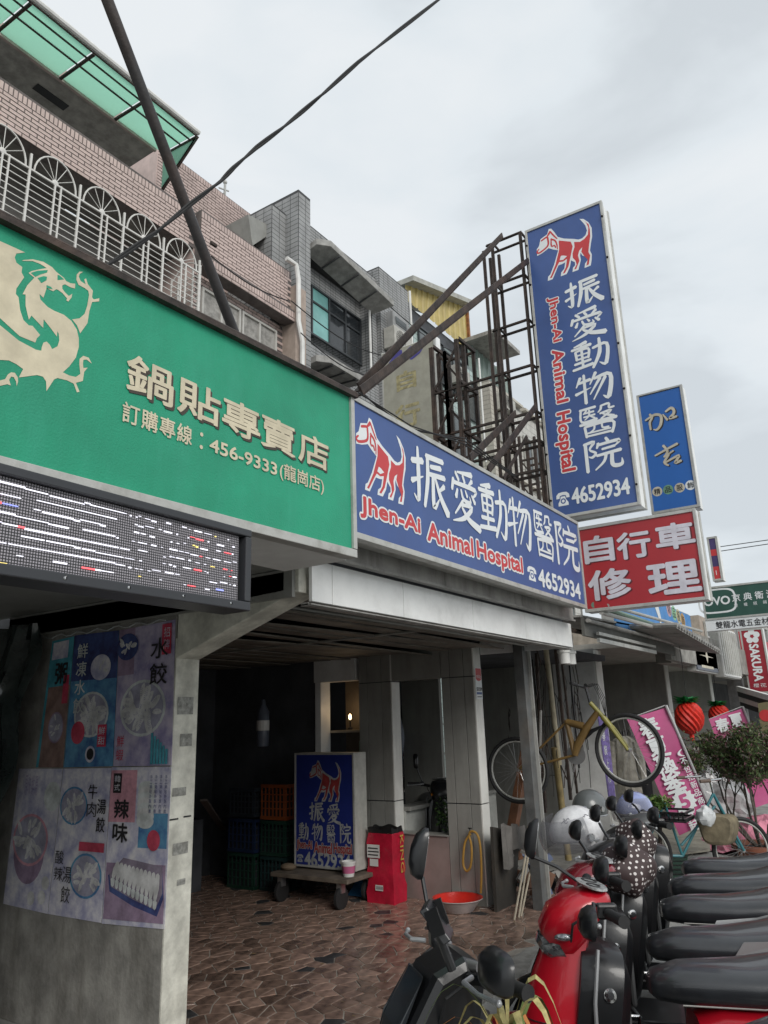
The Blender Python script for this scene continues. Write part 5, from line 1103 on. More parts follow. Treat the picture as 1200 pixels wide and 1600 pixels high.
for (a_, b_, y_, sag) in (((455, 470), (640, 560), 8.5, .35), ((470, 520), (600, 590), 8.4, .25), ((330, 400), (450, 470), 8.6, .12), ((600, 470), (745, 560), 8.6, .3)):
    p, q = Y9(*a_, y_), Y9(*b_, y_); fc.tube([p.lerp(q, i / 12) - Vector((0, 0, sag * math.sin(math.pi * i / 12))) for i in range(13)], .012, 5)
tag(fc.build('facade_cables', M['rubber'], kind='stuff'), 'thin black cables sagging along the upper facades', 'cables', kind='stuff')
sg = MB()
for i in range(3):
    p = PY(560 + i * 3, 618, 2.4); sg.tube([p + Vector((0, 0, .02)), p + Vector((.5, -.06 + .05 * i, -.05)), p + Vector((1.2, -.08, .03 + .02 * i)), p + Vector((2.2, -.03, .05))], .005, 5)
tag(sg.build('sign_cables', M['rubber']), 'black cables lying along the top of the long blue sign', 'cables', kind='stuff')
# ================================================================ NEXT BAYS ALONG THE ARCADE
C3, C4 = 10.75, 14.6
bs_ = thing('bicycle_shop', 'dark cluttered open bicycle repair bay with a pale low wall beside the grey pillars', 'shop', (8.9, 4, 0))
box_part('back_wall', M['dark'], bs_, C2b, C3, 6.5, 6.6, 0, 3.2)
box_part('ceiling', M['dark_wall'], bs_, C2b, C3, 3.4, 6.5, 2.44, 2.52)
lowall = mat('low_wall', (.50, .51, .48), .6, grime=.35, bump=.05)
box_part('low_wall', lowall, bs_, C2b, 9.2, 4.5, 4.62, 0, .80, .006)
box_part('wall_cap', M['gray_panel'], bs_, C2b, 9.2, 4.44, 4.66, .801, .84, .005)
cs_ = thing('clothes_shop', 'clothes shop bay with grey pillars and jackets hanging inside', 'shop', (12.6, 4, 0))
box_part('back_wall', mat('shop_wall', (.20, .17, .14), .7), cs_, C3, C4, 5.6, 5.7, 0, 3.2)
box_part('ceiling', mat('shop_ceiling', (.42, .40, .36), .7, grime=.2), cs_, C3, 22, 2.5, 5.6, 2.62, 2.7)
for cx_ in (C3, C4, 18.5):
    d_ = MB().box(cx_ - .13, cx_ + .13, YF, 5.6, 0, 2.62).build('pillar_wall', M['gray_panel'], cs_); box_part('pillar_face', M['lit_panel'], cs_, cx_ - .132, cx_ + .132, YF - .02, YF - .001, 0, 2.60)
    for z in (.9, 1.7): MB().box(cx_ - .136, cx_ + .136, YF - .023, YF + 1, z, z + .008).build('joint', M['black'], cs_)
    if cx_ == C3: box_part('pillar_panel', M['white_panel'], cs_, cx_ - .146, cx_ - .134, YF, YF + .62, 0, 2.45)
box_part('lintel_beam', M['soffit'], cs_, C3, 22, 2.5, 2.7, 2.36, 2.62)
box_part('lintel_face', M['concrete'], cs_, C3 - .3, 22, 2.42, 2.499, 2.38, 2.86)
# jackets and trousers
def garment(name, label, cat, c, w_, h_, col, kind='jacket', hang=True, facing=(-1, 0)):
    m_ = mat('cloth_' + name + str(col), col, .9, var=.25, scale=8, bump=.3, bscale=25); t = thing(name, label, cat, c); x, y, z = c
    mb = MB(); fx_, fy_ = facing; sx_, sy_ = -fy_, fx_; n = 12; vs_ = []
    prof = {'jacket': [(0, .16), (.06, .46), (.16, .52), (.35, .46), (.7, .46), (1, .5)], 'trousers': [(0, .4), (.1, .44), (.4, .46), (1, .42)]}[kind]
    for side in (0, 1):
        for (t_, ww) in prof:
            for i in range(n + 1):
                a = (i / n - .5) * 2; dep = (.09 * (1 - a * a) + .015 * math.sin(a * 11 + t_ * 5)) * (1 if side == 0 else -1)
                X_ = a * ww * w_; vs_.append((x + sx_ * X_ + fx_ * dep, y + sy_ * X_ + fy_ * dep, z - t_ * h_))
    R2 = len(prof); fs = []
    for s_ in (0, 1):
        for r_ in range(R2 - 1):
            for i in range(n):
                if kind == 'trousers' and r_ >= 1 and i in (5, 6): continue
                o = s_ * R2 * (n + 1) + r_ * (n + 1) + i; fs.append((o, o + 1, o + n + 2, o + n + 1))
    mb.add(vs_, fs)
    if kind == 'jacket':
        for s_ in (-1, 1): mb.tube([(x + sx_ * s_ * .42 * w_, y + sy_ * s_ * .42 * w_, z - .10 * h_), (x + sx_ * s_ * .56 * w_, y + sy_ * s_ * .56 * w_, z - .45 * h_), (x + sx_ * s_ * .58 * w_, y + sy_ * s_ * .58 * w_, z - .85 * h_)], [.07, .06, .05], 8)
    mb.build('cloth', m_, t, smooth=True, fix=False)
    MB().tube([(x, y, z - .03), (x, y, z + .06), (x + .02, y, z + .09)], .004, 5).build('hanger', M['steel'], t)
    return t
NV, BK, GY, OL = (.015, .018, .03), (.012, .012, .014), (.30, .29, .27), (.20, .17, .12)
def pat(u, v, y): return tuple(PY(u, v, y))
for i, (u, v_, y, w_, h_, c_, kd, lb) in enumerate([
    (962, 1070, 4.9, .62, .85, NV, 'jacket', 'dark navy jacket hanging leftmost inside the clothes shop'),
    (978, 1074, 4.5, .5, .8, (.45, .44, .42), 'jacket', 'pale grey hooded top between the dark jackets of the clothes shop'),
    (993, 1070, 5.0, .6, .85, BK, 'jacket', 'black jacket hanging rightmost inside the clothes shop'),
    (975, 1150, 3.3, .34, .75, (.42, .40, .35), 'jacket', 'cream shirt hanging behind the wheel of the yellow bicycle'),
    (998, 1180, 3.2, .3, .8, BK, 'trousers', 'black trousers hanging right of the cream shirt'),
    (985, 1140, 3.35, .36, .65, (.16, .15, .15), 'jacket', 'dark grey shirt hanging above the black trousers'),
    (1052, 1065, 4.6, .7, .8, BK, 'jacket', 'black coat in the second clothes bay by the red lantern')]):
    garment('shirt' if 'shirt' in lb else ('trousers' if kd == 'trousers' else 'jacket'), lb, 'clothing', pat(u, v_, y), w_, h_, c_, kd)
for (u, v_, y, w_, h_, c_, lb) in [(782, 1108, 5.2, .6, .9, NV, 'dark jacket hanging in the bicycle bay left of the steel post'), (798, 1105, 4.9, .4, .7, (.09, .08, .075), 'brownish work coat hanging in the bicycle bay behind the steel post')]:
    garment('jacket', lb, 'clothing', pat(u, v_, y), w_, h_, c_)
# sheets, tubes and eaves between the hospital canopy and the next shop
av = thing('sheet_awning', 'grey sheet metal awning with corrugated edge under the light blue wall sign', 'awning', (12, 2, 2.8))
_ny = 2.40; _bx = PY(985, 983, _ny).x; _bz2 = PY(985, 983, _ny).z; _r = _ray(1056, 981); _oy = max(1.2, _bx * _r.y / _r.x); _bz = PX(1056, 981, _bx).z; _ax = PY(1126, 1022, _oy).x; _az = PY(1126, 1022, _oy).z; print('awning', _bx, _oy, _bz, _bz2, _ax, _az)
MB().prism([(_bx, _ny, _bz2), (_ax, _ny, _az + .1), (_ax, _oy, _az), (_bx, _oy, _bz)], (0, 0, .015)).build('sheet', mat('awn_sheet', (.30, .295, .28), .6, grime=.4), av)
mb = MB(); _n2 = int((_ax - _bx) / .12)
for i in range(_n2): f_ = i / _n2; x = _bx + (_ax - _bx) * f_; mb.tube([(x, _oy - .02, _bz + (_az - _bz) * f_ + .03), (x, _ny, _bz2 + (_az + .1 - _bz2) * f_ + .03)], .03, 6)
mb.build('corrugation', M['gutter'], av, kind='stuff')
eave = thing('bay_eaves', 'weathered pipes, boards and steel sheets under the roof of the bicycle bay', 'eaves', (8.6, 2.8, 2.5))
MB().prism([(7.06, 2.42, 2.62), (10.6, 2.42, 2.74), (10.6, 3.4, 2.80), (7.06, 3.4, 2.68)], (0, 0, .02)).build('roof_sheet', M['gutter'], eave)
for i, (y0_, z0_, y1_, z1_, r_, c_) in enumerate([(2.28, 2.72, 2.3, 2.64, .030, 'pipe_green'), (2.22, 2.64, 2.1, 2.55, .022, 'alu'), (2.36, 2.58, 2.34, 2.50, .02, 'gutter'), (2.52, 2.50, 2.5, 2.44, .024, 'rust'), (2.15, 2.70, 2.05, 2.66, .018, 'alu')]):
    MB().tube([(7.05, y0_, z0_), (9.9 + .2 * i, y1_, z1_ + .08)], r_, 8).build('pipe', mat('pipe_green', (.16, .25, .19), .5, grime=.4) if c_ == 'pipe_green' else M[c_], eave)
MB().box(7.06, 10.6, 2.40, 2.43, 2.44, 2.62).build('eave_board', mat('eaveb', (.12, .12, .11), .7, grime=.5), eave)
MB().box(7.3, 9.4, 2.34, 2.37, 2.39, 2.43).box(7.3, 9.4, 2.34, 2.37, 2.46, 2.49).build('cable_tray', M['alu'], eave)
for x in (7.2, 7.36): MB().lathe([(.055, 0), (.055, .10), (.065, .105), (.065, .13)], (x, 2.68, 2.20), 16, capt=True).tube([(x, 2.68, 2.3), (x, 2.68, 2.5)], .045, 12).build('drain_cup', M['white'], eave, smooth=True)
# posts, plastic pipe, rods and bamboo in front of the bicycle bay
def vpost(name, label, cat, u0, v0, u1, v1, y, w_, m_, z0=None, round_=False, group=None):
    a = PY(u0, v0, y); b = PY(u1, v1, y)
    if z0 is not None: d = (b - a); b = a + d * ((z0 - a.z) / d.z)
    t = thing(name, label, cat, tuple(b), group); mb = MB()
    if round_: mb.tube([a, a.lerp(b, .33) + Vector((.008, 0, 0)), a.lerp(b, .66), b], w_ / 2, 10)
    else: mb.beam(a, b, w_, w_ * 1.1, up=(0, 1, 0))
    mb.build('shaft', m_, t, smooth=round_, bevel=0 if round_ else .004); return t
GPST = mat('post_grey', (.135, .14, .14), .5, var=.2, grime=.4, gcol=(.2, .14, .09))
pst = thing('grey_steel_post', 'thick dark grey steel post standing before the bicycle bay', 'post', (6.98, 3.0, 0))
a, b = PY(812, 1014, 3.06), PY(838, 1430, 3.06); b = Vector((b.x, b.y, 0)); 
MB().beam((a.x, 3.06, 2.45), (a.x + .02, 3.06, 0), .12, .10, up=(0, 1, 0)).build('post_shaft', GPST, pst, bevel=.004)
MB().beam((a.x + .063, 3.0, 2.45), (a.x + .083, 3.0, 0), .014, .04, up=(0, 1, 0)).build('post_edge', M['alu'], pst)
vpost('plastic_pipe', 'yellowed plastic drain pipe behind the thick grey post', 'pipe', 853, 1015, 874, 1195, 3.3, .062, mat('old_pvc', (.47, .42, .30), .5, var=.2, scale=5, grime=.5, streak=True, gcol=(.22, .16, .08)), None, True)
vpost('bamboo_pole', 'thick yellow bamboo pole leaning below the plastic pipe', 'pole', 866, 1168, 880, 1278, 3.3, .075, mat('bamboo', (.36, .28, .13), .5, var=.3, grime=.5, gcol=(.14, .11, .05)), 0.2, True)
for i, (u0, v0, u1, v1, y, w_, mm, lb) in enumerate([(868, 1015, 892, 1250, 3.1, .03, 'rust', 'rusty square bar right of the plastic pipe'), (876, 1018, 902, 1240, 3.05, .022, 'rust', 'second rusty bar, next to the hanging yellow frame'), (890, 1040, 905, 1200, 3.0, .018, 'black', 'thin black rod rising beside the yellow bicycle frame'), (838, 1020, 852, 1270, 3.35, .03, 'rust', 'brown rod between the grey post and the plastic pipe'), (845, 1110, 842, 1290, 3.2, .02, 'gutter', 'grey weathered stick leaning against the plastic pipe'), (832, 1030, 850, 1190, 3.5, .016, 'black', 'thin dark rod deep behind the grey post')]):
    vpost('metal_rod', lb, 'rod', u0, v0, u1, v1, y, w_, M[mm])
mb = MB(); rr = random.Random(4)
for i in range(22):
    u0 = rr.uniform(838, 905); a = PY(u0, rr.uniform(1010, 1100), rr.uniform(3.15, 3.8)); p_ = [a]
    for q in range(5): a = a + Vector((rr.uniform(-.09, .10), rr.uniform(-.04, .04), -rr.uniform(.08, .32))); p_.append(a)
    mb.tube(p_, rr.uniform(.003, .008), 5, k=i % 2)
tag(mb.build('cable_tangle', [M['rubber'], M['rust']]), 'tangle of old cables and tubes hanging by the plastic pipe', 'cables', kind='stuff')
wd = mat('brown_plank', (.16, .07, .035), .6, var=.3, grime=.3)
vpost('brown_plank', 'reddish brown wooden plank leaning behind the grey post', 'plank', 826, 1150, 800, 1300, 3.45, .085, wd, .3)
stk = mat('pale_stick', (.50, .44, .34), .7, var=.15)
for i, (u0, v0, u1, v1, lb) in enumerate([(828, 1300, 806, 1424, 'leftmost of the pale thin strips leaning by the post foot'), (831, 1302, 812, 1424, 'middle pale thin strip leaning by the post foot'), (834, 1335, 817, 1418, 'short pale thin strip leaning by the post foot')]):
    vpost('wood_strip', lb, 'wooden strip', u0, v0, u1, v1, 3.12, .014, stk, 0.012)
# big dark sheet with rag, clutter
dk = thing('dark_board', 'dark sheet leaning on the pillar under the grey rag', 'board', (6.9, 3.3, 0))
a = [PY(u, v_, 3.36) for u, v_ in ((770, 1292), (812, 1300), (806, 1415), (776, 1412))]; a[2].z = a[3].z = .012
MB().prism(a, (0, .03, 0)).build('sheet', mat('dboard', (.05, .046, .04), .7, grime=.4, gcol=(.16, .12, .08)), dk)
rg = thing('grey_rag', 'faded grey cloth draped over the dark board at the pillar', 'cloth', tuple(PY(795, 1300, 3.3)))
vs_ = []; c0 = PY(778, 1291, 3.32); c1_ = PY(815, 1293, 3.32); L2 = (c1_ - c0)
for j in range(13):
    for i in range(17):
        a = i / 16; b = j / 12; ln = .30 + .10 * math.sin(a * 5 + 1); vs_.append(c0 + L2 * a + Vector((0, -.03 - .02 * math.sin(a * 22) - .03 * b * math.sin(a * 9), .02 - b * ln + .012 * math.sin(a * 14))))
MB().add(vs_, [(j * 17 + i, j * 17 + i + 1, (j + 1) * 17 + i + 1, (j + 1) * 17 + i) for j in range(12) for i in range(16)]).build('cloth', mat('rag', (.17, .16, .15), .95, var=.2, bump=.4, bscale=60), rg, smooth=True, fix=False)
jk = MB(); rr = random.Random(8)
for i in range(60):
    c = Vector((rr.uniform(7.05, 8.0), rr.uniform(3.1, 3.9), 0)); s_ = rr.uniform(.03, .11); c.z = .02 + s_ * .6 + max(0, .6 - abs(c.y - 3.6)) * rr.uniform(0, .8)
    v3 = Vector((rr.uniform(-1, 1), rr.uniform(-1, 1), rr.uniform(-.5, 1))).normalized(); w3 = v3.cross(Vector((0, .3, 1))).normalized(); u3 = v3.cross(w3)
    jk.obox(c, (v3 * s_, w3 * s_ * rr.uniform(.2, .6), u3 * s_ * rr.uniform(.2, .6)), k=i % 4)
tag(jk.build('scrap_pile', [M['black'], M['gutter'], wd, mat('scrapblue', (.10, .13, .22), .6)]), 'low heap of scrap and tools at the foot of the posts', 'scrap', kind='stuff')

# ================================================================ THINGS IN THE ARCADE
# light box sign on a dolly
XT = 6.42; FT = sign_x(XT); q = [PX(463, 1175, XT), PX(557, 1178, XT), PX(458, 1352, XT), PX(552, 1362, XT)]
ty1, ty0 = (q[0].y + q[2].y) / 2, (q[1].y + q[3].y) / 2; tz1, tz0 = (q[0].z + q[1].z) / 2, (q[2].z + q[3].z) / 2
dl = thing('wheeled_dolly', 'low wooden dolly on castors under the blue light box', 'dolly', (XT + .1, (ty0 + ty1) / 2, 0))
MB().box(XT - .28, XT + .30, ty0 - .10, ty1 + .08, tz0 - .06, tz0 - .02).build('deck', mat('dollywood', (.17, .14, .11), .7, var=.3, grime=.4), dl, bevel=.006)
for (x, y) in ((XT - .22, ty0 + .02), (XT - .22, ty1 - .02), (XT + .22, ty0 + .02), (XT + .22, ty1 - .02)):
    wz = (tz0 - .06 - .012) * .42; cst = MB().box(x - .03, x + .03, y - .03, y + .03, wz * 1.6, tz0 - .062).build('castor', M['steel'], dl); MB().lathe([(wz * .7, -.018), (wz, -.014), (wz, .014), (wz * .7, .018)], (x, y, .012 + wz), 14, ax=(0, 1, 0), capt=True).build('wheel', M['rubber'], cst)
lt_ = thing('standing_light_box', 'dark blue light box sign with red dog standing on the dolly in the dark arcade', 'sign', (XT, ty0, tz0))
box_part('sign_face', mat('lb_blue', (.02, .035, .22), .35, var=.08, bump=0), lt_, XT, XT + .012, ty0 + .02, ty1 - .02, tz0 + .02, tz1 - .02)
box_part('box_side', mat('lb_side', (.50, .50, .46), .5, var=.1, grime=.25, scale=12, gcol=(.06, .06, .06)), lt_, XT + .013, XT + .21, ty0, ty1, tz0, tz1, .004)
MB().box(XT - .008, XT + .012, ty0, ty0 + .019, tz0, tz1).box(XT - .008, XT + .012, ty1 - .019, ty1, tz0, tz1).box(XT - .008, XT + .012, ty0 + .02, ty1 - .02, tz1 - .019, tz1).box(XT - .008, XT + .012, ty0 + .02, ty1 - .02, tz0, tz0 + .019).build('frame', M['alu'], lt_)
TW, TR = mat('faded_print', (.40, .42, .42), .5, var=.2, scale=14, bump=0), mat('faded_red', (.36, .05, .05), .5, var=.2, scale=14, bump=0)
dog(FT, rpx(FT, (484, 1252), (533, 1188)), lt_, TW, TR)
for ch, a, b in (('振', (484, 1283), (506, 1254)), ('愛', (511, 1286), (532, 1257)), ('動', (467, 1312), (482, 1286)), ('物', (488, 1313), (504, 1287)), ('醫', (511, 1316), (524, 1289)), ('院', (531, 1317), (548, 1288))): glyph(ch, FT, rpx(FT, a, b), TW, lt_, bold=1.1)
for s_, a, b in (('Jhen-Ai', (464, 1329), (488, 1313)), ('Animal', (491, 1333), (519, 1317)), ('Hospital', (522, 1338), (550, 1319))): text(s_, FT, rpx(FT, a, b), TR, lt_, off=.03, outline=.09, om=TW)
phone(FT, rpx(FT, (464, 1346), (474, 1335)), TW, MATS['lb_blue'], lt_); text('4652934', FT, rpx(FT, (476, 1354), (548, 1336)), TW, lt_, off=.03)
bu = thing('small_bucket', 'small white paint bucket with pink band at the corner of the dolly', 'bucket', tuple(Vector((XT + .02, ty0 - .055, tz0 - .02))))
bx_, by_, bz0_ = XT - .12, ty0 + .0, tz0 - .02
bu.location = (bx_, by_, bz0_); MB().lathe([(.052, 0), (.068, .12), (.072, .12), (.072, .135), (.066, .135), (.05, .01)], (bx_, by_, bz0_), 20).build('bucket_body', M['white'], bu, smooth=True)
MB().lathe([(.0565, .03), (.0655, .095)], (bx_, by_, bz0_), 20, capb=False).build('label_band', mat('pinkband', (.6, .15, .3), .5), bu, smooth=True)
dg = thing('stone_lump', 'flat brown loaf shaped lump on the left end of the dolly', 'lump', (XT - .1, ty1 + .02, tz0)); MB().ball((XT - .12, ty1 - .02, tz0 + .01), (.07, .09, .035), 12).build('lump', mat('lump', (.2, .15, .1), .9), dg, smooth=True)
# red food sack
sx, sy = 6.78, 4.30
sk = thing('red_food_bag', 'tall shiny red pet food bag with open black top beside the knee wall', 'bag', (6.66, 4.48, 0)); RB = mat('red_bag', (.52, .015, .045), .25, var=.15, scale=6, bump=.5, bscale=14)
c4_ = [PZ(592, 1404, .012), PZ(622, 1413, .012), PZ(641, 1408, .012)]
bx0_, bx1_, by0_, by1_ = 6.56, 6.78, 4.36, 4.66; zz = .68
mb = MB(); n = 10; nz = 14; vs_ = []; rr = random.Random(5)
ring0 = []
for s_, (xa, ya_, xb2, yb2) in enumerate(((bx0_, by1_, bx0_, by0_), (bx0_, by0_, bx1_, by0_), (bx1_, by0_, bx1_, by1_), (bx1_, by1_, bx0_, by1_))):
    for i in range(8): ring0.append((xa + (xb2 - xa) * i / 8, ya_ + (yb2 - ya_) * i / 8))
cx2, cy2 = (bx0_ + bx1_) / 2, (by0_ + by1_) / 2
for j in range(nz + 1):
    f_ = j / nz; s_ = 1.04 - .10 * f_ + .02 * math.sin(f_ * 9)
    for i, (x, y) in enumerate(ring0):
        w2 = .014 * math.sin(i * 1.9 + j * 1.3) + .012 * math.sin(i * .9 - j * 2.1); vs_.append((cx2 + (x - cx2) * (s_ + w2 * 3), cy2 + (y - cy2) * (s_ + w2 * 2), .012 + zz * f_ * (1 + (.02 * math.sin(i) if j == nz else 0))))
m_ = len(ring0); mb.add(vs_, [(j * m_ + i, j * m_ + (i + 1) % m_, (j + 1) * m_ + (i + 1) % m_, (j + 1) * m_ + i) for j in range(nz) for i in range(m_)], 0)
for k_ in range(len(mb.f)):
    if k_ // m_ >= nz - 1: mb.mi[k_] = 1
mb.add([vs_[i] for i in range(m_)], [tuple(range(m_))], 0); mb.add([(p[0], p[1], p[2] - .05) for p in vs_[-m_:]], [tuple(range(m_))], 2)
mb.build('sack', [RB, M['black'], mat('kraft', (.33, .22, .13), .8)], sk, smooth=True, fix=False)
FK = sign_x(bx0_ - .014); FK2 = sign_y(by0_ - .014)
def lab(f, x0, y0, x1, y1, m_=M['white']): poly(f, [(x0, y0), (x1, y0), (x1, y1), (x0, y1)], m_, sk, 'label')
lab(FK, -4.65, .42, -4.50, .54); lab(FK, -4.62, .345, -4.52, .41); lab(FK, -4.56, .13, -4.47, .18)
[lab(FK, -4.64, .44 + .03 * i, -4.52 + .01 * (i % 2), .452 + .03 * i, M['print_black']) for i in range(3)]
for i in range(9): lab(FK, -4.55 + i * .009, .14, -4.546 + i * .009, .17, M['print_black'])
text('KING', FK2, (6.68, .28, 6.74, .62), mat('gold', (.6, .42, .08), .4), sk, rot=-90)
# basin
ba = thing('red_basin', 'round plastic wash basin with red inside and white outside on the paving', 'basin', (6.42, 3.66, .012)); bc = PZ(716, 1424, .012); bc = Vector((bc.x, bc.y, .02)); ba.location = bc
MB().lathe([(.14, 0), (.20, .075), (.218, .100), (.232, .103), (.232, .110)], bc, 36).build('basin_outside', mat('basin_w', (.52, .46, .45), .35, grime=.25, gcol=(.4, .25, .22)), ba, smooth=True)
MB().lathe([(.232, .111), (.216, .108), (.195, .075), (.135, .012), (0.001, .012)], bc, 36, capb=False).build('basin_inside', mat('basin_r', (.62, .03, .02), .3), ba, smooth=True)
# hose on the pillar
hs = thing('yellow_hose', 'looped yellow rubber hose hanging from the tap on the grey pillar', 'hose', (6.84, 3.72, .8)); HM = mat('hose', (.42, .24, .05), .45)
def hx(u, v_, x=6.80): return PX(u, v_, x)
pts = [hx(*p) for p in ((735, 1303), (727, 1315), (724, 1335), (724, 1352), (729, 1361), (735, 1354), (737, 1335), (736, 1318), (733, 1306), (736, 1299), (745, 1303), (750, 1320), (752, 1350), (752, 1375), (751, 1400))]
sm = []
for i in range(len(pts) - 1):
    a, b, c, d = pts[max(0, i - 1)], pts[i], pts[i + 1], pts[min(len(pts) - 1, i + 2)]
    for k_ in range(4): t_ = k_ / 4; sm.append(.5 * ((2 * b) + (c - a) * t_ + (2 * a - 5 * b + 4 * c - d) * t_ ** 2 + (-a + 3 * b - 3 * c + d) * t_ ** 3))
MB().tube(sm, .0115, 8).build('hose_loop', HM, hs, smooth=True)
tp = hx(735, 1301, 6.84); MB().tube([tp + Vector((.05, 0, 0)), tp + Vector((-.02, 0, 0)), tp + Vector((-.04, 0, -.02))], .011, 8).beam(tp + Vector((-.005, 0, .01)), tp + Vector((-.005, 0, .04)), .01).beam(tp + Vector((-.005, -.02, .04)), tp + Vector((-.005, .02, .04)), .01).build('tap', M['chrome'], hs)
# security company plate on the pillar face
SP = sign_y(YF - .001); se = thing('security_sign', 'small white and red security company plate on the lit edge of the pillar', 'sign', (6.96, YF, 2.1))
qa, qb = PY(732, 1092, YF - .001), PY(749, 1044, YF - .001); sx0_, sx1_ = C2 + .012, C2b - .012; sz0_, sz1_ = qa.z, qb.z
box_part('plate', M['print_white'], se, sx0_, sx1_, YF - .006, YF - .0005, sz0_, sz1_)
SP = sign_y(YF - .006); w_ = sx1_ - sx0_; cx = (sx0_ + sx1_) / 2
poly(SP, [(sx0_ + .008, sz1_ - .005), (sx1_ - .008, sz1_ - .005), (sx1_ - .008, sz1_ - .10)] + [(cx + w_ * .44 * math.cos(t), sz1_ - .10 - .03 * math.sin(t)) for t in [math.pi * i / 8 for i in range(9)]] + [(sx0_ + .008, sz1_ - .10)], M['print_red'], se, 'red_shield')
row('中興保全', SP, (sx0_ + .015, sz1_ - .105, sx1_ - .015, sz1_ - .07), M['print_white'], se)
text('SECOM', SP, (sx0_ + .01, sz0_ + .08, sx1_ - .01, sz0_ + .115), M['print_black'], se, off=.03); poly(SP, [(sx0_ + .01, sz0_ + .045), (sx1_ - .01, sz0_ + .045), (sx1_ - .01, sz0_ + .068), (sx0_ + .01, sz0_ + .068)], M['sign_blue'], se, 'blue_bar')
poly(SP, [(sx0_ + .02, sz0_ + .018), (sx1_ - .02, sz0_ + .018), (sx1_ - .02, sz0_ + .026), (sx0_ + .02, sz0_ + .026)], M['print_black'], se, 'small_print')
# dustpan and broom
dp = thing('blue_dustpan', 'blue plastic dustpan with long stick leaning by the light box', 'dustpan', (6.6, 4.9, 0)); c = PZ(573, 1400, .012)
BL = mat('dustpan_blue', (.03, .14, .30), .4); MB().prism([c + Vector((-.02, .16, 0)), c + Vector((-.02, -.14, 0)), c + Vector((.10, -.12, .22)), c + Vector((.10, .14, .22))], (.02, 0, 0)).prism([c + Vector((.10, .14, .20)), c + Vector((.10, -.12, .20)), c + Vector((-.10, -.14, .02)), c + Vector((-.10, .16, .02))], (0, 0, -.01)).build('pan', BL, dp)
MB().tube([c + Vector((.08, 0, .2)), c + Vector((.16, .02, 1.12))], .011, 8).build('stick', mat('stickgrey', (.16, .17, .2), .5), dp); MB().tube([c + Vector((.155, .02, 1.05)), c + Vector((.168, .022, 1.2))], .016, 8).build('handle_grip', BL, dp)
br_ = thing('small_green_broom', 'short pale green broom head standing right of the light box base', 'broom', tuple(PZ(556, 1395, .012))); c = PZ(555, 1392, .012)
MB().box(c.x, c.x + .06, c.y - .05, c.y + .03, .02, .32).build('broom_head', mat('broomgreen', (.14, .18, .11), .8), br_)
# crates
def crate(label, c, w_, d_, h_, col, ang=0):
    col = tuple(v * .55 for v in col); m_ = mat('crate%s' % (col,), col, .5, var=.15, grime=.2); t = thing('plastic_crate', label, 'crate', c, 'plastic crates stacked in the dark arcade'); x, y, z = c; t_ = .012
    mb = MB()
    for zz_ in (z, z + h_ - .035): mb.box(x - w_ / 2, x + w_ / 2, y - d_ / 2, y - d_ / 2 + t_, zz_, zz_ + .035).box(x - w_ / 2, x - w_ / 2 + t_, y - d_ / 2 + t_, y + d_ / 2, zz_, zz_ + .035)
    for i in range(9): xx = x - w_ / 2 + .01 + (w_ - .03) * i / 8; mb.box(xx, xx + .014, y - d_ / 2 + .001, y - d_ / 2 + t_, z + .036, z + h_ - .036)
    for i in range(7): yy = y - d_ / 2 + .02 + (d_ - .04) * i / 6; mb.box(x - w_ / 2 + .001, x - w_ / 2 + t_, yy, yy + .014, z + .036, z + h_ - .036)
    for k_ in range(3): zk = z + h_ * (.3 + .2 * k_); mb.box(x - w_ / 2 + .002, x + w_ / 2, y - d_ / 2 + .002, y - d_ / 2 + t_ - .002, zk, zk + .01); mb.box(x - w_ / 2 + .002, x - w_ / 2 + t_ - .002, y - d_ / 2 + t_, y + d_ / 2, zk, zk + .01)
    mb.box(x - w_ / 2 + t_, x + w_ / 2, y - d_ / 2 + t_, y + d_ / 2, z + .01, z + h_ * .8, 1)
    mb.build('crate_body', [m_, M['dark']], t, kind='stuff'); return t
cr0 = PX(436, 1250, 6.6); gy = cr0.y
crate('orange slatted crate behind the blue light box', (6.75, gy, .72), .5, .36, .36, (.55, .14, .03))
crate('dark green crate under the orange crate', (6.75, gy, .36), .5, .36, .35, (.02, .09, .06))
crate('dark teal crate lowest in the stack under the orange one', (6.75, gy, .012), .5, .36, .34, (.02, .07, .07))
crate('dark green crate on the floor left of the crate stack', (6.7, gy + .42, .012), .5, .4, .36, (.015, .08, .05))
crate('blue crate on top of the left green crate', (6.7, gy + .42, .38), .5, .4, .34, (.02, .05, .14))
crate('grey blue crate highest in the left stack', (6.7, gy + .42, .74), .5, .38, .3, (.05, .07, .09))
crate('olive crate against the glass doors at the left', (5.6, 6.9, .75), .5, .36, .36, (.06, .09, .05))
tb = thing('dark_cabinet', 'dark cabinet at the back of the arcade', 'cabinet', (5.4, 6.9, 0)); MB().box(4.9, 6.2, 6.6, 7.1, .012, .74).build('cabinet_body', M['dark_wall'], tb, bevel=.01); MB().box(5.54, 5.56, 6.59, 6.605, .1, .7).build('door_gap', M['black'], tb)
fe = thing('gas_bottle', 'grey bottle with pale label hanging in the shade beside the glass doors', 'bottle', (6.1, 6.6, 1.4)); c = PX(411, 1130, 6.5); fe.location = c
MB().lathe([(.06, -.25), (.07, -.22), (.07, .12), (.03, .2), (.02, .26)], c, 14).build('bottle_body', mat('bottlegrey', (.12, .14, .18), .3), fe, smooth=True); MB().lathe([(.072, -.08), (.072, .03)], c, 14, capb=False).build('label_band', M['white'], fe)
wl_ = thing('leaning_plank', 'thin plank lying slanted in the dark at the left of the arcade', 'plank', tuple(PZ(370, 1330, .012))); a, b = PZ(372, 1330, .03), PX(318, 1250, 5.6); MB().beam(a, b, .07, .02).build('plank_body', mat('dplank', (.10, .08, .07), .8), wl_)
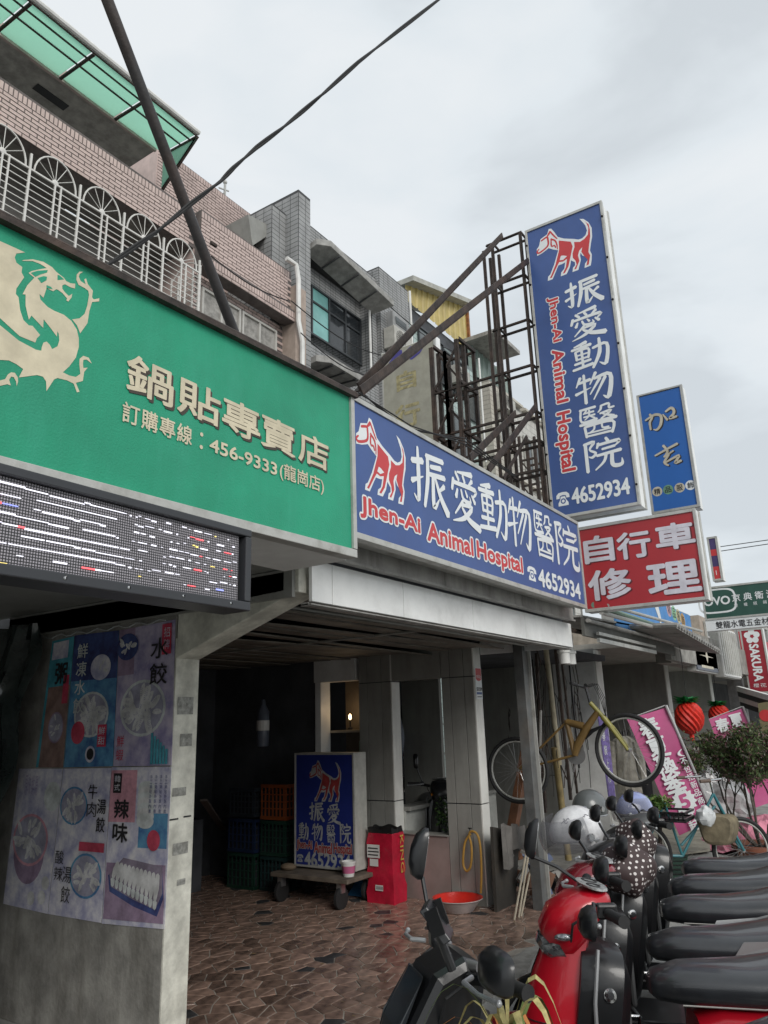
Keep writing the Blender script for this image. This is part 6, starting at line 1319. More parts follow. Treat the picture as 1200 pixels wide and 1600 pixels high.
# things seen through the portal: brown door leaf, draped dark cloth, glass door
th = thing('sliding_door', 'brown and grey sliding door leaves behind the portal of the two pillars', 'door', (7.6, 5.0, 0))
box_part('brown_leaf', mat('brownleaf', (.17, .13, .10), .5), th, 7.5, 7.56, 5.05, 5.4, .1, 2.35); box_part('wood_leaf', mat('woodleaf', (.25, .19, .13), .5), th, 7.5, 7.56, 4.9, 5.03, .1, 2.35)
box_part('grey_leaf', M['gray_panel'], th, 8.3, 8.36, 4.75, 5.3, .1, 2.3); box_part('grey_leaf', mat('greyd', (.13, .14, .14), .5), th, 7.7, 8.3, 5.45, 5.5, .1, 2.4)
dc = thing('dark_drape', 'crumpled dark blue plastic drape hanging in the portal', 'drape', (7.5, 4.8, 1.5)); vs_ = []
for j in range(25):
    for i in range(11): a = i / 10; b = j / 24; vs_.append((7.35 + .05 * math.sin(a * 13 + b * 4) + .02 * math.sin(b * 19 + a * 7), 4.74 + a * .2 + .03 * math.sin(b * 9), 2.3 - b * 1.7))
MB().add(vs_, [(j * 11 + i, j * 11 + i + 1, (j + 1) * 11 + i + 1, (j + 1) * 11 + i) for j in range(24) for i in range(10)]).build('drape_sheet', mat('drape', (.02, .03, .06), .25, bump=.4, bscale=20), dc, smooth=True, fix=False)
def leafplant(name, label, c, r, n, sz, cols, seed, hh=1.0, parent=None, part='foliage'):
    t = parent or thing(name, label, 'plant', c); rr = random.Random(seed); mb = MB()
    for i in range(n):
        d = Vector((rr.gauss(0, 1), rr.gauss(0, 1), rr.gauss(0, 1))).normalized() * r * rr.random() ** .4; d.z *= hh; p = Vector(c) + d
        a = Vector((rr.uniform(-1, 1), rr.uniform(-1, 1), rr.uniform(-.6, .8))).normalized(); b = a.cross(Vector((rr.uniform(-1, 1), rr.uniform(-1, 1), 1))).normalized(); s_ = sz * rr.uniform(.6, 1.3)
        mb.add([p - a * s_, p - b * s_ * .4, p + a * s_, p + b * s_ * .4], [(0, 1, 2, 3)], rr.randrange(len(cols)))
    mb.build(part, cols, t, kind='stuff', fix=False); return t
GL = [mat('leaf_green', (.07, .15, .035), .5, bump=0), mat('leaf_dark', (.03, .07, .025), .5, bump=0), mat('leaf_light', (.17, .25, .06), .5, bump=0)]
leafplant('small_shrub', 'small dark green plant on the knee wall behind the portal', (7.15, 4.02, .78), .19, 500, .022, GL[:2], 3)
# rotor of cream sack and grey tube in the lower left shade are left to the step

# more goods in the shaded bays
for i, (u, v_, y, lb) in enumerate(((770, 1080, 5.4, 'old bicycle tyre hung deep in the bicycle bay beside the pillar'), (785, 1150, 5.8, 'second old tyre lower in the bicycle bay behind the jackets'), (902, 1085, 4.2, 'small tyre hung between the rods and the next pillar'), (905, 1170, 4.4, 'worn tyre hung low behind the yellow bicycle'))):
    p = PY(u, v_, y); t = thing('spare_tyre', lb, 'tyre', tuple(p)); MB().torus(p, .24 + .03 * (i % 2), .02, (.5, .8, .1), 32, 7).build('tyre_ring', M['rubber'], t, smooth=True)
rr = random.Random(41); gcols = [(.02, .02, .03), (.10, .09, .10), (.30, .27, .24), (.03, .05, .10), (.22, .05, .07), (.42, .40, .38), (.05, .06, .05), (.14, .11, .08)]
for i in range(9):
    x = 11.0 + i * .40; c_ = gcols[i % 8]
    garment('jacket', ['black', 'charcoal', 'beige', 'navy', 'dark red', 'off white', 'dark green', 'brown', 'glossy black'][i] + ' garment on the back rail of the clothes shop, behind the front jackets', 'clothing', (x, 5.2, 2.1 - .05 * (i % 2)), .42, .75, c_, facing=(-.4, -.9))
sh_ = thing('goods_shelf', 'dark shelf with small boxes and jars above the pale low wall', 'shelf', (8.3, 5.2, .85)); 
for z in (.86, 1.25, 1.64): MB().box(7.5, 9.4, 5.3, 5.6, z, z + .02).build('shelf_board', M['gutter'], sh_)
bxm = [mat('goods%d' % i, c_, .6, var=.1) for i, c_ in enumerate([(.3, .28, .25), (.35, .06, .05), (.05, .12, .3), (.4, .33, .08), (.1, .1, .1), (.12, .25, .15)])]
cn = ['beige', 'red', 'blue', 'yellow', 'black', 'green']
for k_ in range(12):
    lv, ci = k_ // 4, (k_ * 5 + k_ // 4) % 6; z = (.881, 1.271, 1.661)[lv]; x = 7.6 + (k_ % 4) * .42 + .03 * lv; h_ = rr.uniform(.12, .26); o_ = MB().box(x, x + .2, 5.32, 5.5, z, z + h_).build('goods_box', bxm[ci], None)
    tag(o_, cn[ci] + ' carton, %s from the left on the %s board of the dark shelf' % (('first', 'second', 'third', 'fourth')[k_ % 4], ('lowest', 'middle', 'top')[lv]), 'box', 'cartons on the shelf of the bicycle bay')
# ================================================================ SCOOTERS (front towards +x, left towards +y)
def scooter(label, paintm, cowlm, seatm=None, headlamp=True, mirrors=True, group='scooters parked at the kerb', stripe=None, gauge=True, body2=None, h=1.0, lm=(.01, .38, 1.10), ang=False, rm=None, accent=False, steer=0, fm=(-.02, -.265, 1.275)):
    seatm = seatm or M['seat_vinyl']; body2 = body2 or M['black_paint']
    t = thing('scooter', label, 'scooter', (0, 0, 0), group)
    for x, r, nm in ((.36, .215, 'wheel'), (-.93, .215, 'wheel')):
        w_ = MB().torus((x, 0, r), r - .045, .045, (0, 1, 0), 30, 8).build(nm, M['rubber'], t, smooth=True)
        mb = MB().torus((x, 0, r), r - .085, .016, (0, 1, 0), 24, 6).lathe([(.04, -.05), (.045, 0), (.04, .05)], (x, 0, r), 12, ax=(0, 1, 0), capt=True)
        for i in range(5): a = 2 * math.pi * i / 5; mb.beam((x, 0, r), (x + math.cos(a) * (r - .09), 0, r + math.sin(a) * (r - .09)), .028, .02, up=(0, 1, 0))
        mb.build('rim', M['silver_paint'], w_)
    # front fork, fender
    MB().tube([(.36, .07, .22), (.22, .07, .52)], .018, 8).tube([(.36, -.07, .22), (.22, -.07, .52)], .018, 8).tube([(.2, 0, .48), (.03, 0, .95)], .025, 8).build('fork', M['steel'], t)
    mb = MB(); vs_ = []
    for i in range(13):
        a = math.pi * (.02 + .92 * i / 12); 
        for j in range(7): b = (j / 6 - .5) * 2; R2 = .262 - .035 * b * b; vs_.append((.36 + R2 * math.cos(a) * (1.1 if a < 1.2 else 1), b * .075, .215 + R2 * math.sin(a)))
    mb.add(vs_, [(i * 7 + j, i * 7 + j + 1, (i + 1) * 7 + j + 1, (i + 1) * 7 + j) for i in range(12) for j in range(6)]); mb.build('fender', paintm, t, smooth=True, fix=False)
    # front apron: shield in front of the legs
    rings = []
    def ring(z, xf, xb_, hw):   # horizontal section of the apron as a point list
        pts = []
        for i in range(17):
            a = math.pi * (i / 16 - .5); pts.append(Vector((xb_ + (xf - xb_) * max(0, math.cos(a)) ** .75, hw * math.sin(a), z)))
        for i in range(1, 8): a = 1 - i / 4; pts.append(Vector((xb_ - .012, hw * a * .96, z)))
        return pts
    secs = [ring(.30, .22, .09, .09), ring(.38, .27, .10, .125), ring(.50, .29, .10, .15), ring(.66, .255, .075, .135), ring(.80, .20, .04, .11), ring(.93, .14, .0, .085)]
    n = len(secs[0]); mb = MB(); mb.add([p for s_ in secs for p in s_], [(i * n + j, i * n + (j + 1) % n, (i + 1) * n + (j + 1) % n, (i + 1) * n + j) for i in range(len(secs) - 1) for j in range(n)] + [tuple(range(n)), tuple((len(secs) - 1) * n + j for j in range(n))]); mb.build('front_apron', paintm, t, smooth=True)
    MB().loft([(.088, 0, .60, .15, .30, -.2, 4), (.02, 0, .60, .172, .30, -.2, 4.5), (-.06, 0, .60, .165, .28, -.2, 4.5), (-.095, 0, .58, .12, .22, -.2, 4)], 20).build('leg_shield', body2, t, smooth=True)
    gl_ = MB().box(-.125, -.10, -.10, .10, .52, .72).build('glove_box', M['gray_plastic'], t, bevel=.012); MB().lathe([(.035, 0), (.032, .012)], (-.10, -.0, .80), 16, ax=(-1, 0, 0), capt=True).build('key_ring', M['chrome'], gl_)
    mb = MB()
    for (z_, xf_, xb2_, hw_) in ((.66, .2565, .075, .1365), (.45, .2865, .10, .143)): mb.tube([p for p in ring(z_, xf_, xb2_, hw_)[1:16]], .0022, 4)
    mb.tube([(.2915, 0, .50), (.257, 0, .66), (.203, 0, .80), (.143, 0, .92)], .002, 4).build('panel_seam', M['black'], t)
    MB().lathe([(.022, 0), (.018, .004)], (.238, 0, .72), 16, ax=(1, 0, .2), capt=True).build('front_badge', M['chrome'], t)
    MB().tube([(-.10, 0, .46), (-.14, 0, .46), (-.14, 0, .42)], .008, 6).build('bag_hook', M['chrome'], t)
    MB().lathe([(.024, 0), (.021, .006), (.012, .007)], (-.045, .166, .76), 20, ax=(-.35, 1, .1), capt=True).build('seat_lock', M['chrome'], t)
    mb = MB()
    for s_ in (-1, 1): mb.tube([(-.02, s_ * .155, .90), (.01, s_ * .178, .74), (.02, s_ * .19, .55), (.0, s_ * .165, .36), (-.05, s_ * .12, .29)], .007, 6)
    mb.build('trim_line', M['silver_paint'], t, smooth=True)
    # floorboard, body
    MB().prism([(.06, -.17, .26), (-.50, -.17, .22), (-.50, .17, .22), (.06, .17, .26)], (0, 0, .055)).build('floorboard', body2, t, bevel=.012)
    MB().loft([(-.36, 0, .46, .12, .20, 0, 3), (-.44, 0, .48, .155, .22, 0, 3), (-.62, 0, .54, .200, .17, 0, 3), (-.85, 0, .60, .215, .13, .0, 3), (-1.08, 0, .665, .185, .11, .0, 3), (-1.26, 0, .69, .10, .07, .0, 3), (-1.33, 0, .71, .05, .04, 0, 3)], 24).build('rear_body', paintm, t, smooth=True)
    if accent:
        for s_ in (-1, 1): MB().tube([(-.42, s_ * .15, .655), (-.62, s_ * .198, .66), (-.85, s_ * .214, .69), (-1.08, s_ * .185, .74), (-1.25, s_ * .11, .77)], [.006, .016, .02, .016, .006], 8).build('accent_panel', M['red_paint'], t, smooth=True)
    MB().tube([(-.45, -.12, .25), (-.93, -.13, .23), (-1.25, -.15, .33)], [.03, .04, .05], 10).build('muffler', M['steel'], t, smooth=True)
    MB().box(-1.0, -.5, .06, .13, .16, .34).build('engine_case', M['gray_plastic'], t, bevel=.03)
    st_ = MB().loft([(-.215, 0, .730, .045, .025, 0, 2.6), (-.235, 0, .733, .075, .045, 0, 2.6), (-.34, 0, .738, .112, .062, 0, 2.7), (-.56, 0, .733, .155, .066, 0, 2.8), (-.72, 0, .740, .180, .070, 0, 3), (-.84, 0, .760, .180, .080, -.2, 3), (-.94, 0, .790, .170, .080, 0, 3), (-1.08, 0, .805, .155, .072, 0, 3), (-1.18, 0, .812, .125, .055, 0, 2.6), (-1.23, 0, .812, .08, .03, 0, 2.6)], 28).build('seat', seatm, t, smooth=True)
    if stripe:
        mb = MB()
        for s_ in (-1, 1):
            mb.add([(-.52, s_ * .158, .735), (-.56, s_ * .166, .79), (-.74, s_ * .186, .745), (-.74, s_ * .182, .795), (-.92, s_ * .178, .765), (-.90, s_ * .173, .835), (-1.10, s_ * .155, .80), (-1.08, s_ * .150, .865)], [(0, 1, 3, 2), (2, 3, 5, 4), (4, 5, 7, 6)])
        mb.build('seat_panel', stripe, st_, fix=False)
    sp_ = MB()
    for s_ in (-1, 1): sp_.tube([(-.30, s_ * .118, .70), (-.56, s_ * .163, .70), (-.80, s_ * .184, .715), (-1.0, s_ * .168, .76)], .003, 5)
    sp_.build('piping', M['gutter'], st_)
    MB().tube([(-1.05, .12, .79), (-1.22, .13, .80), (-1.34, .08, .83), (-1.34, -.08, .83), (-1.22, -.13, .80), (-1.05, -.12, .79)], .013, 8).build('grab_rail', M['silver_paint'], t, smooth=True)
    MB().loft([(-1.30, 0, .70, .09, .04, 0, 3), (-1.355, 0, .70, .07, .03, 0, 3)], 16).build('tail_light', mat('taillight', (.4, .01, .01), .15), t, smooth=True)
    MB().prism([(-1.28, -.08, .64), (-1.28, .08, .64), (-1.45, .07, .34), (-1.45, -.07, .34)], (-.01, 0, 0)).build('rear_mudguard', M['rubber'], t)
    # handlebar head
    if ang:
        MB().prism([(-.09, -.105, 1.03), (-.02, -.105, 1.055), (.07, -.105, 1.02), (.15, -.105, .90), (.20, -.105, .77), (.16, -.105, .70), (.02, -.105, .71), (-.05, -.105, .84)], (0, .21, 0)).build('handlebar_cover', cowlm, t, bevel=.028)
        MB().prism([(.085, -.095, 1.01), (.165, -.095, .895), (.205, -.095, .79), (.215, -.05, .79), (.18, -.05, .90), (.10, -.05, 1.015)], (0, .13, 0)).build('dark_lens', M['glass_dark'], t, bevel=.006)
    if ang: MB().tube([(-.05, -.12, 1.035), (-.01, -.05, 1.035), (-.01, .05, 1.035), (-.05, .12, 1.035)], .014, 10).tube([(0, 0, .95), (-.01, 0, 1.05)], .022, 10).build('stem', M['steel'], t, smooth=True)
    if not ang: MB().loft([(.150, 0, .875, .04, .03, .5, 2.4), (.135, 0, .895, .085, .065, .5, 3), (.09, 0, .935, .115, .090, .45, 3.2), (.03, 0, .98, .125, .080, .3, 3.4), (-.03, 0, 1.015, .110, .058, .1, 3.2), (-.08, 0, 1.03, .080, .035, 0, 3), (-.10, 0, 1.03, .05, .02, 0, 2.6)], 26).build('handlebar_cover', cowlm, t, smooth=True)
    if headlamp:
        hl_ = MB().loft([(.10, 0, .890, .100, .058, .5, 3), (.150, 0, .878, .080, .048, .5, 2.8), (.170, 0, .872, .045, .026, .5, 2.4)], 24).build('headlight', M['lamp_glass'], t, smooth=True)
        for s_ in (-1, 1): MB().ball((.160, s_ * .040, .88), (.010, .020, .020), 10).build('reflector', M['chrome'], hl_, smooth=True)
    for s_ in (() if ang else (-1, 1)): MB().ball((.09, s_ * .112, .93), (.035, .014, .014), 10).build('indicator', M['amber'] if not headlamp else M['lamp_glass'], t, smooth=True)
    if gauge:
        gg = MB().loft([(-.09, 0, 1.055, .09, .010, 1.25, 2.4), (-.085, 0, 1.066, .082, .008, 1.25, 2.4)], 20, cap=True)
        g2 = MB(); vs_ = [Vector((-.045 + .055 * math.cos(a), .095 * math.sin(a), 1.078 + .012 * math.cos(a))) for a in [2 * math.pi * i / 24 for i in range(24)]]; g2.prism(vs_, (.003, 0, .008)); q = g2.build('speedometer', mat('gauge', (.42, .43, .43), .25, var=.35, scale=40, bump=0), t)
        g3 = MB(); 
        for (a, r_) in ((-.045, .028), (.045, .024)): g3.torus((-.043, a, 1.088), r_, .0025, (-.2, 0, 1), 18, 5)
        g3.build('dial', M['print_black'], q)
    for s_ in (-1, 1):
        MB().tube([(-.02, s_ * .12, 1.01), (-.05, s_ * .22, 1.03)], .016, 8).build('bar', M['black_paint'], t)
        g_ = MB().lathe([(.017, 0), (.019, .02), (.0175, .05), (.0185, .08), (.0175, .115), (.021, .122), (.021, .13)], (-.055, s_ * .23, 1.032), 14, ax=(-.22, s_, .02), capt=True).build('grip', M['rubber'], t, smooth=True)
        MB().box(-.09, -.02, s_ * .185, s_ * .225, 1.01, 1.06).build('switch_block', M['black_paint'], t, bevel=.008)
        MB().tube([(-.0, s_ * .19, 1.035), (.035, s_ * .22, 1.035), (.03, s_ * .30, 1.03), (.005, s_ * .36, 1.025)], [.007, .007, .006, .006], 8).ball((.002, s_ * .365, 1.025), .009, 8).build('brake_lever', M['silver_paint'], t, smooth=True)
        if mirrors:
            if s_ > 0: e1, e2, mc, ry, rz_, tl = (-.01, lm[1] * .62, 1.07 + (lm[2] - 1.05) * .5), (.0, lm[1] * .84, lm[2]), lm, .080, .048, -.15
            elif rm: e1, e2, mc, ry, rz_, tl = (-.01, -.24, 1.09), (.0, -.28, rm - .05), (.01, -.30, rm), .075, .045, -.2
            else: e1, e2, mc, ry, rz_, tl = ((-.03 + fm[0]) / 2, (-.2 + fm[1]) / 2, 1.05 + (fm[2] - 1.05) * .35), (fm[0], fm[1] + .01, fm[2] - .07), fm, .030, .080, -.2
            mt = MB().tube([(-.03, s_ * .20, 1.05), e1, e2], .007, 8).build('mirror_stem', M['black_paint'], t, smooth=True); mx_, my_, mz_ = mc
            MB().loft([(mx_ + .035, my_, mz_, ry * .4, rz_ * .4, tl, 2.8), (mx_ + .022, my_, mz_, ry * .8, rz_ * .8, tl, 3.4), (mx_, my_, mz_, ry, rz_, tl, 3.6), (mx_ - .012, my_, mz_, ry, rz_, tl, 3.6)], 22).build('mirror', M['black_paint'], t, smooth=True)
            MB().loft([(mx_ - .0125, my_, mz_, ry * .88, rz_ * .86, tl, 3.6), (mx_ - .014, my_, mz_, ry * .88, rz_ * .86, tl, 3.6)], 22).build('mirror_glass', M['chrome'], mt)
    MB().tube([(-.6, .02, .18), (-.66, .14, .02), (-.66, .18, .015)], .012, 6).tube([(-.6, -.02, .18), (-.66, -.14, .02), (-.66, -.18, .015)], .012, 6).build('stand', M['steel'], t)
    mb = MB()
    for s_ in (-1, 1): mb.tube([(-.01, s_ * .16, 1.02), (.06, s_ * .15, .98), (.07, s_ * .09, .88), (.05, s_ * .04, .72)], .005, 6)
    mb.build('cable', M['rubber'], t, smooth=True)
    for ch in KIDS[t.name]:
        if ch.name.split('.')[0] in ('handlebar_cover', 'headlight', 'indicator', 'speedometer', 'bar', 'grip', 'switch_block', 'brake_lever', 'mirror_stem', 'mirror', 'dark_lens', 'stem', 'cable'): ch.rotation_euler = (0, 0, R_(steer))
    return t
def park(t, x, y, deg): t.location = (x, y, 0); t.rotation_euler = (0, 0, R_(deg)); return t
s1 = park(scooter('black scooter nearest the camera with long mirror stems, lowest at the front', M['black_paint'], M['black_paint'], headlamp=False, gauge=False, ang=True, steer=22), 2.12, 1.23, 118)
s2 = park(scooter('bright red scooter with white speedometer, second from the front', M['red_paint'], M['red_paint'], lm=(.03, .34, 1.03), fm=(.14, -.25, 1.21), accent=True), 3.0, 1.14, 119)
s3 = park(scooter('scooter with silver striped seat and dark red body, third from the front', M['darkred_paint'], M['darkred_paint'], stripe=M['silver_paint'], mirrors=True, headlamp=True, body2=M['black_paint'], rm=1.16, accent=True), 3.55, 1.29, 118)
s4 = park(scooter('black scooter with polka dot cloth on its handlebar, fourth from the front', M['black_paint'], M['black_paint'], gauge=False, rm=1.17), 4.14, 1.39, 118)
s5 = park(scooter('white scooter with smooth black seat, fifth from the front', M['white'], M['black_paint'], gauge=False, rm=1.16), 4.74, 1.49, 118)
s6 = park(scooter('grey scooter with wrinkled black seat, farthest in the row', M['silver_paint'], M['gray_plastic'], gauge=False, rm=1.15), 5.32, 1.55, 118)
for s_, (ky, kz, tx) in zip((s2, s3, s4, s5, s6), ((1.0, 1.02, 0), (1.04, .985, 1.2), (.93, 1.015, -1.5), (1.06, .99, .8), (.9, 1.0, -2))):
    for ch in KIDS[s_.name]:
        if ch.name.startswith('seat') and 'lock' not in ch.name: ch.scale = (1 + (ky - 1) * .5, ky, kz); ch.rotation_euler[1] = R_(tx) * .5
s7 = scooter('old dark scooter without plate standing behind the knee wall', M['black_paint'], M['black_paint'], group='scooters seen beyond the parked row', headlamp=False); park(s7, 7.55, 4.35, 215)

# polka dot cover on the fourth scooter's handlebar, helmets
def loc_pt(t, x, y, z):
    a = t.rotation_euler[2]; return Vector((t.location[0] + x * math.cos(a) - y * math.sin(a), t.location[1] + x * math.sin(a) + y * math.cos(a), z))
def polka(name):
    m = bpy.data.materials.new(name); m.use_nodes = True; nt = m.node_tree; b = nt.nodes['Principled BSDF']; b.inputs['Roughness'].default_value = .7
    tc = nt.nodes.new('ShaderNodeTexCoord'); v = nt.nodes.new('ShaderNodeTexVoronoi'); v.inputs['Scale'].default_value = 44; v.inputs['Randomness'].default_value = .18
    nt.links.new(tc.outputs['Object'], v.inputs['Vector']); r = nt.nodes.new('ShaderNodeValToRGB'); r.color_ramp.elements[0].color = (.7, .66, .64, 1); r.color_ramp.elements[1].color = (.055, .035, .035, 1)
    r.color_ramp.elements[0].position = .30; r.color_ramp.elements[1].position = .33; nt.links.new(v.outputs['Distance'], r.inputs[0]); nt.links.new(r.outputs[0], b.inputs['Base Color']); return m
PK = polka('polka_cloth')
def bag(label, c, r, seed):
    t = thing('polka_dot_cover', label, 'cloth cover', c); rr = random.Random(seed); mb = MB().ball(c, r, 26, rings=18)
    for i, p in enumerate(mb.v):
        d = p - Vector(c); k_ = 1 + .10 * math.sin(d.x * 38 + d.z * 25) + .07 * math.sin(d.y * 55 + d.z * 30) + .05 * noise.noise(d * 14); mb.v[i] = Vector(c) + d * k_
    mb.build('cloth', PK, t, smooth=True, fix=False); return t
bag('brown polka dot hand cover hanging on the handlebar of the fourth scooter', tuple(loc_pt(s4, -.02, .32, .99)), (.12, .12, .11), 1)
bag('brown polka dot hand cover under the white helmet', tuple(loc_pt(s5, .02, .34, 1.02)), (.10, .10, .12), 2)
def helmet(label, c, ax_deg, shell, visor=True, tilt=0, decal=None, sc=1.12):
    t = thing('helmet', label, 'helmet', (0, 0, 0)); vs_, fs = [], []; n, m_ = 26, 14
    for i in range(m_ + 1):
        ph = math.pi * .62 * i / m_
        for j in range(n):
            th = 2 * math.pi * j / n; rx, ry, rz_ = .135, .118, .125; p = Vector((rx * math.sin(ph) * math.cos(th), ry * math.sin(ph) * math.sin(th), rz_ * math.cos(ph)))
            if p.x > .05 and p.z < .0: p.z = 0 + (p.z) * .15
            vs_.append(p)
    fs = [(i * n + j, (i + 1) * n + j, (i + 1) * n + (j + 1) % n, i * n + (j + 1) % n) for i in range(m_) for j in range(n)]
    MB().add(vs_, fs).build('shell', shell, t, smooth=True, fix=False)
    MB().add([p * .93 for p in vs_], fs).build('lining', M['black'], t, smooth=True, fix=False)
    rim = [vs_[m_ * n + j] for j in range(n)]; MB().tube(rim + [rim[0]], .006, 6, cap=False).build('rim_trim', M['silver_paint'], t)
    if visor:
        vv = []
        for i in range(9):
            ph = math.pi * (.30 + .34 * i / 8)
            for j in range(15): th = math.pi * (j / 14 - .5) * .92; vv.append(Vector((.185 * math.sin(ph) * math.cos(th) + .01, .135 * math.sin(ph) * math.sin(th), .14 * math.cos(ph) + .01)))
        vm = mat('visor', (.20, .20, .22), .08, bump=0, alpha=.5, var=.1); MB().add(vv, [(i * 15 + j, i * 15 + j + 1, (i + 1) * 15 + j + 1, (i + 1) * 15 + j) for i in range(8) for j in range(14)]).build('visor', vm, t, smooth=True, fix=False)
    for s_ in (-1, 1): MB().lathe([(.02, 0), (.018, .01)], (.02, s_ * .121, .0), 14, ax=(0, s_, 0), capt=True).build('visor_screw', M['chrome'], t)
    if decal:
        mb = MB(); rr = random.Random(9)
        for i in range(7):
            a = rr.uniform(-1.2, 1.2); b = rr.uniform(.5, 1.3); pts = []
            for q in range(7): aa, bb = a + .05 * q, b + .05 * math.sin(q * 1.3 + i); pts.append(Vector((.1365 * math.sin(bb) * math.cos(aa + 1.57), .1195 * math.sin(bb) * math.sin(aa + 1.57), .1265 * math.cos(bb))))
            mb.tube(pts, .0016, 4)
        mb.build('decal', decal, t, kind='stuff')
    t.location = c; t.rotation_euler = (0, R_(tilt), R_(ax_deg)); t.scale = (sc, sc, sc); return t
hp = lambda u, v_, x: PX(u, v_, x)
helmet('white helmet with clear smoky visor and fine grey scroll print, hung on a scooter', tuple(PX(901, 1302, 4.62)), 150, mat('helm_white', (.72, .72, .73), .2, var=.15, scale=18, coat=.6), True, 10, mat('scroll_grey', (.22, .22, .26), .4), 1.25)
helmet('lilac blue helmet with shiny visor on the far scooter', tuple(PX(992, 1268, 5.9)), 170, mat('helm_lilac', (.27, .32, .60), .18, coat=.8), True, 0)
helmet('dark grey helmet shell behind the white helmet', tuple(PX(922, 1262, 6.2)), 160, mat('helm_grey', (.12, .13, .13), .3, coat=.4), False, 0)
hb = thing('red_front_carrier_scooter', 'dark red scooter front with grey top between helmets and posts', 'scooter', (0, 0, 0)); bpy.data.objects.remove(hb)

# phone holder on the nearest scooter
ph_ = thing('phone_holder', 'empty black phone holder clamped on the handlebar of the nearest scooter', 'phone holder', tuple(loc_pt(s1, -.02, .06, 1.12)))
c = loc_pt(s1, -.02, .17, 1.05); MB().tube([c, c + Vector((-.02, .03, .10))], .012, 8).build('arm', M['black_paint'], ph_); c2 = c + Vector((-.02, .03, .12))
MB().obox(c2, (Vector((.045, .02, .0)), Vector((-.01, .03, .04)), Vector((.006, -.008, .006)))).build('cradle', M['black_paint'], ph_, bevel=.003)
for s_ in (-1, 1): MB().obox(c2 + Vector((.05 * s_, .022 * s_, .01)), (Vector((.008, .004, 0)), Vector((0, .012, .03)), Vector((.0, -.02, .008)))).build('claw', M['black_paint'], ph_)

# ================================================================ BICYCLES
def bike_wheel(parent, c, R, ax, tyre=.02, spokes=28, nm='wheel'):
    w_ = MB().torus(c, R - tyre, tyre, ax, 48, 8).build(nm, M['rubber'], parent, smooth=True)
    MB().torus(c, R - tyre * 2.3, .010, ax, 48, 6).build('rim', M['alu'], w_, smooth=True)
    q = Vector((0, 0, 1)).rotation_difference(Vector(ax)); mb = MB()
    for i in range(spokes):
        a = 2 * math.pi * i / spokes; off = .03 * (1 if i % 2 else -1); b = a + .25 * (1 if i % 4 < 2 else -1)
        mb.tube([Vector(c) + q @ Vector((.02 * math.cos(b), .02 * math.sin(b), off)), Vector(c) + q @ Vector(((R - tyre * 2.4) * math.cos(a), (R - tyre * 2.4) * math.sin(a), 0))], .0013, 3, cap=False)
    mb.build('spokes', M['steel'], w_, kind='stuff'); MB().lathe([(.018, -.04), (.018, .04)], c, 10, ax=ax, capt=True).build('hub', M['steel'], w_)
    return w_
yb_ = thing('yellow_bicycle', 'yellow framed bicycle hung up high against the posts, front wheel over the street', 'bicycle', (7.3, 2.6, 1.3))
fa = Vector((7.40, 2.21, 1.38)); ra = Vector((7.28, 3.30, 1.20)); d_ = (fa - ra).normalized(); axw = d_.cross(Vector((0, 0, 1))).normalized()
bike_wheel(yb_, fa, .335, (axw + Vector((0, .18, 0))).normalized()); bike_wheel(yb_, ra, .32, axw)
YM = paint('bike_yellow', (.17, .105, .035), .35, grime=.3, var=.2, gcol=(.16, .09, .03)); YM2 = paint('bike_lime', (.26, .235, .055), .35)
def plane_pt(u, v_):   # a photo pixel met with the upright plane of the bicycle
    r = _ray(u, v_); t_ = (fa - EYE).dot(axw) / r.dot(axw); return EYE + r * t_
hd, hd2 = plane_pt(922, 1098), plane_pt(942, 1120); bb = plane_pt(898, 1180); st2 = plane_pt(885, 1128)
MB().tube([hd2, plane_pt(958, 1140)], .028, 10).tube([hd2, hd], .022, 10).build('head_tube', YM2, yb_, smooth=True)
for s_ in (-1, 1): MB().tube([plane_pt(955, 1135) + axw * .045 * s_, fa + axw * .05 * s_], [.020, .013], 8).build('fork_leg', YM2, yb_, smooth=True)
MB().tube([plane_pt(934, 1112), plane_pt(915, 1140), plane_pt(902, 1165), bb], [.028, .038, .040, .030], 12).build('down_tube', YM, yb_, smooth=True)
MB().tube([plane_pt(912, 1135), st2], [.04, .032], 10).tube([st2 + Vector((0, 0, .02)), bb], .026, 8).build('seat_tube', YM, yb_, smooth=True)
MB().tube([bb, ra], .012, 8).tube([st2, ra], .011, 8).build('chain_stay', YM, yb_)
MB().lathe([(.09, -.004), (.09, .004)], bb + axw * -.06, 26, ax=axw, capt=True).build('chain_ring', M['steel'], yb_)
MB().tube([bb - axw * .08, bb - axw * .08 + Vector((0, .05, -.16))], .01, 6).build('crank', M['steel'], yb_)
hb_ = plane_pt(915, 1074); MB().tube([hd, hb_], .014, 8).tube([hb_ + axw * .27 + Vector((0, .06, .03)), hb_ + axw * .1, hb_ - axw * .1, hb_ - axw * .27 + Vector((0, .06, .03))], .012, 8).build('handlebar', M['black_paint'], yb_, smooth=True)
for s_ in (-1, 1): MB().tube([hb_ + axw * .2 * s_ + Vector((0, .04, .02)), hb_ + axw * .30 * s_ + Vector((0, .07, .035))], .017, 8).build('grip', M['rubber'], yb_)
mb = MB()
for k_ in range(4):
    a = hb_ + axw * (.12 - .08 * k_); mb.tube([a, a + Vector((0, -.10, .03)), a + Vector((.0, -.16, -.12)), hd2 + Vector((0, -.03, 0))], .0035, 5)
mb.build('brake_cable', M['rubber'], yb_, smooth=True)
MB().tube([plane_pt(940, 1135), plane_pt(925, 1142), plane_pt(915, 1155)], [.012, .02, .006], 8).build('mudguard', M['black_paint'], yb_, smooth=True)
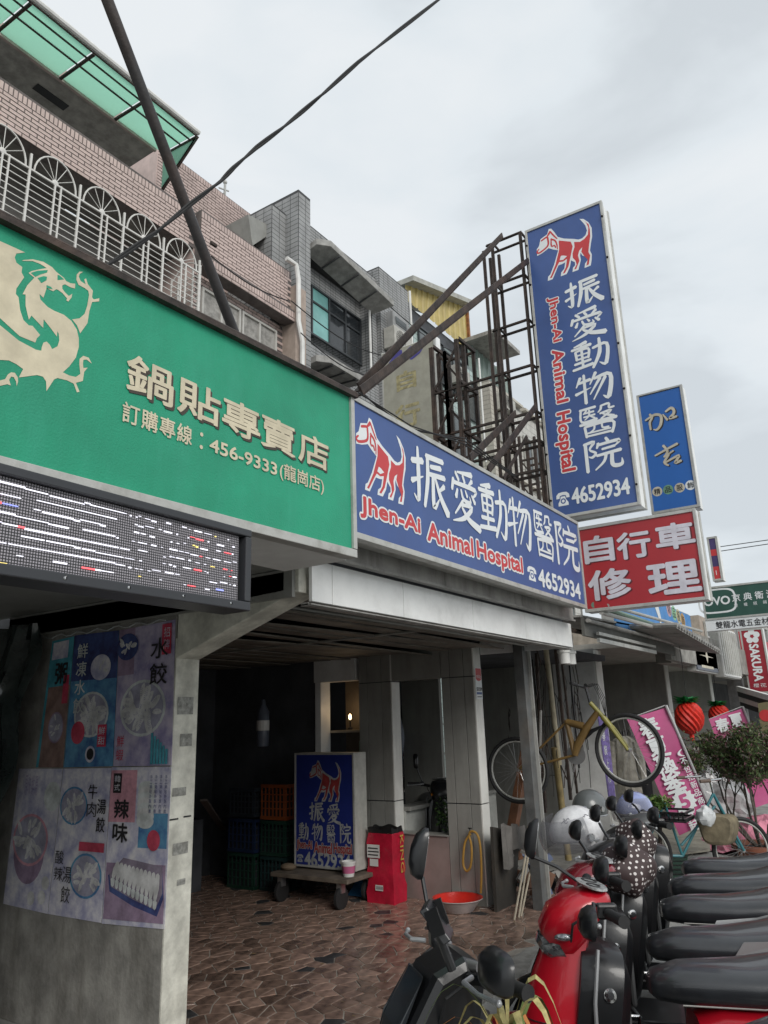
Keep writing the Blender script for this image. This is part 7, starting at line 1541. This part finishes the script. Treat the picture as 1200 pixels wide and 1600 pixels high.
# teal bicycle with sack, basket bicycle
tb2 = thing('teal_bicycle', 'old teal bicycle with a stained canvas basket standing on the pavement', 'bicycle', (8.3, 2.1, 0))
TE = paint('bike_teal', (.03, .17, .20), .4, grime=.3); w1, w2 = Vector((8.9, 1.62, .33)), Vector((8.25, 2.45, .33)); d_ = (w1 - w2).normalized(); ax2 = d_.cross(Vector((0, 0, 1)))
bike_wheel(tb2, w1, .32, ax2); bike_wheel(tb2, w2, .32, ax2)
hd = w1 - d_ * .22 + Vector((0, 0, .55)); bbk = w2 + d_ * .42 + Vector((0, 0, -.03)); stt = w2 + d_ * .30 + Vector((0, 0, .48))
for a, b in ((hd, bbk), (hd + Vector((0, 0, -.12)), bbk + Vector((0, 0, .1))), (bbk, stt), (bbk, w2), (stt, w2), (hd, w1 + ax2 * .04), (hd, w1 - ax2 * .04)): MB().tube([a, b], .014, 8).build('frame_tube', TE, tb2, smooth=True)
MB().tube([hd, hd + Vector((0, 0, .14)) - d_ * .02], .012, 8).tube([hd + Vector((0, 0, .14)) + ax2 * .1, hd + Vector((0, 0, .16)) + ax2 * .2, hd + Vector((0, 0, .15)) + ax2 * .26 - d_ * .18], .011, 8).tube([hd + Vector((0, 0, .14)) + ax2 * .1, hd + Vector((0, 0, .14)) - ax2 * .1, hd + Vector((0, 0, .16)) - ax2 * .2, hd + Vector((0, 0, .15)) - ax2 * .26 - d_ * .18], .011, 8).build('handlebar', M['chrome'], tb2, smooth=True)
for s_ in (-1, 1): MB().tube([hd + Vector((0, 0, .15)) + ax2 * .26 * s_ - d_ * .14, hd + Vector((0, 0, .148)) + ax2 * .26 * s_ - d_ * .25], .017, 8).build('grip', mat('grip_brown', (.13, .09, .07), .7), tb2)
MB().loft([(-.13, 0, 0, .02, .012), (-.02, 0, .01, .04, .03), (.1, 0, .015, .09, .035), (.14, 0, .012, .06, .02)], 16).build('saddle', M['rubber'], tb2, smooth=True).location = stt + Vector((0, 0, .06)) - Vector(tb2.location)
KIDS[tb2.name][-1].rotation_euler = (0, 0, math.atan2(-d_.y, -d_.x))
ck = thing('canvas_sack', 'stained beige canvas sack with plastic bag in the front basket of the teal bicycle', 'sack', tuple(PX(1125, 1290, 8.9)))
c = PX(1122, 1296, 8.75); mb = MB().loft([(-.14, 0, 0, .14, .12, 0, 4), (-.12, 0, 0, .16, .14, 0, 4), (.12, 0, .0, .17, .15, 0, 4), (.14, 0, 0, .15, .13, 0, 4)], 24)
for i, p in enumerate(mb.v): p2 = p * (1 + .06 * noise.noise(p * 9)); p2.y *= 1 + .18 * (p.z / .15); p2.z += .02 * math.sin(p.x * 30); mb.v[i] = p2 + c
mb.build('sack_body', mat('canvas', (.24, .20, .13), .85, var=.3, scale=8, grime=.5, bump=.3, bscale=25, gcol=(.11, .085, .05)), ck, smooth=True)
c5 = PX(1102, 1275, 8.5); mb = MB().ball(c5, (.09, .09, .09), 18, rings=12)
for i, p in enumerate(mb.v): d = p - c5; mb.v[i] = c5 + d * (1 + .35 * noise.noise(d * 22))
mb.build('plastic_bag', mat('bag_white', (.6, .62, .63), .3, bump=.2), ck, smooth=True, fix=False)
bsk = thing('black_crate_basket', 'flat black basket tray with green leafy plants beside the lilac helmet', 'basket', tuple(PX(1028, 1265, 8.4)))
c = PX(1030, 1268, 8.4); mb = MB()
for z in (-.06, 0): mb.box(c.x - .2, c.x + .2, c.y - .3, c.y - .28, c.z + z, c.z + z + .02).box(c.x - .2, c.x - .18, c.y - .28, c.y + .3, c.z + z, c.z + z + .02).box(c.x + .18, c.x + .2, c.y - .28, c.y + .3, c.z + z, c.z + z + .02)
for i in range(14): yy = c.y - .28 + i * .043; mb.box(c.x - .2, c.x - .185, yy, yy + .01, c.z - .06, c.z + .02)
mb.box(c.x - .2, c.x + .2, c.y - .3, c.y + .3, c.z - .075, c.z - .062); mb.build('tray', M['black_paint'], bsk)
MB().tube([(c.x, c.y, c.z - .07), (c.x + .05, c.y + .1, .0)], .02, 8).build('stand_pole', M['rust'], bsk)
leafplant('leafy_plant', 'bright green leafy seedlings growing in the black basket tray', tuple(PX(1022, 1254, 8.4)), .20, 420, .035, [GL[2], GL[0]], 12, .35)
# ================================================================ BANNERS, LANTERNS, SHRUB
PKB = mat('banner_pink', (.55, .10, .26), .45, var=.12, scale=2, bump=.12, bscale=5, grime=.15, gcol=(.6, .25, .4))
def banner(label, corners, depth_x, chars, sub=None, nm='pink_banner', burst=None):
    # plane that faces the camera side: X-plane turned slightly
    n = Vector((-.88, -.46, 0)).normalized(); r = Vector((.46, -.88, 0)).normalized(); o = PX(*corners[0], depth_x); fr = Frame(o, r, (0, 0, 1)); t = thing(nm, label, 'banner', tuple(o))
    q = [fr.px(*c) for c in corners]; bl_ = lambda a, b: Vector(q[0]).lerp(Vector(q[1]), a).lerp(Vector(q[3]).lerp(Vector(q[2]), a), b)
    mb = MB(); NX, NY = 8, 20; vs_ = []
    for j in range(NY + 1):
        for i in range(NX + 1): p = bl_(i / NX, j / NY); vs_.append(fr.at(p.x, p.y, -.012 + .012 * math.sin(j * .8 + i * .5)))
    mb.add(vs_, [(j * (NX + 1) + i, j * (NX + 1) + i + 1, (j + 1) * (NX + 1) + i + 1, (j + 1) * (NX + 1) + i) for j in range(NY) for i in range(NX)]); mb.build('cloth', PKB, t, smooth=True, fix=False)
    a, b = bl_(1.03, -.02), bl_(1.03, 1.03); MB().tube([fr.at(a.x, a.y, 0), fr.at(b.x, b.y, 0)], .018, 8).tube([fr.at(a.x, a.y, -.02), fr.at(bl_(0, 0).x, bl_(0, 0).y, -.02)], .008, 6).build('banner_pole', mat('pole_silver', (.5, .5, .5), .35, metal=.3), t)
    # tilted lettering: own frame along the banner axis
    ux = (bl_(1, .5) - bl_(0, .5)); uy = (bl_(.5, 0) - bl_(.5, 1)); U = (fr.r * uy.x + fr.u * uy.y).normalized(); RR = fr.n.cross(U) * -1; RR = U.cross(fr.n); 
    f2 = Frame(fr.at(0, 0, .014), RR, U); f2.u = U; f2.n = fr.n
    def loc(a, b): p = bl_(a, b); w_ = fr.at(p.x, p.y) - fr.at(0, 0); return (w_.dot(f2.r), w_.dot(f2.u))
    W_ = ux.length; H2 = uy.length
    for ch, a, b, s_ in chars: p = loc(a, b); text(ch, f2, (p[0] - s_ * W_ / 2, p[1] - s_ * W_ / 2, p[0] + s_ * W_ / 2, p[1] + s_ * W_ / 2), M['print_white'], t, off=.03)
    if burst:
        a, b, s_ = burst; p = loc(a, b); pts = [(p[0] + s_ * W_ * (1 if i % 2 else .78) * math.cos(math.pi * i / 14), p[1] + s_ * W_ * (1 if i % 2 else .78) * math.sin(math.pi * i / 14)) for i in range(28)]; poly(f2, pts, M['print_white'], t, 'starburst'); f2.k += 3
        text('5', f2, (p[0] - s_ * W_ * .4, p[1] - s_ * W_ * .55, p[0] + s_ * W_ * .4, p[1] + s_ * W_ * .55), PKB, t, off=.04)
    if sub:
        s_, a, b0, b1, w_ = sub
        for i, ch in enumerate(s_): p = loc(a, b0 + (b1 - b0) * i / (len(s_) - 1)); text(ch, f2, (p[0] - w_ * W_ / 2, p[1] - w_ * W_ / 2, p[0] + w_ * W_ / 2, p[1] + w_ * W_ / 2), M['print_white'], t, off=.01)
    return t
banner('near pink sale banner leaning behind the bicycle wheel with white characters', [(980, 1124), (1040, 1106), (1116, 1282), (1062, 1306)], 8.9, [('春', .42, .12, .52), ('夏', .42, .30, .52), ('換', .42, .47, .52), ('季', .42, .63, .52), ('折', .45, .88, .3), ('起', .45, .97, .25)], ('(不包括新品商品)', .88, .40, .95, .17), burst=(.48, .77, .32))
banner('far pink sale banner behind the potted shrub', [(1108, 1124), (1160, 1107), (1215, 1250), (1160, 1270)], 13.5, [('春', .3, .10, .38), ('夏', .72, .10, .38), ('換', .3, .3, .38), ('季', .72, .3, .38)])
# purple narrow banner near wheel
pb3 = thing('purple_banner', 'narrow purple strip banner behind the hanging wheel', 'banner', tuple(PY(948, 1200, 3.3))); q = [PY(*c, 3.2) for c in ((935, 1120), (948, 1118), (962, 1245), (952, 1250))]; MB().prism(q, (0, .01, 0)).build('cloth', mat('purple_cloth', (.22, .16, .48), .5, var=.3, scale=20), pb3)
fpb = Frame((0, 3.2, 0), (1, 0, 0), (0, 0, 1))
for i, ch in enumerate('春裝上市'): a = fpb.px(943 + i * 3, 1150 + i * 22); text(ch, fpb, (a[0] - .06, a[1] - .06, a[0] + .06, a[1] + .06), M['print_white'], pb3, off=.01)
def lantern(label, c, r, hgt):
    t = thing('pineapple_lantern', label, 'lantern', c, 'red honeycomb paper lanterns'); c = Vector(c); RD = mat('lantern_red', (.72, .03, .015), .55, var=.2, scale=30, bump=.1); GN = mat('lantern_green', (.02, .30, .08), .5, var=.4, scale=20)
    mb = MB(); nseg, nr = 28, 14; vs_ = []
    for j in range(nr + 1):
        ph = math.pi * j / nr
        for i in range(nseg): th = 2 * math.pi * i / nseg; k_ = 1 + (.055 if (i + j) % 2 else -.055); vs_.append(c + Vector((r * k_ * math.sin(ph) * math.cos(th), r * k_ * math.sin(ph) * math.sin(th), hgt * math.cos(ph) * (1 + (.02 if i % 2 else 0)))))
    mb.add(vs_, [(j * nseg + i, (j + 1) * nseg + i, (j + 1) * nseg + (i + 1) % nseg, j * nseg + (i + 1) % nseg) for j in range(nr) for i in range(nseg)]); mb.build('paper_body', RD, t, fix=False)
    mb = MB(); rr = random.Random(2)
    for i in range(90):
        a = rr.uniform(0, 6.28); l = r * rr.uniform(.6, 1.1); b = c + Vector((0, 0, hgt * .9)); d = Vector((math.cos(a), math.sin(a), rr.uniform(-.1, .5))); tp_ = b + d * l; sd_ = d.cross(Vector((0, 0, 1))).normalized() * r * .2; m2 = b + d * l * .5 + Vector((0, 0, r * .12))
        mb.add([b, m2 + sd_, tp_, m2 - sd_], [(0, 1, 2, 3)])
    mb.build('paper_leaves', GN, t, fix=False, kind='stuff'); MB().tube([c + Vector((0, 0, hgt)), (c.x, c.y, 2.62)], .004, 4).build('string', M['rubber'], t); MB().tube([c - Vector((0, 0, hgt)), c - Vector((0, 0, hgt * 1.4))], .03, 6).build('tassel', RD, t); return t
lantern('near red pineapple shaped paper lantern with green crown, largest of the two', tuple(PX(1077, 1121, 10.6)), .175, .21)
lantern('far red pineapple shaped paper lantern, half hidden by the far banner', tuple(PX(1124, 1118, 14.2)), .17, .19)
# potted shrub
ptc = PZ(1190, 1318, .30); pot = thing('terracotta_pot', 'wide terracotta planter bowl at the right edge', 'pot', (ptc.x, ptc.y, 0)); TC = mat('terracotta', (.30, .11, .065), .7, var=.15, grime=.3)
MB().lathe([(.20, 0), (.27, .24), (.31, .25), (.31, .30), (.27, .30), (.25, .24)], (ptc.x, ptc.y, .0), 32).build('bowl', TC, pot, smooth=True); MB().lathe([(.27, 0), (.001, .02)], (ptc.x, ptc.y, .25), 24, capb=False).build('soil', M['dark'], pot)
sh = thing('potted_shrub', 'bare stemmed shrub with small dark leaves and pink tips in the terracotta planter', 'shrub', (ptc.x, ptc.y, .26)); rr = random.Random(14); BK2 = mat('bark', (.13, .11, .09), .8, var=.3, bump=.4); tips = []
def limb(p, d, L_, r, lvl, mb):
    pts = [p]; q = p; dd = d.normalized()
    for i in range(4): dd = (dd + Vector((rr.uniform(-.22, .22), rr.uniform(-.22, .22), rr.uniform(-.05, .2)))).normalized(); q = q + dd * L_ / 4; pts.append(q)
    mb.tube(pts, [r, r * .9, r * .8, r * .7, r * .6], 6 if lvl < 2 else 4)
    if lvl >= 3: tips.append((q, dd)); tips.append((pts[2], dd)); return
    for i in range(3 if lvl else 2): limb(pts[3 if i else 4], (dd + Vector((rr.uniform(-.8, .8), rr.uniform(-.8, .8), rr.uniform(-.1, .5)))), L_ * rr.uniform(.55, .8), r * .6, lvl + 1, mb)
mb = MB()
for a in range(7): th = a * .9 + .3; limb(Vector((ptc.x + .04 * math.cos(th), ptc.y + .04 * math.sin(th), .25)), Vector((math.cos(th) * .75 - .1, math.sin(th) * .85 + .05, 1)), .50, .020, 0, mb)
tips2 = []
for (p, d) in tips:
    for i in range(4):
        dd = (d + Vector((rr.uniform(-1, 1), rr.uniform(-1, 1), rr.uniform(-.4, .6)))).normalized(); e_ = p + dd * rr.uniform(.08, .2); mb.tube([p, p.lerp(e_, .5) + Vector((0, 0, .01)), e_], [.004, .003, .002], 4, cap=False); tips2.append((p, e_))
mb.build('trunk', BK2, sh, smooth=True)
LC = [mat('shrub_leaf', (.07, .12, .04), .5, bump=0), mat('shrub_leaf_olive', (.14, .17, .07), .5, bump=0), mat('shrub_leaf_pink', (.24, .12, .13), .5, bump=0), mat('shrub_leaf_pale', (.30, .28, .24), .5, bump=0)]; mb = MB()
for (p, e_) in tips2:
    for i in range(30):
        q = p.lerp(e_, rr.uniform(.1, 1.15)) + Vector((rr.gauss(0, .036), rr.gauss(0, .036), rr.gauss(-.01, .036))); a = Vector((rr.uniform(-1, 1), rr.uniform(-1, 1), rr.uniform(-.6, 1))).normalized(); b = a.cross(Vector((rr.random(), rr.random(), 1))).normalized(); s_ = rr.uniform(.016, .030)
        mb.add([q - a * s_, q - b * s_ * .45, q + a * s_, q + b * s_ * .45], [(0, 1, 2, 3)], rr.choices((0, 1, 2, 3), (5, 4, 2, .7))[0])
mb.build('crown', LC, sh, kind='stuff', fix=False)
# withered pot plant between the two nearest scooters
wp = PZ(792, 1588, .98); vp = thing('withered_plant', 'pale yellow striped drooping plant at the front between black and red scooter', 'plant', (wp.x, wp.y, 0))
MB().lathe([(.07, 0), (.10, .72), (.115, .73), (.115, .78), (.09, .78)], (wp.x, wp.y, 0), 20).build('pot', TC, vp, smooth=True); rr = random.Random(6); mb = MB()
for i in range(26):
    a = rr.uniform(0, 6.28); L_ = rr.uniform(.10, .24); hh = rr.uniform(.05, .2); w_ = rr.uniform(.006, .011); vs_ = []; z0 = .80 + rr.uniform(0, .14)
    for j in range(8):
        f_ = j / 7; x = L_ * f_; z = z0 + hh * math.sin(f_ * 2.6) - .05 * f_ * f_; ww = w_ * math.sin(math.pi * (.08 + .9 * f_)); c = Vector((wp.x + x * math.cos(a), wp.y + x * math.sin(a), z)); sd_ = Vector((-math.sin(a), math.cos(a), .3)) * ww; vs_ += [c - sd_, c + sd_]
    mb.add(vs_, [(2 * j, 2 * j + 1, 2 * j + 3, 2 * j + 2) for j in range(7)], rr.choices((0, 1, 2), (4, 2, 1))[0])
mb.build('leaves', [mat('wither_yellow', (.46, .40, .16), .6, var=.3, scale=30), mat('wither_green', (.16, .22, .06), .6), mat('wither_orange', (.5, .18, .04), .6)], vp, fix=False)
# ================================================================ FARTHER STREET
def wall_sign(name, label, y, c, col_m, cat='sign', depth=.15):
    """a box sign on a plane y, from four photo corners tl tr br bl; returns thing, frame, rect"""
    q = [PY(*p, y) for p in c]; x0, x1 = (q[0].x + q[3].x) / 2, (q[1].x + q[2].x) / 2; z1, z0 = (q[0].z + q[1].z) / 2, (q[2].z + q[3].z) / 2
    t = thing(name, label, cat, (x0, y, z0)); box_part('sign_face', col_m, t, x0 + .02, x1 - .02, y, y + .02, z0 + .02, z1 - .02); box_part('sign_body', M['alu'], t, x0, x1, y + .021, y + depth, z0, z1)
    return t, sign_y(y), (x0, z0, x1, z1)
def cross_sign(name, label, x, c, face, depth=.2, cat='sign'):
    q = [PX(*p, x) for p in c]; y1, y0 = (q[0].y + q[3].y) / 2, (q[1].y + q[2].y) / 2; z1, z0 = (q[0].z + q[1].z) / 2, (q[2].z + q[3].z) / 2
    t = thing(name, label, cat, (x, y0, z0)); box_part('sign_face', face, t, x, x + .02, y0 + .03, y1 - .03, z0 + .03, z1 - .03); box_part('sign_body', M['white_panel'], t, x + .021, x + depth, y0, y1, z0, z1, .004)
    MB().box(x - .01, x + .03, y0, y0 + .029, z0, z1).box(x - .01, x + .03, y1 - .029, y1, z0, z1).box(x - .01, x + .03, y0 + .03, y1 - .03, z1 - .029, z1).box(x - .01, x + .03, y0 + .03, y1 - .03, z0, z0 + .029).build('frame', M['alu'], t)
    return t, sign_x(x), (-y1, z0, -y0, z1)
t, f, r = wall_sign('light_blue_wall_sign', 'light blue wall sign with small coloured discs above the sheet awning', 2.42, [(960, 925), (1077, 948), (1085, 1012), (960, 985)], mat('sky_wall', (.09, .28, .62), .42, var=.1, bump=0))
for i, (u, v_, cc) in enumerate(((1045, 952, (.6, .4, .45)), (1053, 958, (.3, .55, .35)), (1060, 963, (.6, .55, .35)), (1067, 969, (.55, .35, .15)))):
    q = f.px(u, v_); disc(f, q, .13, mat('wdisc%d' % i, cc, .5, bump=0), t, 'disc', sy=.8); text('精品服飾'[i], f, (q[0] - .08, q[1] - .07, q[0] + .08, q[1] + .07), M['print_black'], t)
q = f.px(1027, 956); brush_mb = MB(); brush(brush_mb, f, [(q[0] - .2, q[1] + .2, .06), (q[0], q[1] + .05, .08), (q[0] + .1, q[1] - .12, .05)], .004); brush_mb.build('lettering', M['print_white'], t, fix=False)
t, f, r = wall_sign('dark_wall_sign', 'dark grey shop sign with a thin pale star line', 2.42, [(1086, 990), (1118, 1012), (1124, 1056), (1086, 1044)], mat('darksign', (.11, .12, .15), .5, bump=0))
x0, z0, x1, z1 = r; H3 = z1 - z0; W3 = x1 - x0
poly(f, [(x0 + W3 * .15, z0 + H3 * .5), (x0 + W3 * .45, z0 + H3 * .52), (x0 + W3 * .5, z0 + H3 * .72), (x0 + W3 * .55, z0 + H3 * .52), (x0 + W3 * .85, z0 + H3 * .5), (x0 + W3 * .55, z0 + H3 * .48), (x0 + W3 * .5, z0 + H3 * .28), (x0 + W3 * .45, z0 + H3 * .48)], PCR, t, 'star'); poly(f, [(x0 + W3 * .2, z0 + H3 * .12), (x1 - W3 * .25, z0 + H3 * .12), (x1 - W3 * .25, z0 + H3 * .2), (x0 + W3 * .2, z0 + H3 * .2)], PCR, t, 'small_print')
t, f, r = wall_sign('blank_white_board', 'weathered blank white ribbed board between the dark sign and the red sign', 2.35, [(1121, 972), (1148, 990), (1161, 1066), (1132, 1052)], M['white'])
x0, z0, x1, z1 = r
for i in range(9): xx = x0 + (x1 - x0) * (i + .5) / 9; MB().box(xx - .02, xx + .02, 2.33, 2.349, z0 + .05, z1 - .05).build('rib', M['alu'], t)
# perpendicular signs
t, f, r = cross_sign('green_bathroom_sign', 'big dark green cross street sign with white rounded badge and white characters', 13.0, [(1097, 920), (1262, 898), (1258, 958), (1099, 968)], mat('bath_green', (.025, .085, .065), .45, var=.1, bump=0))
q = f.px(1120, 939); ring_poly(f, q, .29, .20, .028, M['print_white'], t, 'badge', e=4); text('OVO', f, (q[0] - .2, q[1] - .07, q[0] + .2, q[1] + .07), M['print_white'], t, off=.03)
for ch, u in zip('京典衛浴', (1150, 1168, 1186, 1204)): q = f.px(u, 934 - (u - 1150) * .12); text(ch, f, (q[0] - .062, q[1] - .062, q[0] + .062, q[1] + .062), M['print_white'], t, off=.012)
for ch, u in zip('授權經銷', (1150, 1165, 1180, 1195)): q = f.px(u, 946 - (u - 1150) * .12); text(ch, f, (q[0] - .027, q[1] - .027, q[0] + .027, q[1] + .027), M['print_white'], t)
x0, z0, x1, z1 = r; box_part('white_strip', M['print_white'], t, 13.0, 13.2, -x1, -x0, z0 - .17, z0 - .002); f2 = sign_x(12.999)
text('雙龍水電五金材料行', f2, (x0 + .15, z0 - .145, x0 + 1.15, z0 - .03), M['print_black'], t, off=.01); text('(03) 4358', f2, (x0 + 1.3, z0 - .145, x0 + 1.85, z0 - .03), M['print_black'], t, off=.01)
t, f, r = cross_sign('dark_red_vertical_sign', 'tall dark red upright sign with white flower badge and letters reading downwards', 16.6, [(1154, 986), (1189, 979), (1209, 1078), (1173, 1088)], mat('sak_red', (.32, .02, .035), .45, var=.08, bump=0))
x0, z0, x1, z1 = r; W3 = x1 - x0; H3 = z1 - z0; poly(f, [(x0 + W3 * .28, z1 - H3 * .19), (x0 + W3 * .72, z1 - H3 * .19), (x0 + W3 * .72, z1 - H3 * .05), (x0 + W3 * .28, z1 - H3 * .05)], M['print_white'], t, 'badge'); poly(f, [(x0 + W3 * .31, z1 - H3 * .18), (x0 + W3 * .69, z1 - H3 * .18), (x0 + W3 * .69, z1 - H3 * .06), (x0 + W3 * .31, z1 - H3 * .06)], MATS['sak_red'], t, 'badge')
cq = (x0 + W3 * .5, z1 - H3 * .12)
for i in range(5): a = math.pi * (.5 + .4 * i); disc(f, (cq[0] + .09 * math.cos(a), cq[1] + .09 * math.sin(a)), .06, M['print_white'], t, 'flower', n=10)
disc(f, cq, .03, MATS['sak_red'], t, 'flower', n=8)
text('SAKURA', f, (x0 + W3 * .3, z0 + H3 * .18, x0 + W3 * .72, z1 - H3 * .24), M['print_white'], t, off=.035, rot=-90); row('櫻花', f, (x0 + W3 * .2, z0 + H3 * .09, x0 + W3 * .8, z0 + H3 * .15), M['print_white'], t)
t, f, r = cross_sign('small_purple_red_sign', 'small purple and red upright box sign half hidden behind the red sign', 12.2, [(1106, 840), (1121, 837), (1129, 906), (1112, 909)], mat('purp', (.07, .05, .16), .45, bump=0))
x0, z0, x1, z1 = r; poly(f, [(x0 + .03, z0 + .03), (x1 - .03, z0 + .03), (x1 - .03, z0 + .22), (x0 + .03, z0 + .22)], M['print_red'], t, 'red_block'); poly(f, [(x0 + .03, z1 - .3), (x1 - .03, z1 - .3), (x1 - .03, z1 - .2), (x0 + .03, z1 - .2)], M['print_red'], t, 'red_block'); poly(f, [(x0 + .06, z0 + .09), (x1 - .08, z0 + .09), (x1 - .08, z0 + .16), (x0 + .06, z0 + .16)], M['print_white'], t, 'white_bar')
# shop fronts going on along the street
rr = random.Random(31)
cols = [(.42, .36, .30), (.30, .30, .30), (.48, .46, .42), (.36, .30, .27), (.40, .41, .42), (.33, .31, .27), (.45, .40, .35), (.38, .38, .36)]
lbls = ['tan two storey shop house right after the clothes shops', 'grey shop house second beyond the clothes shops', 'pale shop house with wide windows farther along the street', 'brown shop house beyond the dark red upright sign', 'blue grey shop house farther down the row', 'low khaki shop house near the end of the row', 'pinkish shop house almost at the end of the row', 'last pale shop house that closes the visible row']
x = 18.7
for i in range(8):
    w_ = rr.uniform(4.6, 7.5); h_ = (3.9, 4.3, 4.6, 5.2, 5.6, 6.2, 6.4, 6.8)[i]; t = thing('shop_house', lbls[i], 'building', (x, 3.6, 0), 'shop houses farther along the street'); wm = mat('shopwall%d' % i, cols[i], .8, var=.15, grime=.45, streak=True)
    box_part('wall', wm, t, x, x + w_ - .02, 3.6, 12, 2.7, h_); box_part('dark_arcade', M['dark_wall'], t, x, x + w_ - .02, 5.5, 12, 0, 2.7); box_part('pillar', wm, t, x, x + .3, 3.6, 4.0, 0, 2.698)
    n = 3
    for k_ in range(n):
        for fl in range(1 if h_ < 5.8 else 2):
            a = x + .4 + k_ * (w_ - .8) / n; z = 3.4 + fl * 2.2
            if z + .4 < h_: window(t, a, a + (w_ - .8) / n - .3, z, min(z + 1.1, h_ - .1), 3.59, 2, M['alu'], M['glass_window'])
    sc_ = mat('shopsign%d' % i, [(.45, .05, .06), (.6, .6, .58), (.08, .16, .4), (.1, .3, .18), (.55, .4, .1), (.5, .5, .5), (.4, .1, .3), (.1, .2, .3)][i], .5, bump=0); box_part('sign_board', sc_, t, x + .1, x + w_ - .1, 2.7, 2.82, 2.75, 3.45)
    am = mat('awn%d' % i, [(.6, .6, .56), (.03, .03, .03), (.3, .3, .3), (.35, .1, .08), (.2, .25, .3), (.4, .4, .38), (.5, .2, .15), (.3, .3, .3)][i], .6)
    MB().prism([(x, 2.8, 2.72), (x + w_, 2.8, 2.72), (x + w_, 2.0, 2.46), (x, 2.0, 2.46)], (0, 0, .03)).build('shop_awning', am, t); box_part('awning_valance', am, t, x, x + w_, 1.975, 1.995, 2.32, 2.47)
    x += w_
et = thing('end_building', 'hazy pale buildings closing the far end of the street', 'building', (74, 0, 0)); box_part('wall', mat('endwall', (.42, .42, .42), .8, grime=.3), et, 74, 84, -6, 14, 0, 10); 
for k_ in range(6):
    for fl in range(3): MB().box(73.9, 73.99, -4 + k_ * 3, -2.4 + k_ * 3, 2.5 + fl * 2.4, 3.9 + fl * 2.4).build('window', M['glass_window'], et)
# black and white striped stall awning, brown board, pink heap, ramp, grate
t = thing('striped_awning', 'black and white striped stall awning under the dark red sign', 'awning', tuple(PX(1175, 1085, 15)))
for i in range(4):
    a, b = PX(1150 + i * 2, 1072 + i * 8, 15), PX(1215 + i * 2, 1090 + i * 9, 13); MB().prism([a, b, b + Vector((0, -.0, -.09)), a + Vector((0, 0, -.09))], (.05, -.05, 0)).build('stripe', M['black'] if i % 2 else M['white'], t)
t = thing('brown_price_board', 'brown board with dark red marks at the right edge under the awning', 'board', tuple(PX(1195, 1110, 12))); q = [PX(*p, 12) for p in ((1184, 1099), (1240, 1090), (1240, 1165), (1192, 1168))]; MB().prism(q, (.04, 0, 0)).build('board', mat('brownboard', (.20, .17, .09), .7), t)
f = sign_x(11.995); q = f.px(1196, 1118); disc(f, q, .08, M['print_red'], t, 'red_mark')
t = thing('pink_cloth_heap', 'heap of pink cloth and umbrella behind the potted shrub', 'cloth heap', tuple(PZ(1185, 1290, .1))); rr = random.Random(3); c = PZ(1196, 1290, .25); mb = MB()
vs_ = []
for j in range(13):
    for i in range(25):
        th = 2 * math.pi * i / 24; r_ = 1.0 * (j / 12); p = Vector((c.x + r_ * math.cos(th), c.y + r_ * math.sin(th) * .8, .02 + .38 * (1 - (j / 12) ** 1.3) + .10 * math.sin(th * 5 + j) * (j / 12))); p.z = max(.02, p.z + .08 * noise.noise(p * 3)); vs_.append(p)
mb.add(vs_, [(j * 25 + i, j * 25 + i + 1, (j + 1) * 25 + i + 1, (j + 1) * 25 + i) for j in range(12) for i in range(24)]).build('cloth', mat('pinkcloth', (.62, .22, .30), .7, var=.3, scale=3, bump=.3, bscale=10), t, smooth=False, fix=False)
t = thing('plastic_covered_goods', 'clear plastic covered goods between the near banner and the shrub', 'covered goods', tuple(PZ(1120, 1275, .1))); c = PZ(1120, 1275, .2); mb = MB().ball((c.x, c.y, .35), (.6, .5, .5), 26, rings=18)
for i, p in enumerate(mb.v): d = p - Vector((c.x, c.y, .35)); mb.v[i] = Vector((c.x, c.y, .35)) + d * (1 + .3 * noise.noise(d * 5)); mb.v[i].z = max(.02, mb.v[i].z)
mb.build('cover', mat('clearcover', (.42, .42, .42), .2, bump=.5, bscale=12, var=.3), t, smooth=False, fix=False)
rp_ = thing('plywood_ramp', 'pale worn plywood ramp lying on the pavement behind the scooters', 'ramp', tuple(PZ(1050, 1290, .1))); q = [PZ(*p, z) for p, z in (((1010, 1252), .16), ((1108, 1256), .16), ((1110, 1330), .03), ((1000, 1345), .03))]; MB().prism(q, (0, 0, .02)).build('sheet', mat('plywood', (.36, .34, .28), .8, var=.2, grime=.4), rp_)
gq = [PZ(*p, .012) for p in ((1000, 1340), (1075, 1338), (1070, 1372), (1000, 1372))]; gt = thing('drain_grate', 'dark green drain grate behind the farthest seats', 'grate', tuple(gq[0])); MB().prism(gq, (0, 0, .012)).build('plate', mat('grategreen', (.03, .09, .06), .6), gt)
mb = MB()
for i in range(14):
    for j in range(5): a = Vector(gq[0]).lerp(Vector(gq[1]), (i + .5) / 14); b = Vector(gq[3]).lerp(Vector(gq[2]), (i + .5) / 14); p = a.lerp(b, (j + .5) / 5); mb.box(p.x - .04, p.x + .04, p.y - .015, p.y + .015, .0235, .0262)
mb.build('slot', M['black'], gt, kind='stuff')
# sparse litter and stains on the paving: dry leaves
lf = MB(); rr = random.Random(17)
for i in range(60):
    x, y = rr.uniform(3.4, 7.6), rr.uniform(2.2, 5.0); a = rr.uniform(0, 6.28); s_ = rr.uniform(.01, .025); u_ = Vector((math.cos(a), math.sin(a), 0)) * s_; v_ = Vector((-math.sin(a), math.cos(a), .2)) * s_ * .4; c = Vector((x, y, .028)); lf.add([c - u_, c - v_, c + u_, c + v_], [(0, 1, 2, 3)])
tag(lf.build('dry_leaves', mat('dryleaf', (.16, .11, .05), .8), fix=False), 'scattered dry leaves on the paving', 'leaves', kind='stuff')
